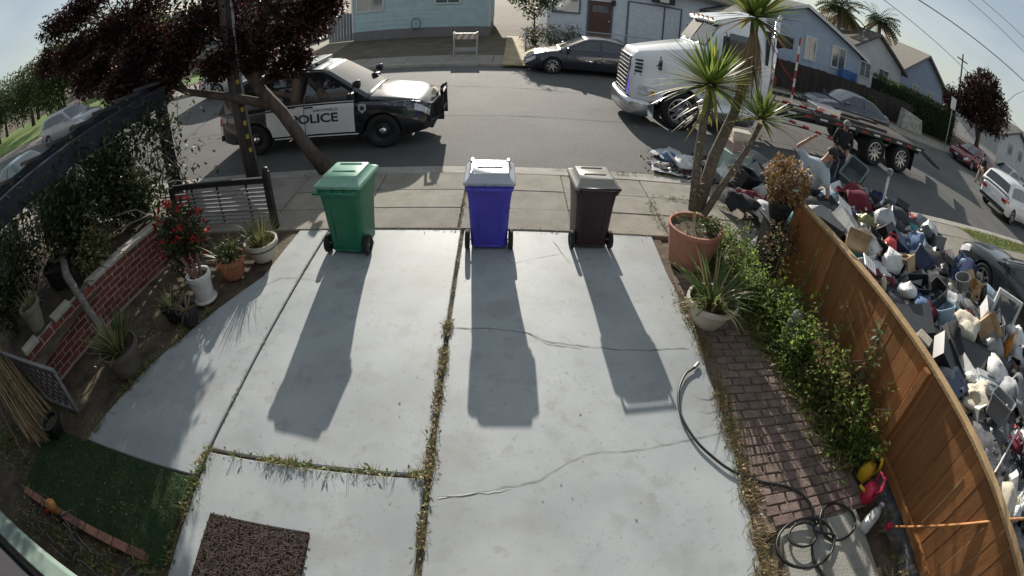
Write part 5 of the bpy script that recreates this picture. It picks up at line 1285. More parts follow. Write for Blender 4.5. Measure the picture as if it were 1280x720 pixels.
mb = MB(); mb.tube([(0,0,0),(.02,.01,.12)],[.02,.015],8); mb.build('stalk', m_barkg, on)
o = MB().lathe([(.001,0),(.03,.005),(.036,.03),(.02,.055),(.001,.06)],12,(-4.42,.64,.02)).build('plastic_ball', m_red, smooth=True); tag(o, 'small red ball beside the orange ornament', 'ball')
r = random.Random(61)
mb = MB()
for k in range(34):
    a = Vector((r.uniform(-4.7,-2.8),r.uniform(.28,.66),.01)); an = r.uniform(0,PI); L_ = r.uniform(.15,.5); pts = [a + Vector((math.cos(an)*L_*f,math.sin(an)*L_*f*.5,.03+.05*math.sin(PI*f)+r.gauss(0,.01))) + Vector((r.gauss(0,.015),r.gauss(0,.015),0)) for f in (0,.25,.5,.75,1)]
    mb.tube(pts,[.008,.009,.008,.006,.004],5)
tag(mb.build('dry_twigs', m_barkg, smooth=True), 'tangle of dry grey twigs below the brick edging', kind='stuff')
weeds('stray weeds and scraps lying on the artificial turf', [(-4.9,1.5),(-3.8,1.1),(-2.8,1.3)], 130, .2, .06, .6, 24)
weeds('weeds and grass under the window ledge', [(-5.2,.5),(-2.7,.45)], 420, .12, .10, .4, 14)
weeds('weeds at the end of the brick edging', [(-2.95,.72),(-2.6,.6)], 700, .06, .09, .4, 15)
weeds('sparse weeds on the soil of the left bed', [(-4.9,2.0),(-4.4,3.6),(-4.2,5.2)], 260, .22, .07, .5, 16, z=-.05)
weeds('green weeds by the reeds at the left picture edge', [(-6.5,1.2),(-5.3,1.0)], 500, .16, .12, .3, 17, z=-.05)
# the house the camera is fixed to, with its pale green ledge; and unseen neighbours, added on this side to bounce sunlight back
lg = thing('house', 'pale green house on this side, its painted ledge at the bottom left corner', 'house', (-4,-.2,0))
m_mint = mat('mint_paint', (.17,.235,.20), .6, col2=(.21,.28,.24), scale=3, layers=[(6,(.22,.20,.17),.63,.74,.7)])
m_hw = siding('house_cream', (.48,.48,.46))
mb = MB(); mb.prism_ax([(-.06,.93),(.10,.94),(.135,.97),(.14,1.02),(.10,1.06),(-.06,1.09)], -6.5, -2.42, 'x'); mb.build('ledge', m_mint, lg, world=True, bev=.012)
mb = MB(); mb.bx(-1.0,1.1,-9,-.16,-.1,4.3); mb.build('wall', m_hw, lg, world=True)
mb = MB(); mb.bx(-9.0,-1.002,-9,-.162,-.1,4.3); mb.build('wall', mat('shade_dark_siding', (.025,.024,.03), .8, bump=.2), lg, world=True)  # this stretch is coloured near-black to imitate eave shade and lens vignette
mb = MB(); mb.bx(-9.0,1.1,-.158,-.13,-.1,.93); mb.build('shade_panel', mat('painted_shade', (.03,.035,.04), .8), lg, world=True)  # dark sheet added below the ledge; its colour stands in for lens darkening
mb = MB(); mb.prism_ax([(.25,4.22),(-4.6,6.2),(-9.5,4.2),(-9.5,4.35),(-4.6,6.35),(.25,4.36)], -9.5, 1.5, 'x'); mb.build('roof', m_roofg, lg, world=True)
def near_house(lab, x0, x1, y, h, m_):
    t = thing('house', lab, 'house', (x0,y,0)); MB().bx(x0,x1,y-9,y,-.1,h).build('wall', m_, t, world=True)
    MB().prism_ax([(y+.5,h-.1),(y-4.5,h+2),(y-9.5,h-.1),(y-9.5,h+.05),(y-4.5,h+2.15),(y+.5,h+.05)], x0-.5, x1+.5, 'x').build('roof', m_roofg, t, world=True)
    for k in range(2): window(t, Vector((x1-(x1-x0)*.1,y+.02,0)), Vector((-1,0,0)), 1.2+k*(x1-x0)*.45, 1.2, 1.8, 1.3)
near_house('unseen white house next door beyond the junk heap, added for bounce light', 12.5, 24, -1.0, 4.2, m_hw)
near_house('unseen cream house two doors along, added for bounce light', 29, 41, -1.5, 4.2, siding('house_pale', (.62,.60,.54)))
near_house('unseen white house past the arbour, added for bounce light', -24, -12, -.8, 4.2, m_hw)
near_house('unseen pale house far along past the arbour, added for bounce light', -40, -28, -1.0, 4.2, siding('house_pale', (.62,.60,.54)))
# textured door mat
mt = thing('door_mat', 'dark brown coarse textured mat on the driveway near the house', 'mat', (-1.84,.98,0))
m_mat = mat('mat_fibre', (.026,.016,.012), .95, col2=(.06,.040,.032), scale=60, bump=.9, bscale=90)
cr = [(-2.30,1.41),(-1.385,1.44),(-1.37,.55),(-2.31,.52)]
mb = MB(); mb.prism(cr,.0045,.022); mb.build('backing', m_mat, mt, world=True)
mb = MB(); r = random.Random(6)
for k in range(2600):
    x, y = r.uniform(-2.29,-1.39), r.uniform(.56,1.41); a = r.choice((0,PI/2))+r.gauss(0,.35); L_ = r.uniform(.015,.035)
    mb.bar((x-L_*math.cos(a),y-L_*math.sin(a),.024),(x+L_*math.cos(a),y+L_*math.sin(a),.026+r.uniform(0,.006)),.007,.007,mi=r.randrange(2))
tag(mb.build('fibre_loops', [m_mat, mat('mat_fibre_light', (.085,.062,.055), .95)], mt, world=True), kind='stuff')
mb = MB(); ribbon(mb, cr[:2], .03, .027); mb.build('edge_strip', m_trim, mt, world=True)

# ================================================================== right side: potted yucca, brick path, fence
m_pinkpot = mat('pink_terracotta', (.40,.17,.12), .85, col2=(.47,.23,.17), scale=3, bump=.15, layers=[(5,(.55,.42,.36),.58,.75,.5),(9,(.20,.07,.05),.64,.75,.7)])
YX, YY = 2.42, 5.28
yp = pot('yucca_pot', 'big terracotta pot with a wide rim holding the yucca', (YX,YY,0), .27, .355, .56, m_pinkpot, cat='pot')
yu = thing('yucca', 'three-headed yucca with sword leaves growing from the terracotta pot', 'yucca', (YX,YY,.5))
m_yb = mat('yucca_bark', (.13,.105,.085), .95, col2=(.22,.19,.155), scale=10, stretch=(1,1,2.5), bump=1.0, bscale=30)
m_ysc = mat('yucca_scale', (.22,.15,.08), .9, col2=(.30,.22,.13), scale=8, rand=.2)
m_y1 = leafmat('yucca_leaf', (.17,.24,.045), (.27,.36,.08), trans=.5, rough=.38); m_y2 = leafmat('yucca_leaf_yellow', (.32,.30,.06), (.44,.38,.11), trans=.5); m_y3 = leafmat('yucca_leaf_dark', (.06,.105,.03), (.10,.155,.045), trans=.45, rough=.38)
m_yd = leafmat('yucca_dead', (.20,.14,.08), (.30,.22,.13), trans=.15)
def W(px, py, dy=0.0): return AY(px,py,YY+dy)
tr1 = [W(866,262,-.05),W(872,200,-.05),W(880,150,-.05),W(889,108,-.05)]
tr2 = [W(872,262,.05),W(893,195,.08),W(918,140,.10),W(938,70,.12),W(944,25,.12)]
tr3 = [W(880,268,-.08),W(908,225,-.12),W(935,185,-.15),W(951,155,-.16)]
for nm_, P, rr in (('trunk',tr1,[.06,.052,.05,.05]),('trunk',tr2,[.085,.075,.062,.055,.05]),('trunk',tr3,[.05,.042,.036,.032])):
    mb = MB(); mb.tube(P,rr,12); mb.build(nm_, m_yb, yu, world=True, smooth=True)
r = random.Random(12)
def scales(P, n, t0, t1):
    for k in range(n):
        t = r.uniform(t0,t1)*(len(P)-1); i = min(len(P)-2,int(t)); q = P[i]+(P[i+1]-P[i])*(t-i); a = r.uniform(0,2*PI)
        mb = MB(); mb.leaf(q+Vector((math.cos(a),math.sin(a),0))*.045,(math.cos(a),math.sin(a),r.uniform(-.9,.4)),.085,.04); mb.build('leaf_scar', m_ysc, yu, world=True)
scales(tr1, 46, .1, .95); scales(tr3, 44, .15, .95)
def head(c, n, L, wd, seed, axis=(0,0,1), low=-.35, name='leaf', mats=None):
    r = random.Random(seed); ax = Vector(axis).normalized()
    for k in range(n):
        el = low + (1-low)*((k+.5)/n)**.9; an = k*2.39996+r.gauss(0,.15); rad = math.sqrt(max(0,1-el*el))
        d = Vector((rad*math.cos(an),rad*math.sin(an),el)) + ax*.12
        d.x += r.gauss(0,.06); d.z += r.gauss(0,.06)
        mb = MB(); mb.blade(Vector(c)+d*.03, d, L*r.uniform(.75,1.12)*(1 if el < .6 else .85), wd*r.uniform(.8,1.2), .10 + .45*max(0,.3-el), 4)
        m_ = r.choice(mats or [m_y1,m_y1,m_y3,m_y3,m_y2]) if el > -.1 else r.choice([m_y2,m_y3,m_yd,m_y1])
        mb.build(name, m_, yu, world=True)
head(W(889,106,-.05), 150, .72, .066, 1, (-.1,0,1), -.5)
head(W(944,22,.12), 160, .76, .068, 2, (0,0,1), -.45)
head(W(952,150,-.16), 95, .50, .052, 3, (.25,0,1), -.3)
for k in range(170):                                            # dead skirt under the tall head
    c = tr2[-1] + (tr2[-2]-tr2[-1])*r.uniform(.05,1.0); a = r.uniform(0,2*PI); d = Vector((math.cos(a)*.38,math.sin(a)*.38,-1))
    mb = MB(); mb.blade(c,d,r.uniform(.4,.75),.04,.15,3); mb.build('dead_leaf', m_yd, yu, world=True)
for k in range(30):
    c = tr1[-1] + (tr1[-2]-tr1[-1])*r.uniform(.0,.7); a = r.uniform(0,2*PI); mb = MB(); mb.blade(c,(math.cos(a)*.8,math.sin(a)*.8,-.6),r.uniform(.3,.6),.032,.25,3); mb.build('dead_leaf', r.choice([m_yd,m_y2,m_y3]), yu, world=True)
pg = thing('underplanting', 'low green plant growing in the rim of the yucca pot', 'plant', (YX,YY,.5))
straps(pg, .06, 60, .26, .012, [m_lf,m_lfl,m_lfd], 21, .26, (.3,1.6)); bushy(pg, (.16,-.12,.12), (.2,.16,.14), 420, .05, [m_g2,m_lfl], 22, stems=4)
# bowl
m_gy0 = leafmat('bowl_leaf', (.10,.17,.04), (.18,.26,.07), trans=.5)
t = pot('potted_plant', 'rounded cream bowl pot with strappy dark green leaves', (2.27,4.02,0), .15, .29, .34, m_cream, cat='potted plant'); straps(t, .34, 105, .56, .032, [m_lf,m_g2,m_gy0,m_lfd,m_lf], 23, .2, (.5,2.0), (.4,1.2))
# brick path
m_pav = mat('paving_brick', (.165,.112,.10), .92, col2=(.22,.16,.145), scale=9, bump=.5, bscale=70, rand=.16, layers=[(14,(.12,.10,.085),.48,.68,.7),(3,(.20,.17,.13),.5,.7,.5)])
bpth = struct(empty('brick_path', (2.5,2.9,0)))
y = 1.42; rowi = 0
while y < 4.9:
    xl = 2.17 + .05*math.sin(y*2); xr = 2.72 if y > 3.7 else 2.72 + (3.7-y)*.2
    x = xl - (.11 if rowi%2 else 0) 
    while x < xr:
        a, b = max(x,xl-.04), min(x+.215,xr+.05)
        if b-a > .05 and R.random() > .02:
            mb = MB(); zz = .012+rv(-.008,.008); mb.box(((a+b)/2,y+.05,zz-.025),(b-a-.012,.094,.06),Matrix.Rotation(rv(-.02,.02),3,'Z') @ Matrix.Rotation(rv(-.02,.02),3,'X')); mb.build('brick', m_pav, bpth, world=True, bev=.006, seg=1)
        x += .225
    y += .108; rowi += 1
mb = MB(); mb.quad((2.0,1.38,-.002),(3.3,1.38,-.002),(2.85,4.95,-.002),(2.1,4.95,-.002)); mb.build('joint_sand', mat('joint_sand', (.15,.115,.095), .95, var=.3, scale=30, bump=.4), bpth, world=True)
mb = MB(); mb.prism([(2.22,1.38),(3.12,1.38),(3.20,-1.2),(2.15,-1.2)],-.06,.015); struct(mb.build('concrete_pad', mat('pad_concrete', (.25,.25,.22), .9, col2=(.33,.325,.29), scale=3, bump=.4, layers=[(12,(.17,.16,.13),.55,.75,.5)]), bev=.01))
# fence
FX = 3.62
m_fen = mat('fence_stain', (.25,.105,.036), .7, col2=(.33,.15,.055), scale=4, stretch=(1,3,.35), bump=.35, bscale=40, rand=.22, layers=[(14,(.07,.03,.014),.68,.74,.8),(9,(.20,.085,.033),.52,.72,.6)])
m_fcap = mat('fence_cap', (.30,.19,.09), .8, col2=(.42,.29,.15), scale=5, stretch=(1,.4,1), bump=.3)
fn = thing('board_fence', 'orange brown stained board fence running beside the brick path', 'fence', (FX,2,0))
y = -1.6
while y < 4.75:
    w_ = .19; zt_ = 1.185+rv(-.006,.006); mb = MB(); dx = rv(-.003,.003); mb.bx(FX+dx,FX+.022+dx,y+.0018,min(y+w_-.0018,4.75),.0,zt_); mb.build('board', m_fen, fn, world=True, bev=.003, seg=1); y += w_
for y_ in (-.9,1.86,4.74): mb = MB(); mb.bx(FX-.09,FX-.003,y_,y_+.09,-.05,1.18); mb.build('post', m_fen, fn, world=True, bev=.006)
mb = MB(); mb.bx(FX-.055,FX-.003,-1.6,4.7,.12,.21); mb.build('bottom_rail', m_fen, fn, world=True, bev=.005)
mb = MB(); mb.bx(FX+.024,FX+.075,-1.6,4.7,.95,1.04); mb.build('back_rail', m_fen, fn, world=True)
mb = MB(); mb.bx(FX-.035,FX+.065,-1.6,4.86,1.195,1.235); mb.build('cap_rail', m_fcap, fn, world=True, bev=.006)
for (y_, z0, z1) in ((4.2,.5,.95),(3.9,.85,1.15),(2.75,.6,1.15),(.85,.3,.95)):
    mb = MB(); mb.bx(FX-.008,FX-.001,y_,y_+.02,z0,z1); mb.build('batten_strip', m_fcap, fn, world=True)
# bed along the fence
bl = [((3.15,5.05,-.03),(.40,.35,.30),900,'grassy green plant below the dried hydrangea',0),((3.0,4.45,-.03),(.36,.40,.32),1000,'bright green leafy plant next to the cream bowl',0),((3.2,3.85,-.03),(.34,.36,.36),1000,'leafy geranium clump by the fence, behind the bowl',1),((3.15,3.3,-.03),(.34,.34,.36),1000,'leafy geranium clump in the middle of the fence bed',1),((3.25,2.78,-.03),(.32,.33,.40),1000,'reddish tipped bush against the fence',2),((3.3,2.3,-.03),(.28,.33,.36),900,'bush with bronze young leaves at the near end of the fence bed',2),((3.35,1.95,-.03),(.2,.22,.22),500,'small dark plant beside the yellow watering toy',1),((2.85,5.5,-.03),(.35,.3,.28),700,'pale weedy plant between the pot and the sidewalk',0)]
m_g3 = leafmat('geranium_leaf', (.14,.22,.05), (.25,.34,.09), trans=.6); m_gy = leafmat('sunny_leaf', (.21,.30,.05), (.34,.42,.10), trans=.6); m_br = leafmat('bronze_leaf', (.16,.10,.04), (.24,.16,.065), trans=.5)
for i, (b, rad, n, lab, k) in enumerate(bl):
    t = thing('garden_plant', lab, 'plant', b, 0, 'plants in the bed along the fence'); bushy(t, (0,0,rad[2]*.95), (rad[0]*1.15,rad[1]*1.1,rad[2]), int(n*1.15), .05 if k else .046, [[m_gy,m_lfl,m_g3],[m_g3,m_gy,m_g2],[m_g3,m_gy,m_g2,m_br]][k], 120+i, stems=7, lw=.7)
    for q9 in range(10):
        a9 = R.uniform(0,2*PI); h9 = rad[2]*R.uniform(1.6,2.6); mb = MB(); e9 = Vector((rad[0]*1.2*math.cos(a9),rad[1]*1.2*math.sin(a9),h9)); limb(mb,(0,0,0),e9,.006,.003,R,4,.1); mb.build('stem', m_bark, t); mb = MB()
        for z9 in range(12): f9 = R.uniform(.45,1.02); mb.leaf(e9*f9+Vector((R.gauss(0,.02),R.gauss(0,.02),0)),(R.gauss(0,1),R.gauss(0,1),R.gauss(.2,.6)),.06,.035,mi=R.randrange(2))
        mb.build('foliage', [m_gy,m_br if k == 2 else m_g3], t)
    straps(t, .05, 80 if k == 0 else 45, .46, .013, [m_lf,m_lfl,m_gy,m_lfd], 140+i, .25, (.4,2.2))
tw = thing('twiggy_shrub', 'twiggy shrub with pinkish leaves in front of the fence end', 'shrub', (3.28,4.72,0)); bushy(tw, (.05,-.1,.80), (.30,.32,.32), 380, .06, [m_br,leafmat('pink_leaf', (.22,.15,.13), (.30,.22,.20)),m_g1], 131, stems=12)
rs_ = thing('rose_sapling', 'slender sapling with pale leaves standing against the fence', 'sapling', (3.44,2.40,0)); r = random.Random(33)
mb = MB(); mb.tube([(0,0,0),(-.02,.05,.5),(-.03,.16,.95),(-.02,.2,1.12)],[.010,.009,.006,.003],6); mb.build('stem', m_bark, rs_)
for k in range(64): z = r.uniform(.4,1.13); mb = MB(); mb.leaf((-.03+r.gauss(0,.03),.16*(z-.1)+r.gauss(0,.05),z),(r.gauss(-.4,.8),r.gauss(0,1),r.gauss(0,.5)),.085*r.uniform(.7,1.3),.05); mb.build('leaf', r.choice([m_lfl,m_sg2,m_sg,m_br]), rs_)
st_ = thing('stone_figure', 'small grey stone standing among the geraniums', 'stone', (3.12,3.55,0)); mb = MB(); mb.lathe([(.001,0),(.08,.02),(.10,.2),(.085,.42),(.06,.52),(.001,.56)],12); mb.build('stone', mat('grey_stone', (.16,.16,.15), .9, var=.25, scale=9, bump=.5), st_, smooth=True)
# dried hydrangea in a dark pot standing at the fence end
hp = thing('pot_stand', 'dark wooden stand at the end of the fence carrying a dried plant', 'stand', (3.44,5.02,0)); MB().bx(-.14,.14,-.14,.14,-.03,.86).build('column', m_dk, hp, bev=.01); MB().bx(-.19,.19,-.19,.19,.862,.90).build('top', m_dk, hp, bev=.01)
t = pot('dried_plant', 'dark pot with a dead brown hydrangea on the stand', (3.44,5.02,.90), .13, .19, .26, m_blk, cat='potted plant'); r = random.Random(71)
m_dr1 = leafmat('dried_a', (.28,.17,.07), (.40,.27,.13), trans=.25); m_dr2 = leafmat('dried_b', (.16,.09,.04), (.24,.14,.07), trans=.2)
for k in range(300):
    d = Vector((r.gauss(0,1),r.gauss(0,1),r.gauss(.2,.9))).normalized(); q = Vector((d.x*.33,d.y*.33,.50+d.z*.27))*1.0*r.uniform(.6,1.0)+Vector((0,0,.06)); mb = MB()
    for j in range(6): mb.leaf(q+Vector((r.gauss(0,.015),)*3),(r.gauss(0,1)+d.x,r.gauss(0,1)+d.y,r.gauss(0,1)+d.z),.055*r.uniform(.7,1.3),.045)
    mb.build('blossom', r.choice([m_dr1,m_dr1,m_dr2]), t)
for k in range(14): mb = MB(); limb(mb,(0,0,.2),(r.gauss(0,.15),r.gauss(0,.15),r.uniform(.4,.7)),.006,.003,r,3); mb.build('stem', m_bark, t)
# hose
m_hose = mat('hose_black', (.018,.02,.018), .42, var=.3)
hp_ = [(868,461),(856,470),(848,492),(851,520),(868,550),(890,572),(915,590),(950,603),(985,610),(1010,628),(1018,655)]
P = [Vector((G(a,b,.015).x,G(a,b,.015).y,.028)) for a,b in hp_]
def circ(c, rx, ry, a0, turns, n, z): return [Vector((c[0]+rx*math.cos(a0+2*PI*turns*k/n), c[1]+ry*math.sin(a0+2*PI*turns*k/n), z+.012*math.sin(k*.7)+.010*k/n)) for k in range(n+1)]
P += circ((2.82,1.30),.21,.19,2.8,-1.1,22,.045) + circ((2.42,1.18),.30,.24,.6,1.9,36,.05) + circ((2.40,1.26),.14,.12,0,1.0,16,.06) + [Vector((2.45,1.05,.04)),Vector((2.55,.7,.03)),Vector((2.6,.2,.03))]
def catmull(P, n=4):
    o = []
    for i in range(len(P)-1):
        p0, p1, p2, p3 = P[max(0,i-1)], P[i], P[i+1], P[min(len(P)-1,i+2)]
        for k in range(n):
            t = k/n; o.append(.5*((2*p1)+(p2-p0)*t+(2*p0-5*p1+4*p2-p3)*t*t+(3*p1-p0-3*p2+p3)*t**3))
    o.append(P[-1]); return o
mb = MB(); mb.tube(catmull(P,4),.0125,8); hs_ = mb.build('garden_hose', m_hose, smooth=True); tag(hs_, 'black garden hose winding from the driveway into a coil on the path', 'hose')
mb = MB(); mb.tube([P[0],P[0]+Vector((.06,.06,.0))],.018,10); mb.build('hose_coupling', m_galv, hs_)
# watering toys
m_ylw = mat('yellow_plastic', (.60,.38,.03), .35, var=.1); m_pk = mat('pink_plastic', (.52,.03,.08), .35, var=.12); m_clr = mat('frosted_plastic', (.45,.46,.46), .25, var=.2, scale=12, spec=.6)
t = thing('watering_toy', 'yellow plastic watering toy with looped handle by the fence', 'watering can', (3.36,1.70,.0), .3)
rows = [rrect(.10,.14,.04,0), rrect(.13,.16,.05,.06), rrect(.13,.16,.05,.16), rrect(.07,.09,.03,.22)]; closed_loft(rows).build('body', m_ylw, t, sharp=50)
MB().tube([(0,.02,.20),(0,.06,.31),(0,-.06,.34),(0,-.10,.24),(0,-.08,.12)],.020,8).build('handle', m_ylw, t, smooth=True); MB().lathe([(0,.35),(.025,.34),(.025,.30)],10,(0,-.02,0)).build('cap', m_dk, t)
t = thing('watering_toy', 'pink plastic spray can with open handle beside the yellow one', 'watering can', (3.30,1.47,.0), -.4)
rows = [rrect(.13,.16,.04,0), rrect(.15,.18,.05,.08), rrect(.14,.17,.05,.15), rrect(.08,.10,.03,.19)]; closed_loft(rows).build('body', m_pk, t, sharp=50)
MB().tube([(.0,.05,.16),(.02,.09,.28),(.03,-.02,.32),(.02,-.10,.26),(.0,-.08,.14)],.020,8).build('handle', m_pk, t, smooth=True); MB().tube([(-.05,0,.08),(-.16,.02,.14)],[.025,.015],8).build('spout', m_ylw, t, smooth=True)
t = thing('plastic_bottle', 'clear plastic bottle lying beside the pink spray can', 'bottle', (3.22,1.20,.06)); mb = MB(); mb.lathe([(.0,-.16),(.055,-.155),(.065,-.13),(.065,.05),(.05,.11),(.025,.14),(.025,.17),(0,.17)],18,(0,0,0),'x'); mb.move(Matrix.Rotation(.5,4,'Z') @ Matrix.Rotation(-.25,4,'Y')); mb.build('body', m_clr, t, smooth=True)
mb = MB(); mb.lathe([(.03,.165),(.032,.17),(.032,.195),(0,.20)],14,(0,0,0),'x'); mb.move(Matrix.Rotation(.5,4,'Z') @ Matrix.Rotation(-.25,4,'Y')); mb.build('cap', m_whitet, t)
rk = thing('garden_rake', 'rake with red head and long orange pole leaning over the fence', 'rake', (3.40,1.05,.0))
MB().tube([(.04,-.02,.07),(.26,-.86,1.19),(.55,-1.95,2.4)],.014,8).build('pole', mat('orange_pole', (.50,.24,.09), .5), rk, smooth=True)
MB().box((.02,.0,.06),(.07,.07,.06)).build('socket', m_pk, rk, bev=.01)
for k in range(9): a = -0.9+k*.22; MB().tube([(.02,.0,.05),(.02+.24*math.sin(a)*.6-.03,.06-.28*math.cos(a)*.3,.02)],.004,5).build('tine', m_lfd if k%2 else m_gpot, rk)
weeds('grass at the foot of the fence near the toys', [(3.5,1.9),(3.5,.8),(3.4,.2)], 260, .06, .10, .5, 18, z=-.03)
weeds('dry litter and grass on the brick path edge', [(2.75,4.6),(2.95,2.9),(3.1,1.7)], 320, .07, .06, .75, 19)
weeds('green grass in the bed between pot and fence', [(2.75,5.6),(2.9,4.6),(3.0,3.9)], 700, .16, .14, .15, 20, z=-.04, leafy=.1)
weeds('weeds along the path under the rose bushes', [(2.95,4.0),(3.1,2.9),(3.2,1.9)], 900, .13, .16, .2, 22, z=-.03)
weeds('loose grass growing between the bricks of the path', [(2.25,4.5),(2.5,3.2),(2.6,1.6)], 260, .2, .05, .6, 23, z=.0)

# ================================================================== the heap of discarded belongings beyond the fence
EDGE = [(9.3,2.7,6.2),(8.6,2.9,7.6),(8.0,4.3,8.3),(7.0,4.1,8.9),(5.5,3.8,8.7),(4.0,3.8,8.9),(2.5,3.8,8.8),(1.0,3.8,8.2),(-.6,3.8,7.0)]
def edges_at(y):
    for (a, l0, r0), (b, l1, r1) in zip(EDGE[:-1], EDGE[1:]):
        if b <= y <= a: t = (a-y)/(a-b); return l0+(l1-l0)*t, r0+(r1-r0)*t
    return None
def pile_h(x, y):
    e = edges_at(y)
    if not e: return 0.0
    l, r_ = e
    d = min(x-l+.35, r_-x) if y < 6 else min(x-l, r_-x)
    d = min(d, (9.35-y)*1.2, (y+.7)*1.2)
    if d <= 0: return 0.0
    top = .72 if y < 6.4 else .72 - .42*min(1,(y-6.4)/1.6)
    if x < 5.0 and y > 6.0: top *= .6
    return top*min(1,d/1.3)**.7*(1+.28*noise.noise(Vector((x*1.1,y*1.1,5)))) + .05*noise.noise(Vector((x*4,y*4,1)))
PAL = {'white':(.62,.62,.61),'pale grey':(.40,.41,.42),'black':(.018,.018,.02),'charcoal':(.05,.052,.056),'navy':(.02,.03,.085),'denim blue':(.07,.12,.22),'pale blue':(.30,.42,.50),'teal':(.06,.24,.26),'tan':(.40,.28,.16),'cream':(.55,.50,.40),'red':(.42,.025,.03),'maroon':(.13,.015,.03),'purple':(.10,.07,.13),'olive':(.17,.17,.05),'pink':(.50,.20,.25),'brown':(.14,.075,.04),'grey':(.20,.205,.21),'mustard':(.38,.26,.05)}
def clothm(c): return mat('cloth_'+c.replace(' ','_'), PAL[c], .9, var=.22, scale=7, bump=.3, bscale=50)
def plasm(c): return mat('plastic_'+c.replace(' ','_'), PAL[c], .38, var=.12, scale=6, spec=.5, layers=[(8,tuple(v*.6+.06 for v in PAL[c]),.6,.75,.4)])
def bagm(c): return mat('bag_'+c.replace(' ','_'), PAL[c], .3, var=.15, scale=9, bump=.5, bscale=22, spec=.6)
rp_ = random.Random(404)
def sphere_rows(nu, nv, fn):
    rows = []
    for i in range(nv+1):
        th = PI*i/nv
        rows.append([fn(Vector((math.sin(th)*math.cos(2*PI*j/nu), math.sin(th)*math.sin(2*PI*j/nu), -math.cos(th)))) for j in range(nu)])
    return rows
def mk_bag(seed):
    def fn(d):
        n1 = noise.noise(d*1.6+Vector((seed*7,0,0))); n2 = noise.noise(d*5+Vector((0,seed*3,0))); r_ = .27*(1+.30*n1+.16*n2)
        p_ = Vector((d.x*r_, d.y*r_, d.z*r_*.72))
        if d.z > .8: k = (d.z-.8)/.2; p_ = Vector((p_.x*(1-.75*k), p_.y*(1-.75*k), p_.z+.10*k))
        if p_.z < -.13: p_.z = -.13 - (p_.z+.13)*-.15
        return tuple(p_)
    return MB().grid(sphere_rows(14,9,fn), close=True)
def mk_cloth(seed):
    mb = MB(); n = 11; rows = []
    for i in range(n+1):
        r_ = []
        for j in range(n+1):
            u_, v_ = i/n-.5, j/n-.5; q = Vector((u_*2.4,v_*2.4,seed*3.3)); rr_ = 1-.35*max(0,math.hypot(u_,v_)*2-.75)
            r_.append((u_*.50*rr_+.10*noise.noise(q*1.1+Vector((9,0,0))), v_*.40*rr_+.10*noise.noise(q*1.1+Vector((0,9,0))), .10*noise.noise(q*1.2)+.07*abs(noise.noise(q*2.6))-.30*(u_*u_+v_*v_)+.08))
        rows.append(r_)
    return mb.grid(rows)
def mk_box(seed):
    mb = MB(); r_ = random.Random(seed); w_, d_, h_ = r_.uniform(.28,.45), r_.uniform(.22,.35), r_.uniform(.16,.3); t = .008
    mb.bx(-w_/2,w_/2,-d_/2,d_/2,0,t)
    for a in ((-w_/2,-w_/2+t,-d_/2,d_/2),(w_/2-t,w_/2,-d_/2,d_/2),(-w_/2+t,w_/2-t,-d_/2,-d_/2+t),(-w_/2+t,w_/2-t,d_/2-t,d_/2)): mb.bx(*a,t,h_)
    for s in (1,-1):
        an = r_.uniform(.2,1.2); mb.hexa([(s*w_/2,-d_/2,h_-.004),(s*(w_/2+.14*math.cos(an)),-d_/2,h_+.14*math.sin(an)),(s*(w_/2+.14*math.cos(an)),d_/2,h_+.14*math.sin(an)),(s*w_/2,d_/2,h_-.004),(s*(w_/2-.006),-d_/2,h_),(s*(w_/2+.14*math.cos(an))-.006*s,-d_/2,h_+.14*math.sin(an)+.006),(s*(w_/2+.14*math.cos(an))-.006*s,d_/2,h_+.14*math.sin(an)+.006),(s*(w_/2-.006),d_/2,h_)])
    return mb
def mk_tub(seed):
    r_ = random.Random(seed); w_, d_, h_ = r_.uniform(.34,.5), r_.uniform(.26,.36), r_.uniform(.18,.3)
    return closed_loft([rrect(w_*.82,d_*.82,.03,0), rrect(w_*.95,d_*.95,.035,h_*.85), rrect(w_,d_,.04,h_*.87), rrect(w_,d_,.04,h_), rrect(w_*.93,d_*.92,.035,h_), rrect(w_*.9,d_*.88,.03,h_*.93), rrect(w_*.75,d_*.75,.03,.03)])
def mk_panel(seed):
    r_ = random.Random(seed); w_, d_ = r_.uniform(.3,.55), r_.uniform(.2,.38); mb = MB(); mb.bx(-w_/2,w_/2,-d_/2,d_/2,0,.018); mb.bx(-w_/2+.03,w_/2-.03,-d_/2+.03,d_/2-.03,.0185,.024); return mb
def mk_pillow(seed):
    def fn(d): 
        sx = abs(d.x)**.6*(1 if d.x > 0 else -1); sy_ = abs(d.y)**.6*(1 if d.y > 0 else -1)
        n1 = noise.noise(d*2.5+Vector((seed*5,0,0))); return (sx*.26*(1+.1*n1), sy_*.19*(1+.1*n1), d.z*.085*(1+.5*n1)+.07)
    return MB().grid(sphere_rows(16,8,fn), close=True)
def mk_bucket(seed):
    mb = MB(); mb.lathe([(0,.0),(.11,.0),(.145,.26),(.155,.26),(.155,.28),(.14,.28),(.105,.02),(0,.02)],18); return mb
def mk_bottle(seed): return MB().lathe([(0,0),(.05,.005),(.055,.03),(.055,.16),(.045,.2),(.02,.23),(.02,.27),(0,.272)],14)
def mk_case(seed):
    mb = MB(); mb.box((0,0,.09),(.5,.34,.16)); mb.tube([(-.08,.17,.1),(-.08,.22,.1),(.08,.22,.1),(.08,.17,.1)],.012,6); return mb
def mk_book(seed):
    mb = MB(); z = 0; r_ = random.Random(seed)
    for k in range(3): mb.box((r_.gauss(0,.015),r_.gauss(0,.015),z+.016),(.26,.19,.03),Matrix.Rotation(r_.gauss(0,.3),3,'Z')); z += .033
    return mb
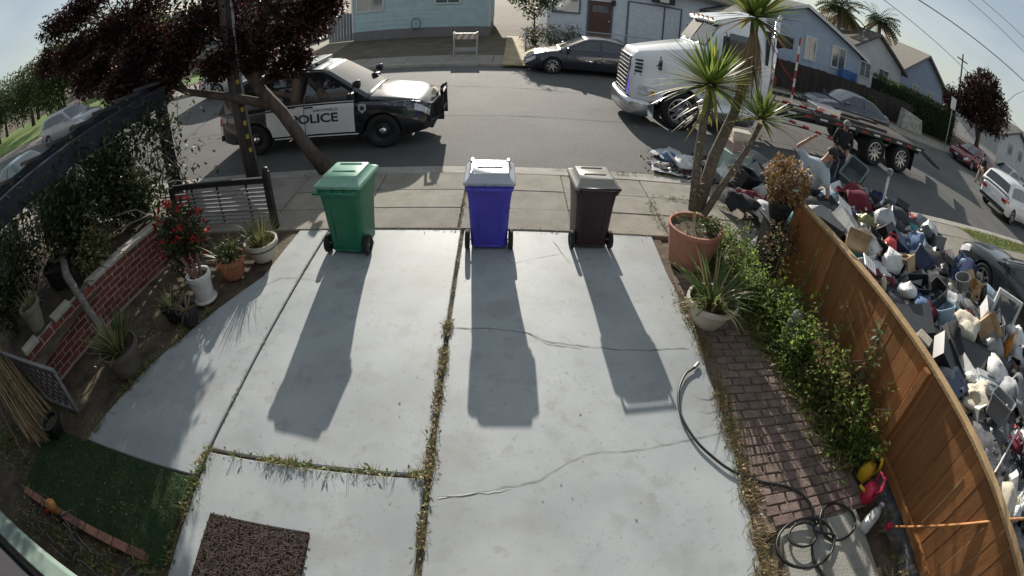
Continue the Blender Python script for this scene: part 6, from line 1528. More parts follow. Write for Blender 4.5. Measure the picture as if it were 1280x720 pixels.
def mk_paper(seed):
    def fn(d): n1 = noise.noise(d*2.2+Vector((seed*4,0,0))); n2 = noise.noise(d*5+Vector((0,0,seed))); r_ = .11*(1+.5*n1+.35*n2); return (d.x*r_*1.2,d.y*r_,d.z*r_*.7+.06)
    return MB().grid(sphere_rows(9,6,fn), close=True)
def mk_shoe(seed):
    rows = [rrect(.09,.26,.035,0), rrect(.095,.27,.04,.02), rrect(.085,.25,.04,.05,off=(0,.0)), rrect(.075,.16,.035,.09,off=(0,-.05)), rrect(.065,.10,.03,.12,off=(0,-.08))]; return closed_loft(rows)
KINDS = {'trash_bag':('trash bag',mk_bag,bagm,('white','white','white','black','charcoal','pale grey','pale grey','black','grey'),True,1.0),
 'crumpled_garment':('crumpled garment',mk_cloth,clothm,('black','black','navy','denim blue','pale grey','pale grey','white','white','maroon','charcoal','charcoal','grey','grey','cream','red','teal'),True,1.1),
 'cardboard_box':('open cardboard box',mk_box,clothm,('tan','brown','cream','white'),False,1.0),
 'storage_tub':('plastic storage tub',mk_tub,plasm,('pale grey','charcoal','white','white','grey','black','black'),False,1.0),
 'flat_panel':('flat panel',mk_panel,plasm,('white','tan','grey','black','cream','pale grey'),False,1.0),
 'pillow':('squashed pillow',mk_pillow,clothm,('white','pale grey','cream','pale blue','grey'),True,1.0),
 'bucket':('bucket',mk_bucket,plasm,('white','grey','black'),False,1.0),
 'plastic_bottle':('plastic bottle',mk_bottle,plasm,('white','white','pale blue','grey','cream'),True,1.0),
 'hard_case':('hard case',mk_case,plasm,('black','black','charcoal','navy','grey'),False,1.0),
 'book_stack':('stack of books',mk_book,clothm,('cream','grey','navy','brown','black','white'),False,1.0),
 'paper_wad':('crumpled wrapper',mk_paper,bagm,('white','white','white','pale grey','pale grey','cream','pale blue','black','grey'),True,1.0),
 'shoe':('shoe',mk_shoe,clothm,('white','black','brown','grey'),True,1.0)}
PM = {}
def pile_mesh(kind, colour, v):
    key = (kind, v)
    if key not in PM: PM[key] = KINDS[kind][1](v+1)
    me = PM[key].mesh(kind, KINDS[kind][2](colour), False)
    if KINDS[kind][4]: me.polygons.foreach_set('use_smooth', [True]*len(me.polygons))
    return me
PMM = {}
def drop(kind, colour, loc, rz, tilt=(0,0), sc=1.0, label=None):
    v = rp_.randrange(4); key = (kind,colour,v)
    if key not in PMM: PMM[key] = pile_mesh(kind,colour,v)
    o = bpy.data.objects.new(kind, PMM[key]); COL.objects.link(o); o.location = loc; o.rotation_euler = (tilt[0],tilt[1],rz); o.scale = (sc,)*3 if not isinstance(sc,tuple) else sc
    tag(o, label, KINDS[kind][0].split()[-1], 'discarded belongings in the heap'); return o
# under-layer: lumps of unrecognisable stuff, and small scraps
mb = MB(); step = .13; ny = int(10/step); nx = int(6.6/step); rows = []
for j in range(ny+1):
    y = -.65 + j*step; r_ = []
    for i in range(nx+1):
        x = 2.6 + i*step; h_ = pile_h(x,y); r_.append((x,y,(h_-.10 + .06*noise.noise(Vector((x*7,y*7,2)))) if h_ > .02 else -.2))
    rows.append(r_)
mb.grid(rows); und = mb.build('debris', mat('debris_mass', (.05,.05,.055), .9, col2=(.17,.165,.17), scale=5, bump=.6, bscale=14, layers=[(6,(.35,.35,.36),.56,.62,.8),(4,(.06,.09,.16),.58,.66,.7),(5,(.14,.03,.04),.63,.68,.8)]), smooth=True)
tag(und, 'matted underlayer of rubbish beneath the heap', kind='stuff')
mb = MB(); mm = [bagm('white'),clothm('pale grey'),clothm('black'),bagm('pale blue'),clothm('tan'),clothm('charcoal'),clothm('navy'),plasm('red'),plasm('white')]
n_ = 0
while n_ < 1800:
    y = rp_.uniform(-.5,9.2); e = edges_at(y)
    if not e: continue
    x = rp_.uniform(e[0]-.1,e[1]+.25); h_ = pile_h(x,y); q = Vector((x,y,h_+rp_.uniform(-.08,.03) if h_ > .05 else .012)); s_ = rp_.uniform(.02,.06)
    a = Vector((rp_.gauss(0,1),rp_.gauss(0,1),rp_.gauss(0,.6))).normalized(); b = a.cross(Vector((rp_.gauss(0,1),rp_.gauss(0,1),rp_.gauss(0,1)))).normalized(); c = a.cross(b)*.25
    mi = rp_.choices(range(9),(3,3,5,2,2,4,3,1,2))[0]
    mb.add([q+a*s_,q+b*s_*.7+c*s_,q-a*s_,q-b*s_*.7+c*s_,q+c*s_*2.2],[(0,1,4),(1,2,4),(2,3,4),(3,0,4)],mi); n_ += 1
tag(mb.build('litter', mm), 'small scraps of paper, film and cloth all over the heap', kind='stuff')

# --- landmark pieces
LM = []
KEEP = []
def place(px, py, z): q = G(px,py,z); return q
def mark(px, py, z, phrase): z += .12; q = place(px,py,z); LM.append((q,phrase)); KEEP.append((q.x,q.y,.30)); return q
q = mark(1063,222,.62,'grey tote'); t = thing('storage_tote', 'large grey plastic tote tipped on its side near the bending man', 'tote', (q.x,q.y,q.z-.1), .5)
m_tote = mat('tote_grey', (.13,.155,.17), .4, var=.15, scale=4); mb = closed_loft([rrect(.52,.36,.04,0), rrect(.62,.44,.05,.36), rrect(.68,.50,.06,.365), rrect(.68,.50,.06,.41), rrect(.60,.42,.05,.41), rrect(.56,.38,.05,.12)]); mb.move(Matrix.Rotation(-.55,4,'Y') @ Matrix.Rotation(.3,4,'X')); mb.build('shell', m_tote, t, sharp=40)
mb = MB(); mb.bar((-.12,-.26,.36),(.12,-.26,.36),.03,.03); mb.move(Matrix.Rotation(-.55,4,'Y') @ Matrix.Rotation(.3,4,'X')); mb.build('handle', m_trim, t)
q = mark(1102,262,.5,'white pole stand'); t = thing('pole_stand', 'white pole stand with grey head sticking up out of the heap', 'stand', (q.x,q.y,q.z-.45))
MB().tube([(0,0,0),(-.02,.06,1.15)],.028,10).build('pole', plasm('white'), t, smooth=True); MB().box((-.02,.06,1.2),(.12,.10,.14),Matrix.Rotation(.4,3,'Z')).build('head', plasm('grey'), t, bev=.02); MB().box((.0,.02,.45),(.10,.02,.30)).build('grille', plasm('white'), t, bev=.01)
q = mark(1112,309,.62,'red toy car'); t = thing('toy_car', 'bright red plastic ride-on toy in the middle of the heap', 'toy', (q.x,q.y,q.z-.12), .8)
closed_loft([rrect(.42,.24,.07,0), rrect(.48,.28,.09,.06), rrect(.46,.26,.09,.14), rrect(.30,.2,.07,.20), rrect(.14,.14,.05,.26)]).build('body', plasm('red'), t, sharp=50)
MB().tube([(.1,-.08,.16),(.12,-.06,.30),(.12,.06,.30),(.1,.08,.16)],.018,8).build('handlebar', plasm('red'), t, smooth=True)
for sx in (-.15,.15):
    for sy_ in (-.14,.14): MB().lathe([(0,-.03),(.06,-.03),(.07,0),(.06,.03),(0,.03)],14,(sx,sy_,.03),'y').build('wheel', m_trim, t, smooth=True)
q = mark(1132,324,.66,'tan stool'); t = thing('wooden_stool', 'tan wooden stool lying on its side beside the red toy', 'stool', (q.x,q.y,q.z-.08), .4); m_tan = mat('tan_wood', (.42,.30,.17), .6, col2=(.50,.37,.22), scale=5, stretch=(1,5,1))
Mx = Matrix.Rotation(1.1,4,'X'); mb = MB(); mb.box((0,0,.14),(.34,.26,.03)); mb.move(Mx); mb.build('seat', m_tan, t, bev=.008)
for sx in (-.13,.13):
    for sy_ in (-.09,.09): mb = MB(); mb.bar((sx,sy_,.125),(sx*1.2,sy_*1.2,-.16),.035,.035); mb.move(Mx); mb.build('leg', m_tan, t)
q = mark(1087,330,.78,'white sign board'); t = thing('sign_board', 'white rectangular board with grey print lying against the fence', 'board', (q.x,q.y,q.z), 1.0); mb = MB(); mb.box((0,0,0),(.34,.22,.02)); mb.move(Matrix.Rotation(.35,4,'X')); bd_ = mb.build('sheet', plasm('white'), t, bev=.012)
for k in range(3): mb = MB(); mb.box((.0,.05-.05*k,.0125),(.22-.04*k,.014,.003)); mb.move(Matrix.Rotation(.35,4,'X')); mb.build('print_line', plasm('grey'), bd_)
q = mark(1240,486,.6,'plastic drawer unit'); t = thing('drawer_unit', 'pale translucent plastic drawer unit on its back near the near end of the heap', 'drawers', (q.x,q.y,q.z-.25), -.5); m_tr = mat('milky_plastic', (.42,.50,.54), .3, var=.1, spec=.6)
MB().bx(-.32,.32,-.26,.26,0,.26).build('carcass', m_tr, t, bev=.02)
for k in range(3): y0 = -.24+k*.165; dr_ = MB().bx(-.29,.29,y0,y0+.15,.262,.30).build('drawer', plasm('pale grey') if k != 1 else m_tr, t, bev=.012); MB().bx(-.10,.10,y0+.05,y0+.09,.301,.32).build('handle', plasm('grey'), dr_, bev=.006)
q = mark(1212,452,.55,'flat television'); t = thing('television', 'old dark flat television lying tilted in the heap', 'television', (q.x,q.y,q.z), -.55); Mx = Matrix.Rotation(.6,4,'X')
mb = MB(); mb.box((0,0,0),(.86,.52,.06)); mb.move(Mx); mb.build('housing', plasm('black'), t, bev=.012); mb = MB(); mb.box((0,0,.034),(.78,.44,.006)); mb.move(Mx); mb.build('screen', mat('screen_glass', (.03,.032,.034), .12, spec=.8), t)
q = mark(1252,398,.8,'white framed pane'); t = thing('picture_frame', 'white framed glass pane standing at the far edge of the heap', 'frame', (q.x,q.y,q.z-.3), -.6)
for a in ((-.32,-.26,0,.7),(.26,.32,0,.7)): MB().bx(a[0],a[1],-.02,.02,a[2],a[3]).build('stile', plasm('white'), t)
for z_ in (0,.64): MB().bx(-.26,.26,-.02,.02,z_,z_+.06).build('rail', plasm('white'), t)
MB().bx(-.26,.26,-.005,.005,.06,.64).build('pane', m_winglass, t)
q = mark(1263,428,.7,'orange bag'); t = thing('fabric_bag', 'orange fabric bag hanging at the right edge of the heap', 'bag', (q.x,q.y,q.z-.15)); o_ = mk_bag(9); o_.move(Matrix.Scale(.62,4) @ Matrix.Diagonal((.55,.55,1.6,1))); o_.build('pouch', mat('orange_cloth', (.55,.20,.03), .8, var=.2), t, smooth=True); MB().tube([(-.05,0,.16),(-.06,0,.3),(.05,.02,.32),(.05,0,.16)],.012,6).build('strap', mat('orange_cloth', (.55,.20,.03)), t)
q = mark(1266,590,.55,'white wire crate'); t = thing('plastic_crate', 'white plastic laundry crate with a grid of holes beside the fence top', 'crate', (q.x,q.y,q.z-.12), .35); m_cw = plasm('white')
Mx = Matrix.Rotation(-.25,4,'Y')
for k in range(9):
    mb = MB(); mb.bx(-.36+k*.086,-.335+k*.086,-.27,.27,0,.018); mb.move(Mx); mb.build('slat', m_cw, t)
for k in range(7):
    mb = MB(); mb.bx(-.36,.355,-.27+k*.086,-.245+k*.086,.018,.034); mb.move(Mx); mb.build('slat', m_cw, t)
mb = MB(); mb.tube([(-.37,-.28,.24),(.37,-.28,.24),(.37,.28,.24),(-.37,.28,.24),(-.37,-.28,.24)],.018,8); mb.move(Mx); mb.build('rim', m_cw, t)
for k in range(8):
    x_ = -.37+k*.1057
    for s in (1,-1): mb = MB(); mb.bar((x_,s*.275,.02),(x_,s*.28,.24),.02,.012); mb.move(Mx); mb.build('upright', m_cw, t)
for k in range(5):
    y_ = -.2+k*.1
    for s in (1,-1): mb = MB(); mb.bar((s*.365,y_,.02),(s*.37,y_,.24),.012,.02); mb.move(Mx); mb.build('upright', m_cw, t)
q = mark(1262,540,.5,'pale wardrobe panel'); t = thing('wardrobe_panel', 'pale grey wardrobe panel lying flat in the near part of the heap', 'panel', (q.x,q.y,q.z), .3); MB().bx(-.34,.34,-.24,.24,0,.022).build('leaf', plasm('pale grey'), t, bev=.005); MB().bx(-.27,.27,-.17,.17,.0225,.03).build('inset_panel', plasm('white'), t); MB().tube([(.29,-.05,.03),(.29,-.05,.05),(.29,.05,.05),(.29,.05,.03)],.006,6).build('handle', m_chrome, t)
q = mark(866,212,.2,'mint cabinet'); t = thing('cabinet', 'pale mint green cabinet standing at the kerb behind the yucca', 'cabinet', (4.35,8.35,-.07), .25); m_mc = mat('mint_cabinet', (.33,.42,.38), .5, var=.12); MB().bx(-.28,.28,-.22,.22,0,.72).build('carcass', m_mc, t, bev=.012); MB().bx(-.25,.25,-.235,-.222,.06,.68).build('door', m_mc, t, bev=.006); MB().lathe([(0,-.02),(.02,-.015),(.012,0)],10,(.18,-.24,.4),'y').build('knob', m_chrome, t)
t = thing('drawer_box', 'pinkish beige drawer standing on the mint cabinet', 'drawer', (4.35,8.35,.652), .1); m_pb = mat('pink_beige', (.36,.26,.23), .6); MB().bx(-.2,.2,-.18,.18,0,.2).build('box', m_pb, t, bev=.01); MB().bx(-.21,.21,-.2,-.182,0,.22).build('front', m_pb, t, bev=.01)
t = thing('drawer_box', 'cream drawer stacked on top of the pinkish one', 'drawer', (4.42,8.40,.855), -.2); MB().bx(-.19,.19,-.17,.17,0,.18).build('box', plasm('cream'), t, bev=.01); MB().bx(-.20,.20,-.19,-.172,0,.2).build('front', plasm('cream'), t, bev=.01)
LM.append((Vector((3.2,8.9,0)),'newspapers on the road')); LM.append((Vector((5.0,7.6,.3)),'bending man')); LM.append((G(965,270,.3),'dried plant')); LM.append((G(1150,380,.7),'denim trousers')); LM.append((G(1215,345,.7),'old tyre')); LM.append((G(1195,560,.5),'rake pole'))
for i, (px, py, rz, lab) in enumerate(((834,193,.5,'open newspaper lying on the road in the truck shadow'),(838,214,-.3,'crumpled white sheet lying on the road beside the newspaper'))):
    q = G(px,py,ROAD_Z+.02); mb = MB(); n = 10; rows = []
    for a in range(n+1): rows.append([((a/n-.5)*.75,(b/n-.5)*.5,.05*noise.noise(Vector((a*.5,b*.5,i*5)))+.05+.03*(abs(a/n-.5)<.06)) for b in range(n+1)])
    mb.grid(rows); o = mb.build('newspaper' if i == 0 else 'paper_sheet', mat('newsprint', (.45,.46,.47), .85, col2=(.28,.29,.31), scale=30, stretch=(1,6,1), pos=(.5,.6)) if i == 0 else bagm('white')); o.location = (q.x,q.y,ROAD_Z+.01); o.rotation_euler = (0,0,rz); tag(o, lab, 'paper')
q = G(1152,382,.72); t = thing('denim_trousers', 'blue denim trousers draped across the heap', 'trousers', (q.x,q.y,q.z-.02), .9)
for s in (1,-1): mb = MB(); mb.tube([(0,s*.05,.05),(.2,s*.09,.07),(.42,s*.10,.02),(.62,s*(.14),-.05)],[.09,.085,.07,.06],9); mb.v = [(a,b,c*.7+.02*noise.noise(Vector((a*14,b*14,c*14)))) for a,b,c in mb.v]; mb.build('leg', clothm('denim blue'), t, smooth=True)
mb = MB(); mb.tube([(-.16,0,.05),(.05,0,.06)],[.13,.14],10); mb.v = [(a,b,c*.6) for a,b,c in mb.v]; mb.build('waist', clothm('denim blue'), t, smooth=True)
q = G(1214,346,.72); t = thing('old_tyre', 'old black tyre half buried at the far edge of the heap', 'tyre', (q.x,q.y,q.z-.06)); o = child('tread', TY, t, (0,0,0), (.33,.33,.33), .5, 1.1)
q = G(1216,412,.68); mb = mk_cloth(21); mb.move(Matrix.Diagonal((1.5,.7,1.6,1))); o = mb.build('blanket', clothm('maroon'), smooth=True); o.location = q; o.rotation_euler = (.5,.3,-.9); tag(o, 'dark maroon blanket hanging over the television', 'blanket')
q = G(1077,285,.62); mb = mk_bag(31); o = mb.build('trash_bag', bagm('olive'), smooth=True); o.location = q; tag(o, 'olive green bag below the white pole stand', 'bag', 'discarded belongings in the heap')
q = G(1080,312,.66); mb = mk_bag(33); o = mb.build('trash_bag', bagm('pale grey'), smooth=True); o.location = q; o.scale = (1.25,1.2,1); tag(o, 'large pale grey bag against the fence top', 'bag', 'discarded belongings in the heap')
q = G(1043,250,.6); mb = mk_bag(35); o = mb.build('trash_bag', bagm('white'), smooth=True); o.location = q; o.scale = (1.2,1.1,1.25); tag(o, 'big white bag in front of the bending man', 'bag', 'discarded belongings in the heap')
q = G(1112,333,.66); o = closed_loft([rrect(.3,.26,.03,0), rrect(.36,.32,.03,.34), rrect(.38,.34,.03,.36), rrect(.33,.29,.03,.36), rrect(.27,.23,.03,.06)]).build('waste_bin', plasm('black'), sharp=40); o.location = (q.x,q.y,q.z-.2); o.rotation_euler = (.3,-.4,.5); tag(o, 'square black waste bin behind the white sign board', 'bin')
q = G(1195,328,.75); o = MB().lathe([(0,0),(.12,.01),(.13,.05),(.13,.24),(.06,.32),(.035,.36),(0,.365)],16).build('water_jug', plasm('pale blue'), smooth=True); o.location = (q.x,q.y,q.z-.15); o.rotation_euler = (.5,.2,0); tag(o, 'pale blue water jug near the old tyre', 'jug')
t = thing('plastic_chair', 'grey folded chair frame in the rubbish beside the yucca stems', 'chair', (5.15,7.35,.15), .7)
for s in (1,-1): MB().tube([(0,s*.2,0),(.05,s*.2,.45),(-.1,s*.2,.75),(-.2,s*.17,.7)],.014,7).build('leg', m_galv, t, smooth=True); MB().tube([(.35,s*.18,.02),(.03,s*.19,.42)],.014,7).build('leg', m_galv, t, smooth=True)
MB().bx(-.02,.32,-.18,.18,.40,.43).build('seat', plasm('grey'), t, bev=.01); MB().tube([(-.2,-.17,.7),(-.2,.17,.7)],.014,7).build('top_bar', m_galv, t)

def big(kind, colour, px, py, z, rz, tilt, sc, lab):
    q = G(px,py,z); KEEP.append((q.x,q.y,.26*sc)); o = drop(kind, colour, (q.x,q.y,q.z-.1), rz, tilt, sc, lab); return o
big('storage_tub','navy',1150,330,.72,.3,(.2,.5),1.3,'large navy tub upturned right of the tan stool')
big('storage_tub','pale blue',1180,395,.70,1.2,(-.4,.3),1.1,'pale blue tub tipped over near the denim trousers')
big('hard_case','black',1182,440,.66,.7,(.5,.2),1.5,'big black case left of the flat television')
big('hard_case','charcoal',1140,405,.66,-.5,(.3,-.4),1.3,'charcoal case beside the fence below the denim trousers')
big('crumpled_garment','black',1195,425,.74,.2,(.2,.1),1.9,'black coat spread out above the flat television')
big('crumpled_garment','black',1175,510,.72,1.2,(.1,.3),1.8,'black jacket draped near the plastic drawer unit')
big('crumpled_garment','maroon',1195,535,.66,.8,(.3,.1),1.6,'maroon coat lying left of the pale wardrobe panel')
big('flat_panel','black',1225,560,.62,.4,(.4,.2),1.5,'black panel leaning near the white wire crate')
big('crumpled_garment','charcoal',1165,350,.78,2.0,(.1,.2),1.7,'charcoal blanket in the middle of the heap')
big('pillow','white',1245,465,.72,.6,(.3,.2),1.4,'white pillow above the plastic drawer unit')
big('trash_bag','black',1160,300,.62,.2,(.1,.1),1.2,'shiny black bag behind the tan stool')
big('trash_bag','white',1170,365,.72,.9,(.0,.1),1.0,'white bag beside the charcoal blanket')
big('cardboard_box','tan',1228,413,.78,.5,(.5,.3),1.1,'open tan box beside the maroon blanket')
big('storage_tub','black',930,225,.30,.4,(.3,.3),1.3,'black tub tipped over in the rubbish behind the yucca stems')
big('crumpled_garment','white',912,212,.28,.4,(.1,.1),1.7,'white blanket spread behind the yucca stems')
big('crumpled_garment','black',925,245,.30,1.4,(.1,.1),1.9,'black coat in the rubbish behind the yucca pot')
big('crumpled_garment','maroon',937,238,.38,.4,(.1,.1),1.0,'maroon shirt on the black coat behind the yucca')
big('crumpled_garment','pale grey',960,262,.30,.4,(.1,.1),1.3,'pale grey cloth behind the dried plant stand')
# --- the many other pieces, each told apart by colour, kind and neighbour
used = set(); cnt = 0; tries = 0; spots = []
kinds = list(KINDS); wts = [10,64,5,13,20,6,4,8,16,13,22,9]
while cnt < 480 and tries < 16000:
    tries += 1
    y = rp_.uniform(-.3,9.15); e = edges_at(y)
    if not e: continue
    x = rp_.uniform(e[0]+.05,e[1]); h_ = pile_h(x,y)
    if h_ < .03 and rp_.random() < .7: continue
    vis_z = CAM_H - 2.07*(x/3.65) if -1.5 < y*3.65/max(x,.1) < 4.8 else -1     # what the fence hides
    if x > 3.6 and h_ + .2 < vis_z: continue
    if any((x-a)**2+(y-b)**2 < .145**2 for a, b in spots): continue
    if any((x-a)**2+(y-b)**2 < c*c for a, b, c in KEEP): continue
    kd = rp_.choices(kinds, wts)[0]; colr = rp_.choice(KINDS[kd][3])
    if x < 3.8 and y > 7.6 and kd in ('trash_bag','storage_tub'): continue
    lm = min(LM, key=lambda L_: (L_[0].x-x)**2+(L_[0].y-y)**2)[1]
    lab = f'{colr} {KINDS[kd][0]} in the heap next to the {lm}'
    if lab in used: continue
    used.add(lab); spots.append((x,y)); cnt += 1
    soft = KINDS[kd][4]; tl = .25 if soft else .45
    z = h_ + {'trash_bag':.10,'paper_wad':-.02,'crumpled_garment':.02}.get(kd,-.03)
    if h_ < .06: z = {'trash_bag':.14,'crumpled_garment':.05}.get(kd,.0) + (ROAD_Z if y > 8.2 else 0); tl = 0
    drop(kd, colr, (x,y,z), rp_.uniform(0,2*PI), (rp_.gauss(0,tl),rp_.gauss(0,tl)), KINDS[kd][5]*(.75 if kd == 'trash_bag' else 1.25 if kd == 'crumpled_garment' else 1.0)*rp_.choice((.5,.6,.75,.9,1.1))*rp_.uniform(.9,1.1), lab)

# ================================================================== people
m_skin = mat('skin', (.36,.20,.14), .55, var=.08, scale=9); m_skin2 = mat('skin_b', (.30,.17,.12), .55, var=.08)
def AD(px, py, d): v = Vector((0,0,CAM_H)) + ray(px,py)*d; return v
def skinned(name, nodes, edges, m, parent, root=None, sub=2):
    """continuous tapered surface grown over a skeleton; nodes: name -> (position, radius or (rx, ry))"""
    keys = list(nodes); me = bpy.data.meshes.new(name)
    l = parent.location if parent else Vector((0,0,0))
    me.from_pydata([tuple(Vector(nodes[k][0])-l) for k in keys], [(keys.index(a),keys.index(b)) for a,b in edges], [])
    me.materials.append(m); o = bpy.data.objects.new(name, me); COL.objects.link(o); o.parent = parent
    md = o.modifiers.new('skin','SKIN'); md.use_smooth_shade = True
    for i, k in enumerate(keys):
        r_ = nodes[k][1]; sv = me.skin_vertices[0].data[i]; sv.radius = r_ if isinstance(r_, tuple) else (r_,r_); sv.use_root = (k == (root or keys[0]))
    s = o.modifiers.new('sub','SUBSURF'); s.levels = sub; s.render_levels = sub
    return o
def person(label, J, base, shirt, trousers, hair, skin, sleeve=.5, cap=False, bulk=1.0):
    """J: joint name -> point. One body, clothes over it."""
    t = thing('person', label, 'person', base)
    V = {k: Vector(v) for k, v in J.items()}
    up = (V['head']-V['neck']).normalized()
    body = {'pelvis':(V['pelvis'],(.13,.11)),'belly':((V['pelvis']+V['chest'])/2,(.125,.10)),'chest':(V['chest'],(.14,.105)),'neck':(V['neck'],.058),'jaw':(V['neck']+(V['head']-V['neck'])*.5,.062),'head':(V['head'],(.085,.10)),'crown':(V['head']+up*.085,.06)}
    ed = [('pelvis','belly'),('belly','chest'),('chest','neck'),('neck','jaw'),('jaw','head'),('head','crown')]
    for s in 'LR':
        body['sh'+s] = (V['sh'+s],.06); body['el'+s] = (V['el'+s],.042); body['wr'+s] = (V['wr'+s],.030)
        hd_ = V['wr'+s] + (V['wr'+s]-V['el'+s]).normalized()*.09; body['ha'+s] = (hd_,(.042,.02))
        ed += [('chest','sh'+s),('sh'+s,'el'+s),('el'+s,'wr'+s),('wr'+s,'ha'+s)]
        fd = (V['wr'+s]-V['el'+s]).normalized(); sd = fd.cross(up); sd = sd.normalized() if sd.length > .1 else Vector((1,0,0))
        for f_, (o_, L_) in enumerate(((-.030,.075),(-.010,.088),(.010,.084),(.030,.066))):
            a = hd_ + sd*o_ + fd*.03; b = a + fd*L_*.55; c = b + (fd*.7+fd.cross(sd)*.5)*L_*.45
            body[f'f{f_}a{s}'] = (a,.010); body[f'f{f_}b{s}'] = (b,.009); body[f'f{f_}c{s}'] = (c,.007); ed += [('ha'+s,f'f{f_}a{s}'),(f'f{f_}a{s}',f'f{f_}b{s}'),(f'f{f_}b{s}',f'f{f_}c{s}')]
        a = V['wr'+s] + fd*.05 + sd*.045; body['ta'+s] = (a,.012); body['tb'+s] = (a+fd*.045+sd*.02,.009); ed += [('wr'+s,'ta'+s),('ta'+s,'tb'+s)]
        body['hip'+s] = (V['hip'+s],.095); body['kn'+s] = (V['kn'+s],.06); body['an'+s] = (V['an'+s],.042); ed += [('pelvis','hip'+s),('hip'+s,'kn'+s),('kn'+s,'an'+s)]
    skinned('body', body, ed, skin, t, 'pelvis')
    sh = {'pelvis':(V['pelvis'],(.155*bulk,.135*bulk)),'belly':((V['pelvis']+V['chest'])/2,(.158*bulk,.13*bulk)),'chest':(V['chest'],(.165*bulk,.13*bulk)),'neck':(V['neck']-up*.03,.072)}; es = [('pelvis','belly'),('belly','chest'),('chest','neck')]
    for s in 'LR':
        sh['sh'+s] = (V['sh'+s],.082*(1+(bulk-1)*.5)); e_ = V['sh'+s]+(V['el'+s]-V['sh'+s])*min(1,sleeve*2); sh['sl'+s] = (e_,.066 if sleeve <= .5 else .058); es += [('chest','sh'+s),('sh'+s,'sl'+s)]
        if sleeve > .5: sh['cf'+s] = (V['wr'+s],.045); es.append(('sl'+s,'cf'+s))
    skinned('shirt', sh, es, shirt, t, 'chest')
    tr_ = {'pelvis':(V['pelvis']-Vector((0,0,.02)),(.15,.125))}; et = []
    for s in 'LR': tr_['hip'+s] = (V['hip'+s],.115); tr_['kn'+s] = (V['kn'+s],.080); tr_['an'+s] = (V['an'+s]+Vector((0,0,.03)),.068); et += [('pelvis','hip'+s),('hip'+s,'kn'+s),('kn'+s,'an'+s)]
    skinned('trousers', tr_, et, trousers, t, 'pelvis')
    fw_ = Vector(J['face']).normalized()
    for s in 'LR':
        f2 = Vector((fw_.x,fw_.y,0)).normalized(); a = V['an'+s]; z0 = a.z-.05
        skinned('shoe', {'heel':(Vector((a.x,a.y,z0+.0))-f2*.04,.045),'mid':(Vector((a.x,a.y,z0+.0))+f2*.07,(.048,.04)),'toe':(Vector((a.x,a.y,z0-.005))+f2*.17,(.042,.030))}, [('heel','mid'),('mid','toe')], m_trim, t)
    # hair or cap over the crown, face details
    right = fw_.cross(up).normalized(); fr = up.cross(right).normalized(); 
    if fr.dot(fw_) < 0: fr = -fr
    H = V['head'] + up*.02; rows = []
    for i in range(7):
        th = PI*.60*i/6
        rows.append([tuple(H - t.location + (right*(math.cos(a)*.098)+ (-fr)*(math.sin(a)*.112))*math.sin(th) + up*(math.cos(th)*.105) - fr*.012 - (up*.03 if False else Vector((0,0,0)))) for a in [2*PI*j/16 for j in range(16)]])
    if not cap: rows = [[p_ for p_ in r_] for r_ in rows]
    MB().grid(rows, close=True).build('cap' if cap else 'hair', hair, t, smooth=True)
    if cap:
        c = H - t.location + fr*.13 + up*.02; mb = MB(); mb.box(c,(.15,.11,.012),Matrix((right,fr,up)).transposed()); mb.build('cap_peak', hair, t, bev=.005)
    for s in (1,-1):
        e_ = V['head'] - t.location + fr*.092 + right*.034*s + up*.005; MB().grid(sphere_rows(8,6,lambda d: tuple(e_+d*.012)), close=True).build('eye', mat('eye_dark', (.02,.015,.012), .2), t, smooth=True)
        e2 = V['head'] - t.location + right*.092*s - up*.01 - fr*.01; MB().grid(sphere_rows(8,6,lambda d: tuple(e2+right*d.x*.012+fr*d.y*.022+up*d.z*.034)), close=True).build('ear', skin, t, smooth=True)
    n_ = V['head'] - t.location + fr*.10 - up*.02; MB().grid(sphere_rows(8,6,lambda d: tuple(n_+right*d.x*.015+fr*d.y*.024+up*d.z*.026)), close=True).build('nose', skin, t, smooth=True)
    m__ = V['head'] - t.location + fr*.088 - up*.062; MB().grid(sphere_rows(8,6,lambda d: tuple(m__+right*d.x*.026+fr*d.y*.008+up*d.z*.008)), close=True).build('mouth', mat('lips', (.28,.10,.08), .5), t, smooth=True)
    return t
m_tee = mat('grey_tee', (.36,.40,.44), .9, var=.12, scale=5, bump=.3, bscale=30); m_jean = mat('dark_jeans', (.03,.035,.05), .9, var=.2); m_hairk = mat('dark_hair', (.02,.015,.012), .7, var=.3, scale=30)
m_hood = mat('black_hoodie', (.016,.016,.019), .9, var=.25); m_khaki = mat('khaki', (.30,.26,.20), .9, var=.15); m_greyhair = mat('grey_hair', (.22,.21,.20), .8, var=.2, scale=40)
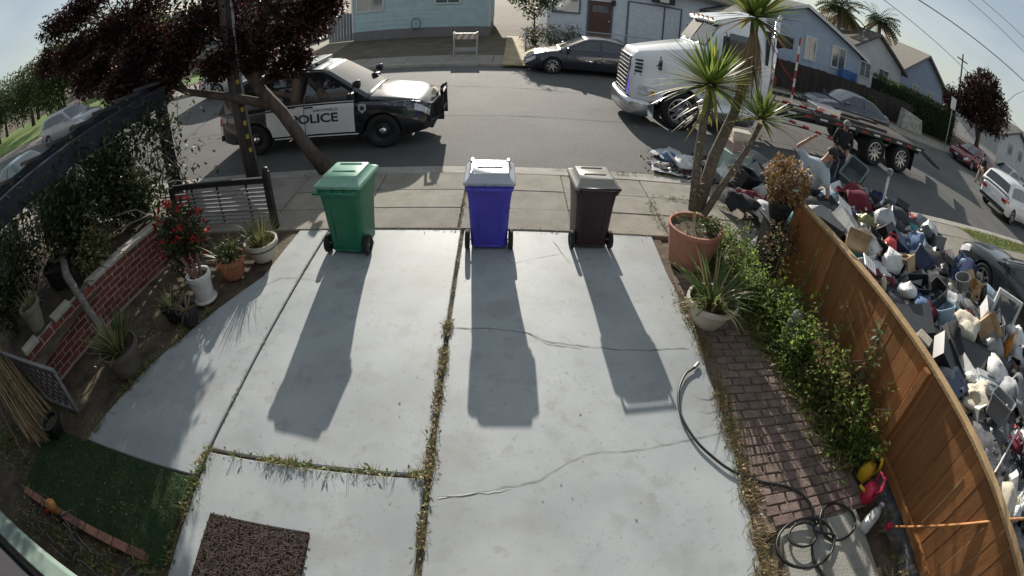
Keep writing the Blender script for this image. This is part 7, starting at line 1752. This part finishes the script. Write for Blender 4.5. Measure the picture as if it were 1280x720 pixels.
# man bending over the heap, one arm up
pel = AD(1008,250,8.85); ch = AD(1014,216,8.65)
pel.z = max(pel.z,.72)
J = dict(pelvis=pel, chest=AD(1018,211,8.66), neck=AD(1030,201,8.60), head=AD(1040,193,8.55), shR=AD(1029,214,8.50), elR=AD(1035,240,8.42), wrR=AD(1031,262,8.38), shL=AD(1008,199,8.76), elL=AD(996,183,8.84), wrL=AD(1012,174,8.72),
    hipL=pel+Vector((-.06,.10,-.06)), hipR=pel+Vector((.05,-.10,-.06)), knL=(pel.x+.10,pel.y+.05,.42), knR=(pel.x+.16,pel.y-.14,.42), anL=(pel.x-.02,pel.y+.12,.09), anR=(pel.x+.04,pel.y-.12,.09), face=(.75,-.4,-.45))
MANB = 1.28
person('man in light grey t-shirt bending over the heap with one arm raised', J, (pel.x,pel.y,0), m_tee, m_jean, m_hairk, m_skin, .45, cap=True, bulk=1.3)
# man in black by the flatbed
q = Vector((7.75,9.25,0)); z0 = ROAD_Z
def stand(q, z0, f, h=1.75, armL=None, armR=None, stride=0.0):
    f = Vector((f[0],f[1],0)).normalized(); s = Vector((f.y,-f.x,0)); k = h/1.75; Z = lambda z: Vector((0,0,z0+z*k))
    P = lambda a, b, z: Vector((q.x,q.y,0)) + f*a*k + s*b*k + Z(z)
    J = dict(pelvis=P(0,0,.95), chest=P(.01,0,1.28), neck=P(.02,0,1.47), head=P(.05,0,1.62), shR=P(0,.19,1.41), shL=P(0,-.19,1.41), elR=P(-.04,.25,1.13), elL=P(-.04,-.25,1.13), wrR=P(.10,.24,.92), wrL=P(.10,-.24,.92),
             hipR=P(0,.09,.90), hipL=P(0,-.09,.90), knR=P(.04+stride*.5,.10,.49), knL=P(.04-stride*.4,-.10,.49), anR=P(stride,.11,.09), anL=P(-stride,-.11,.09), face=f)
    if armR: J['elR'], J['wrR'] = P(*armR[0]), P(*armR[1])
    if armL: J['elL'], J['wrL'] = P(*armL[0]), P(*armL[1])
    return J
person('man in black hooded top standing in front of the flatbed wheels', stand(q,z0,(-.3,-1,0),1.72,armR=((-.02,.26,1.14),(.18,.14,1.05)),armL=((.0,-.27,1.15),(.2,-.12,1.02))), (q.x,q.y,z0), m_hood, m_jean, m_greyhair, m_skin2, 1.0)
q2 = G(1226,217,ROAD_Z); q2 = Vector((0,0,0)) + q2*(23.5/q2.x)*1.0 if q2.x > 23.5 else q2
person('person in dark top and khaki trousers walking in the street far away', stand(Vector((q2.x,q2.y,0)),ROAD_Z,(-1,.1,0),1.75,stride=.16), (q2.x,q2.y,ROAD_Z), m_hood, m_khaki, m_hairk, m_skin2, 1.0)
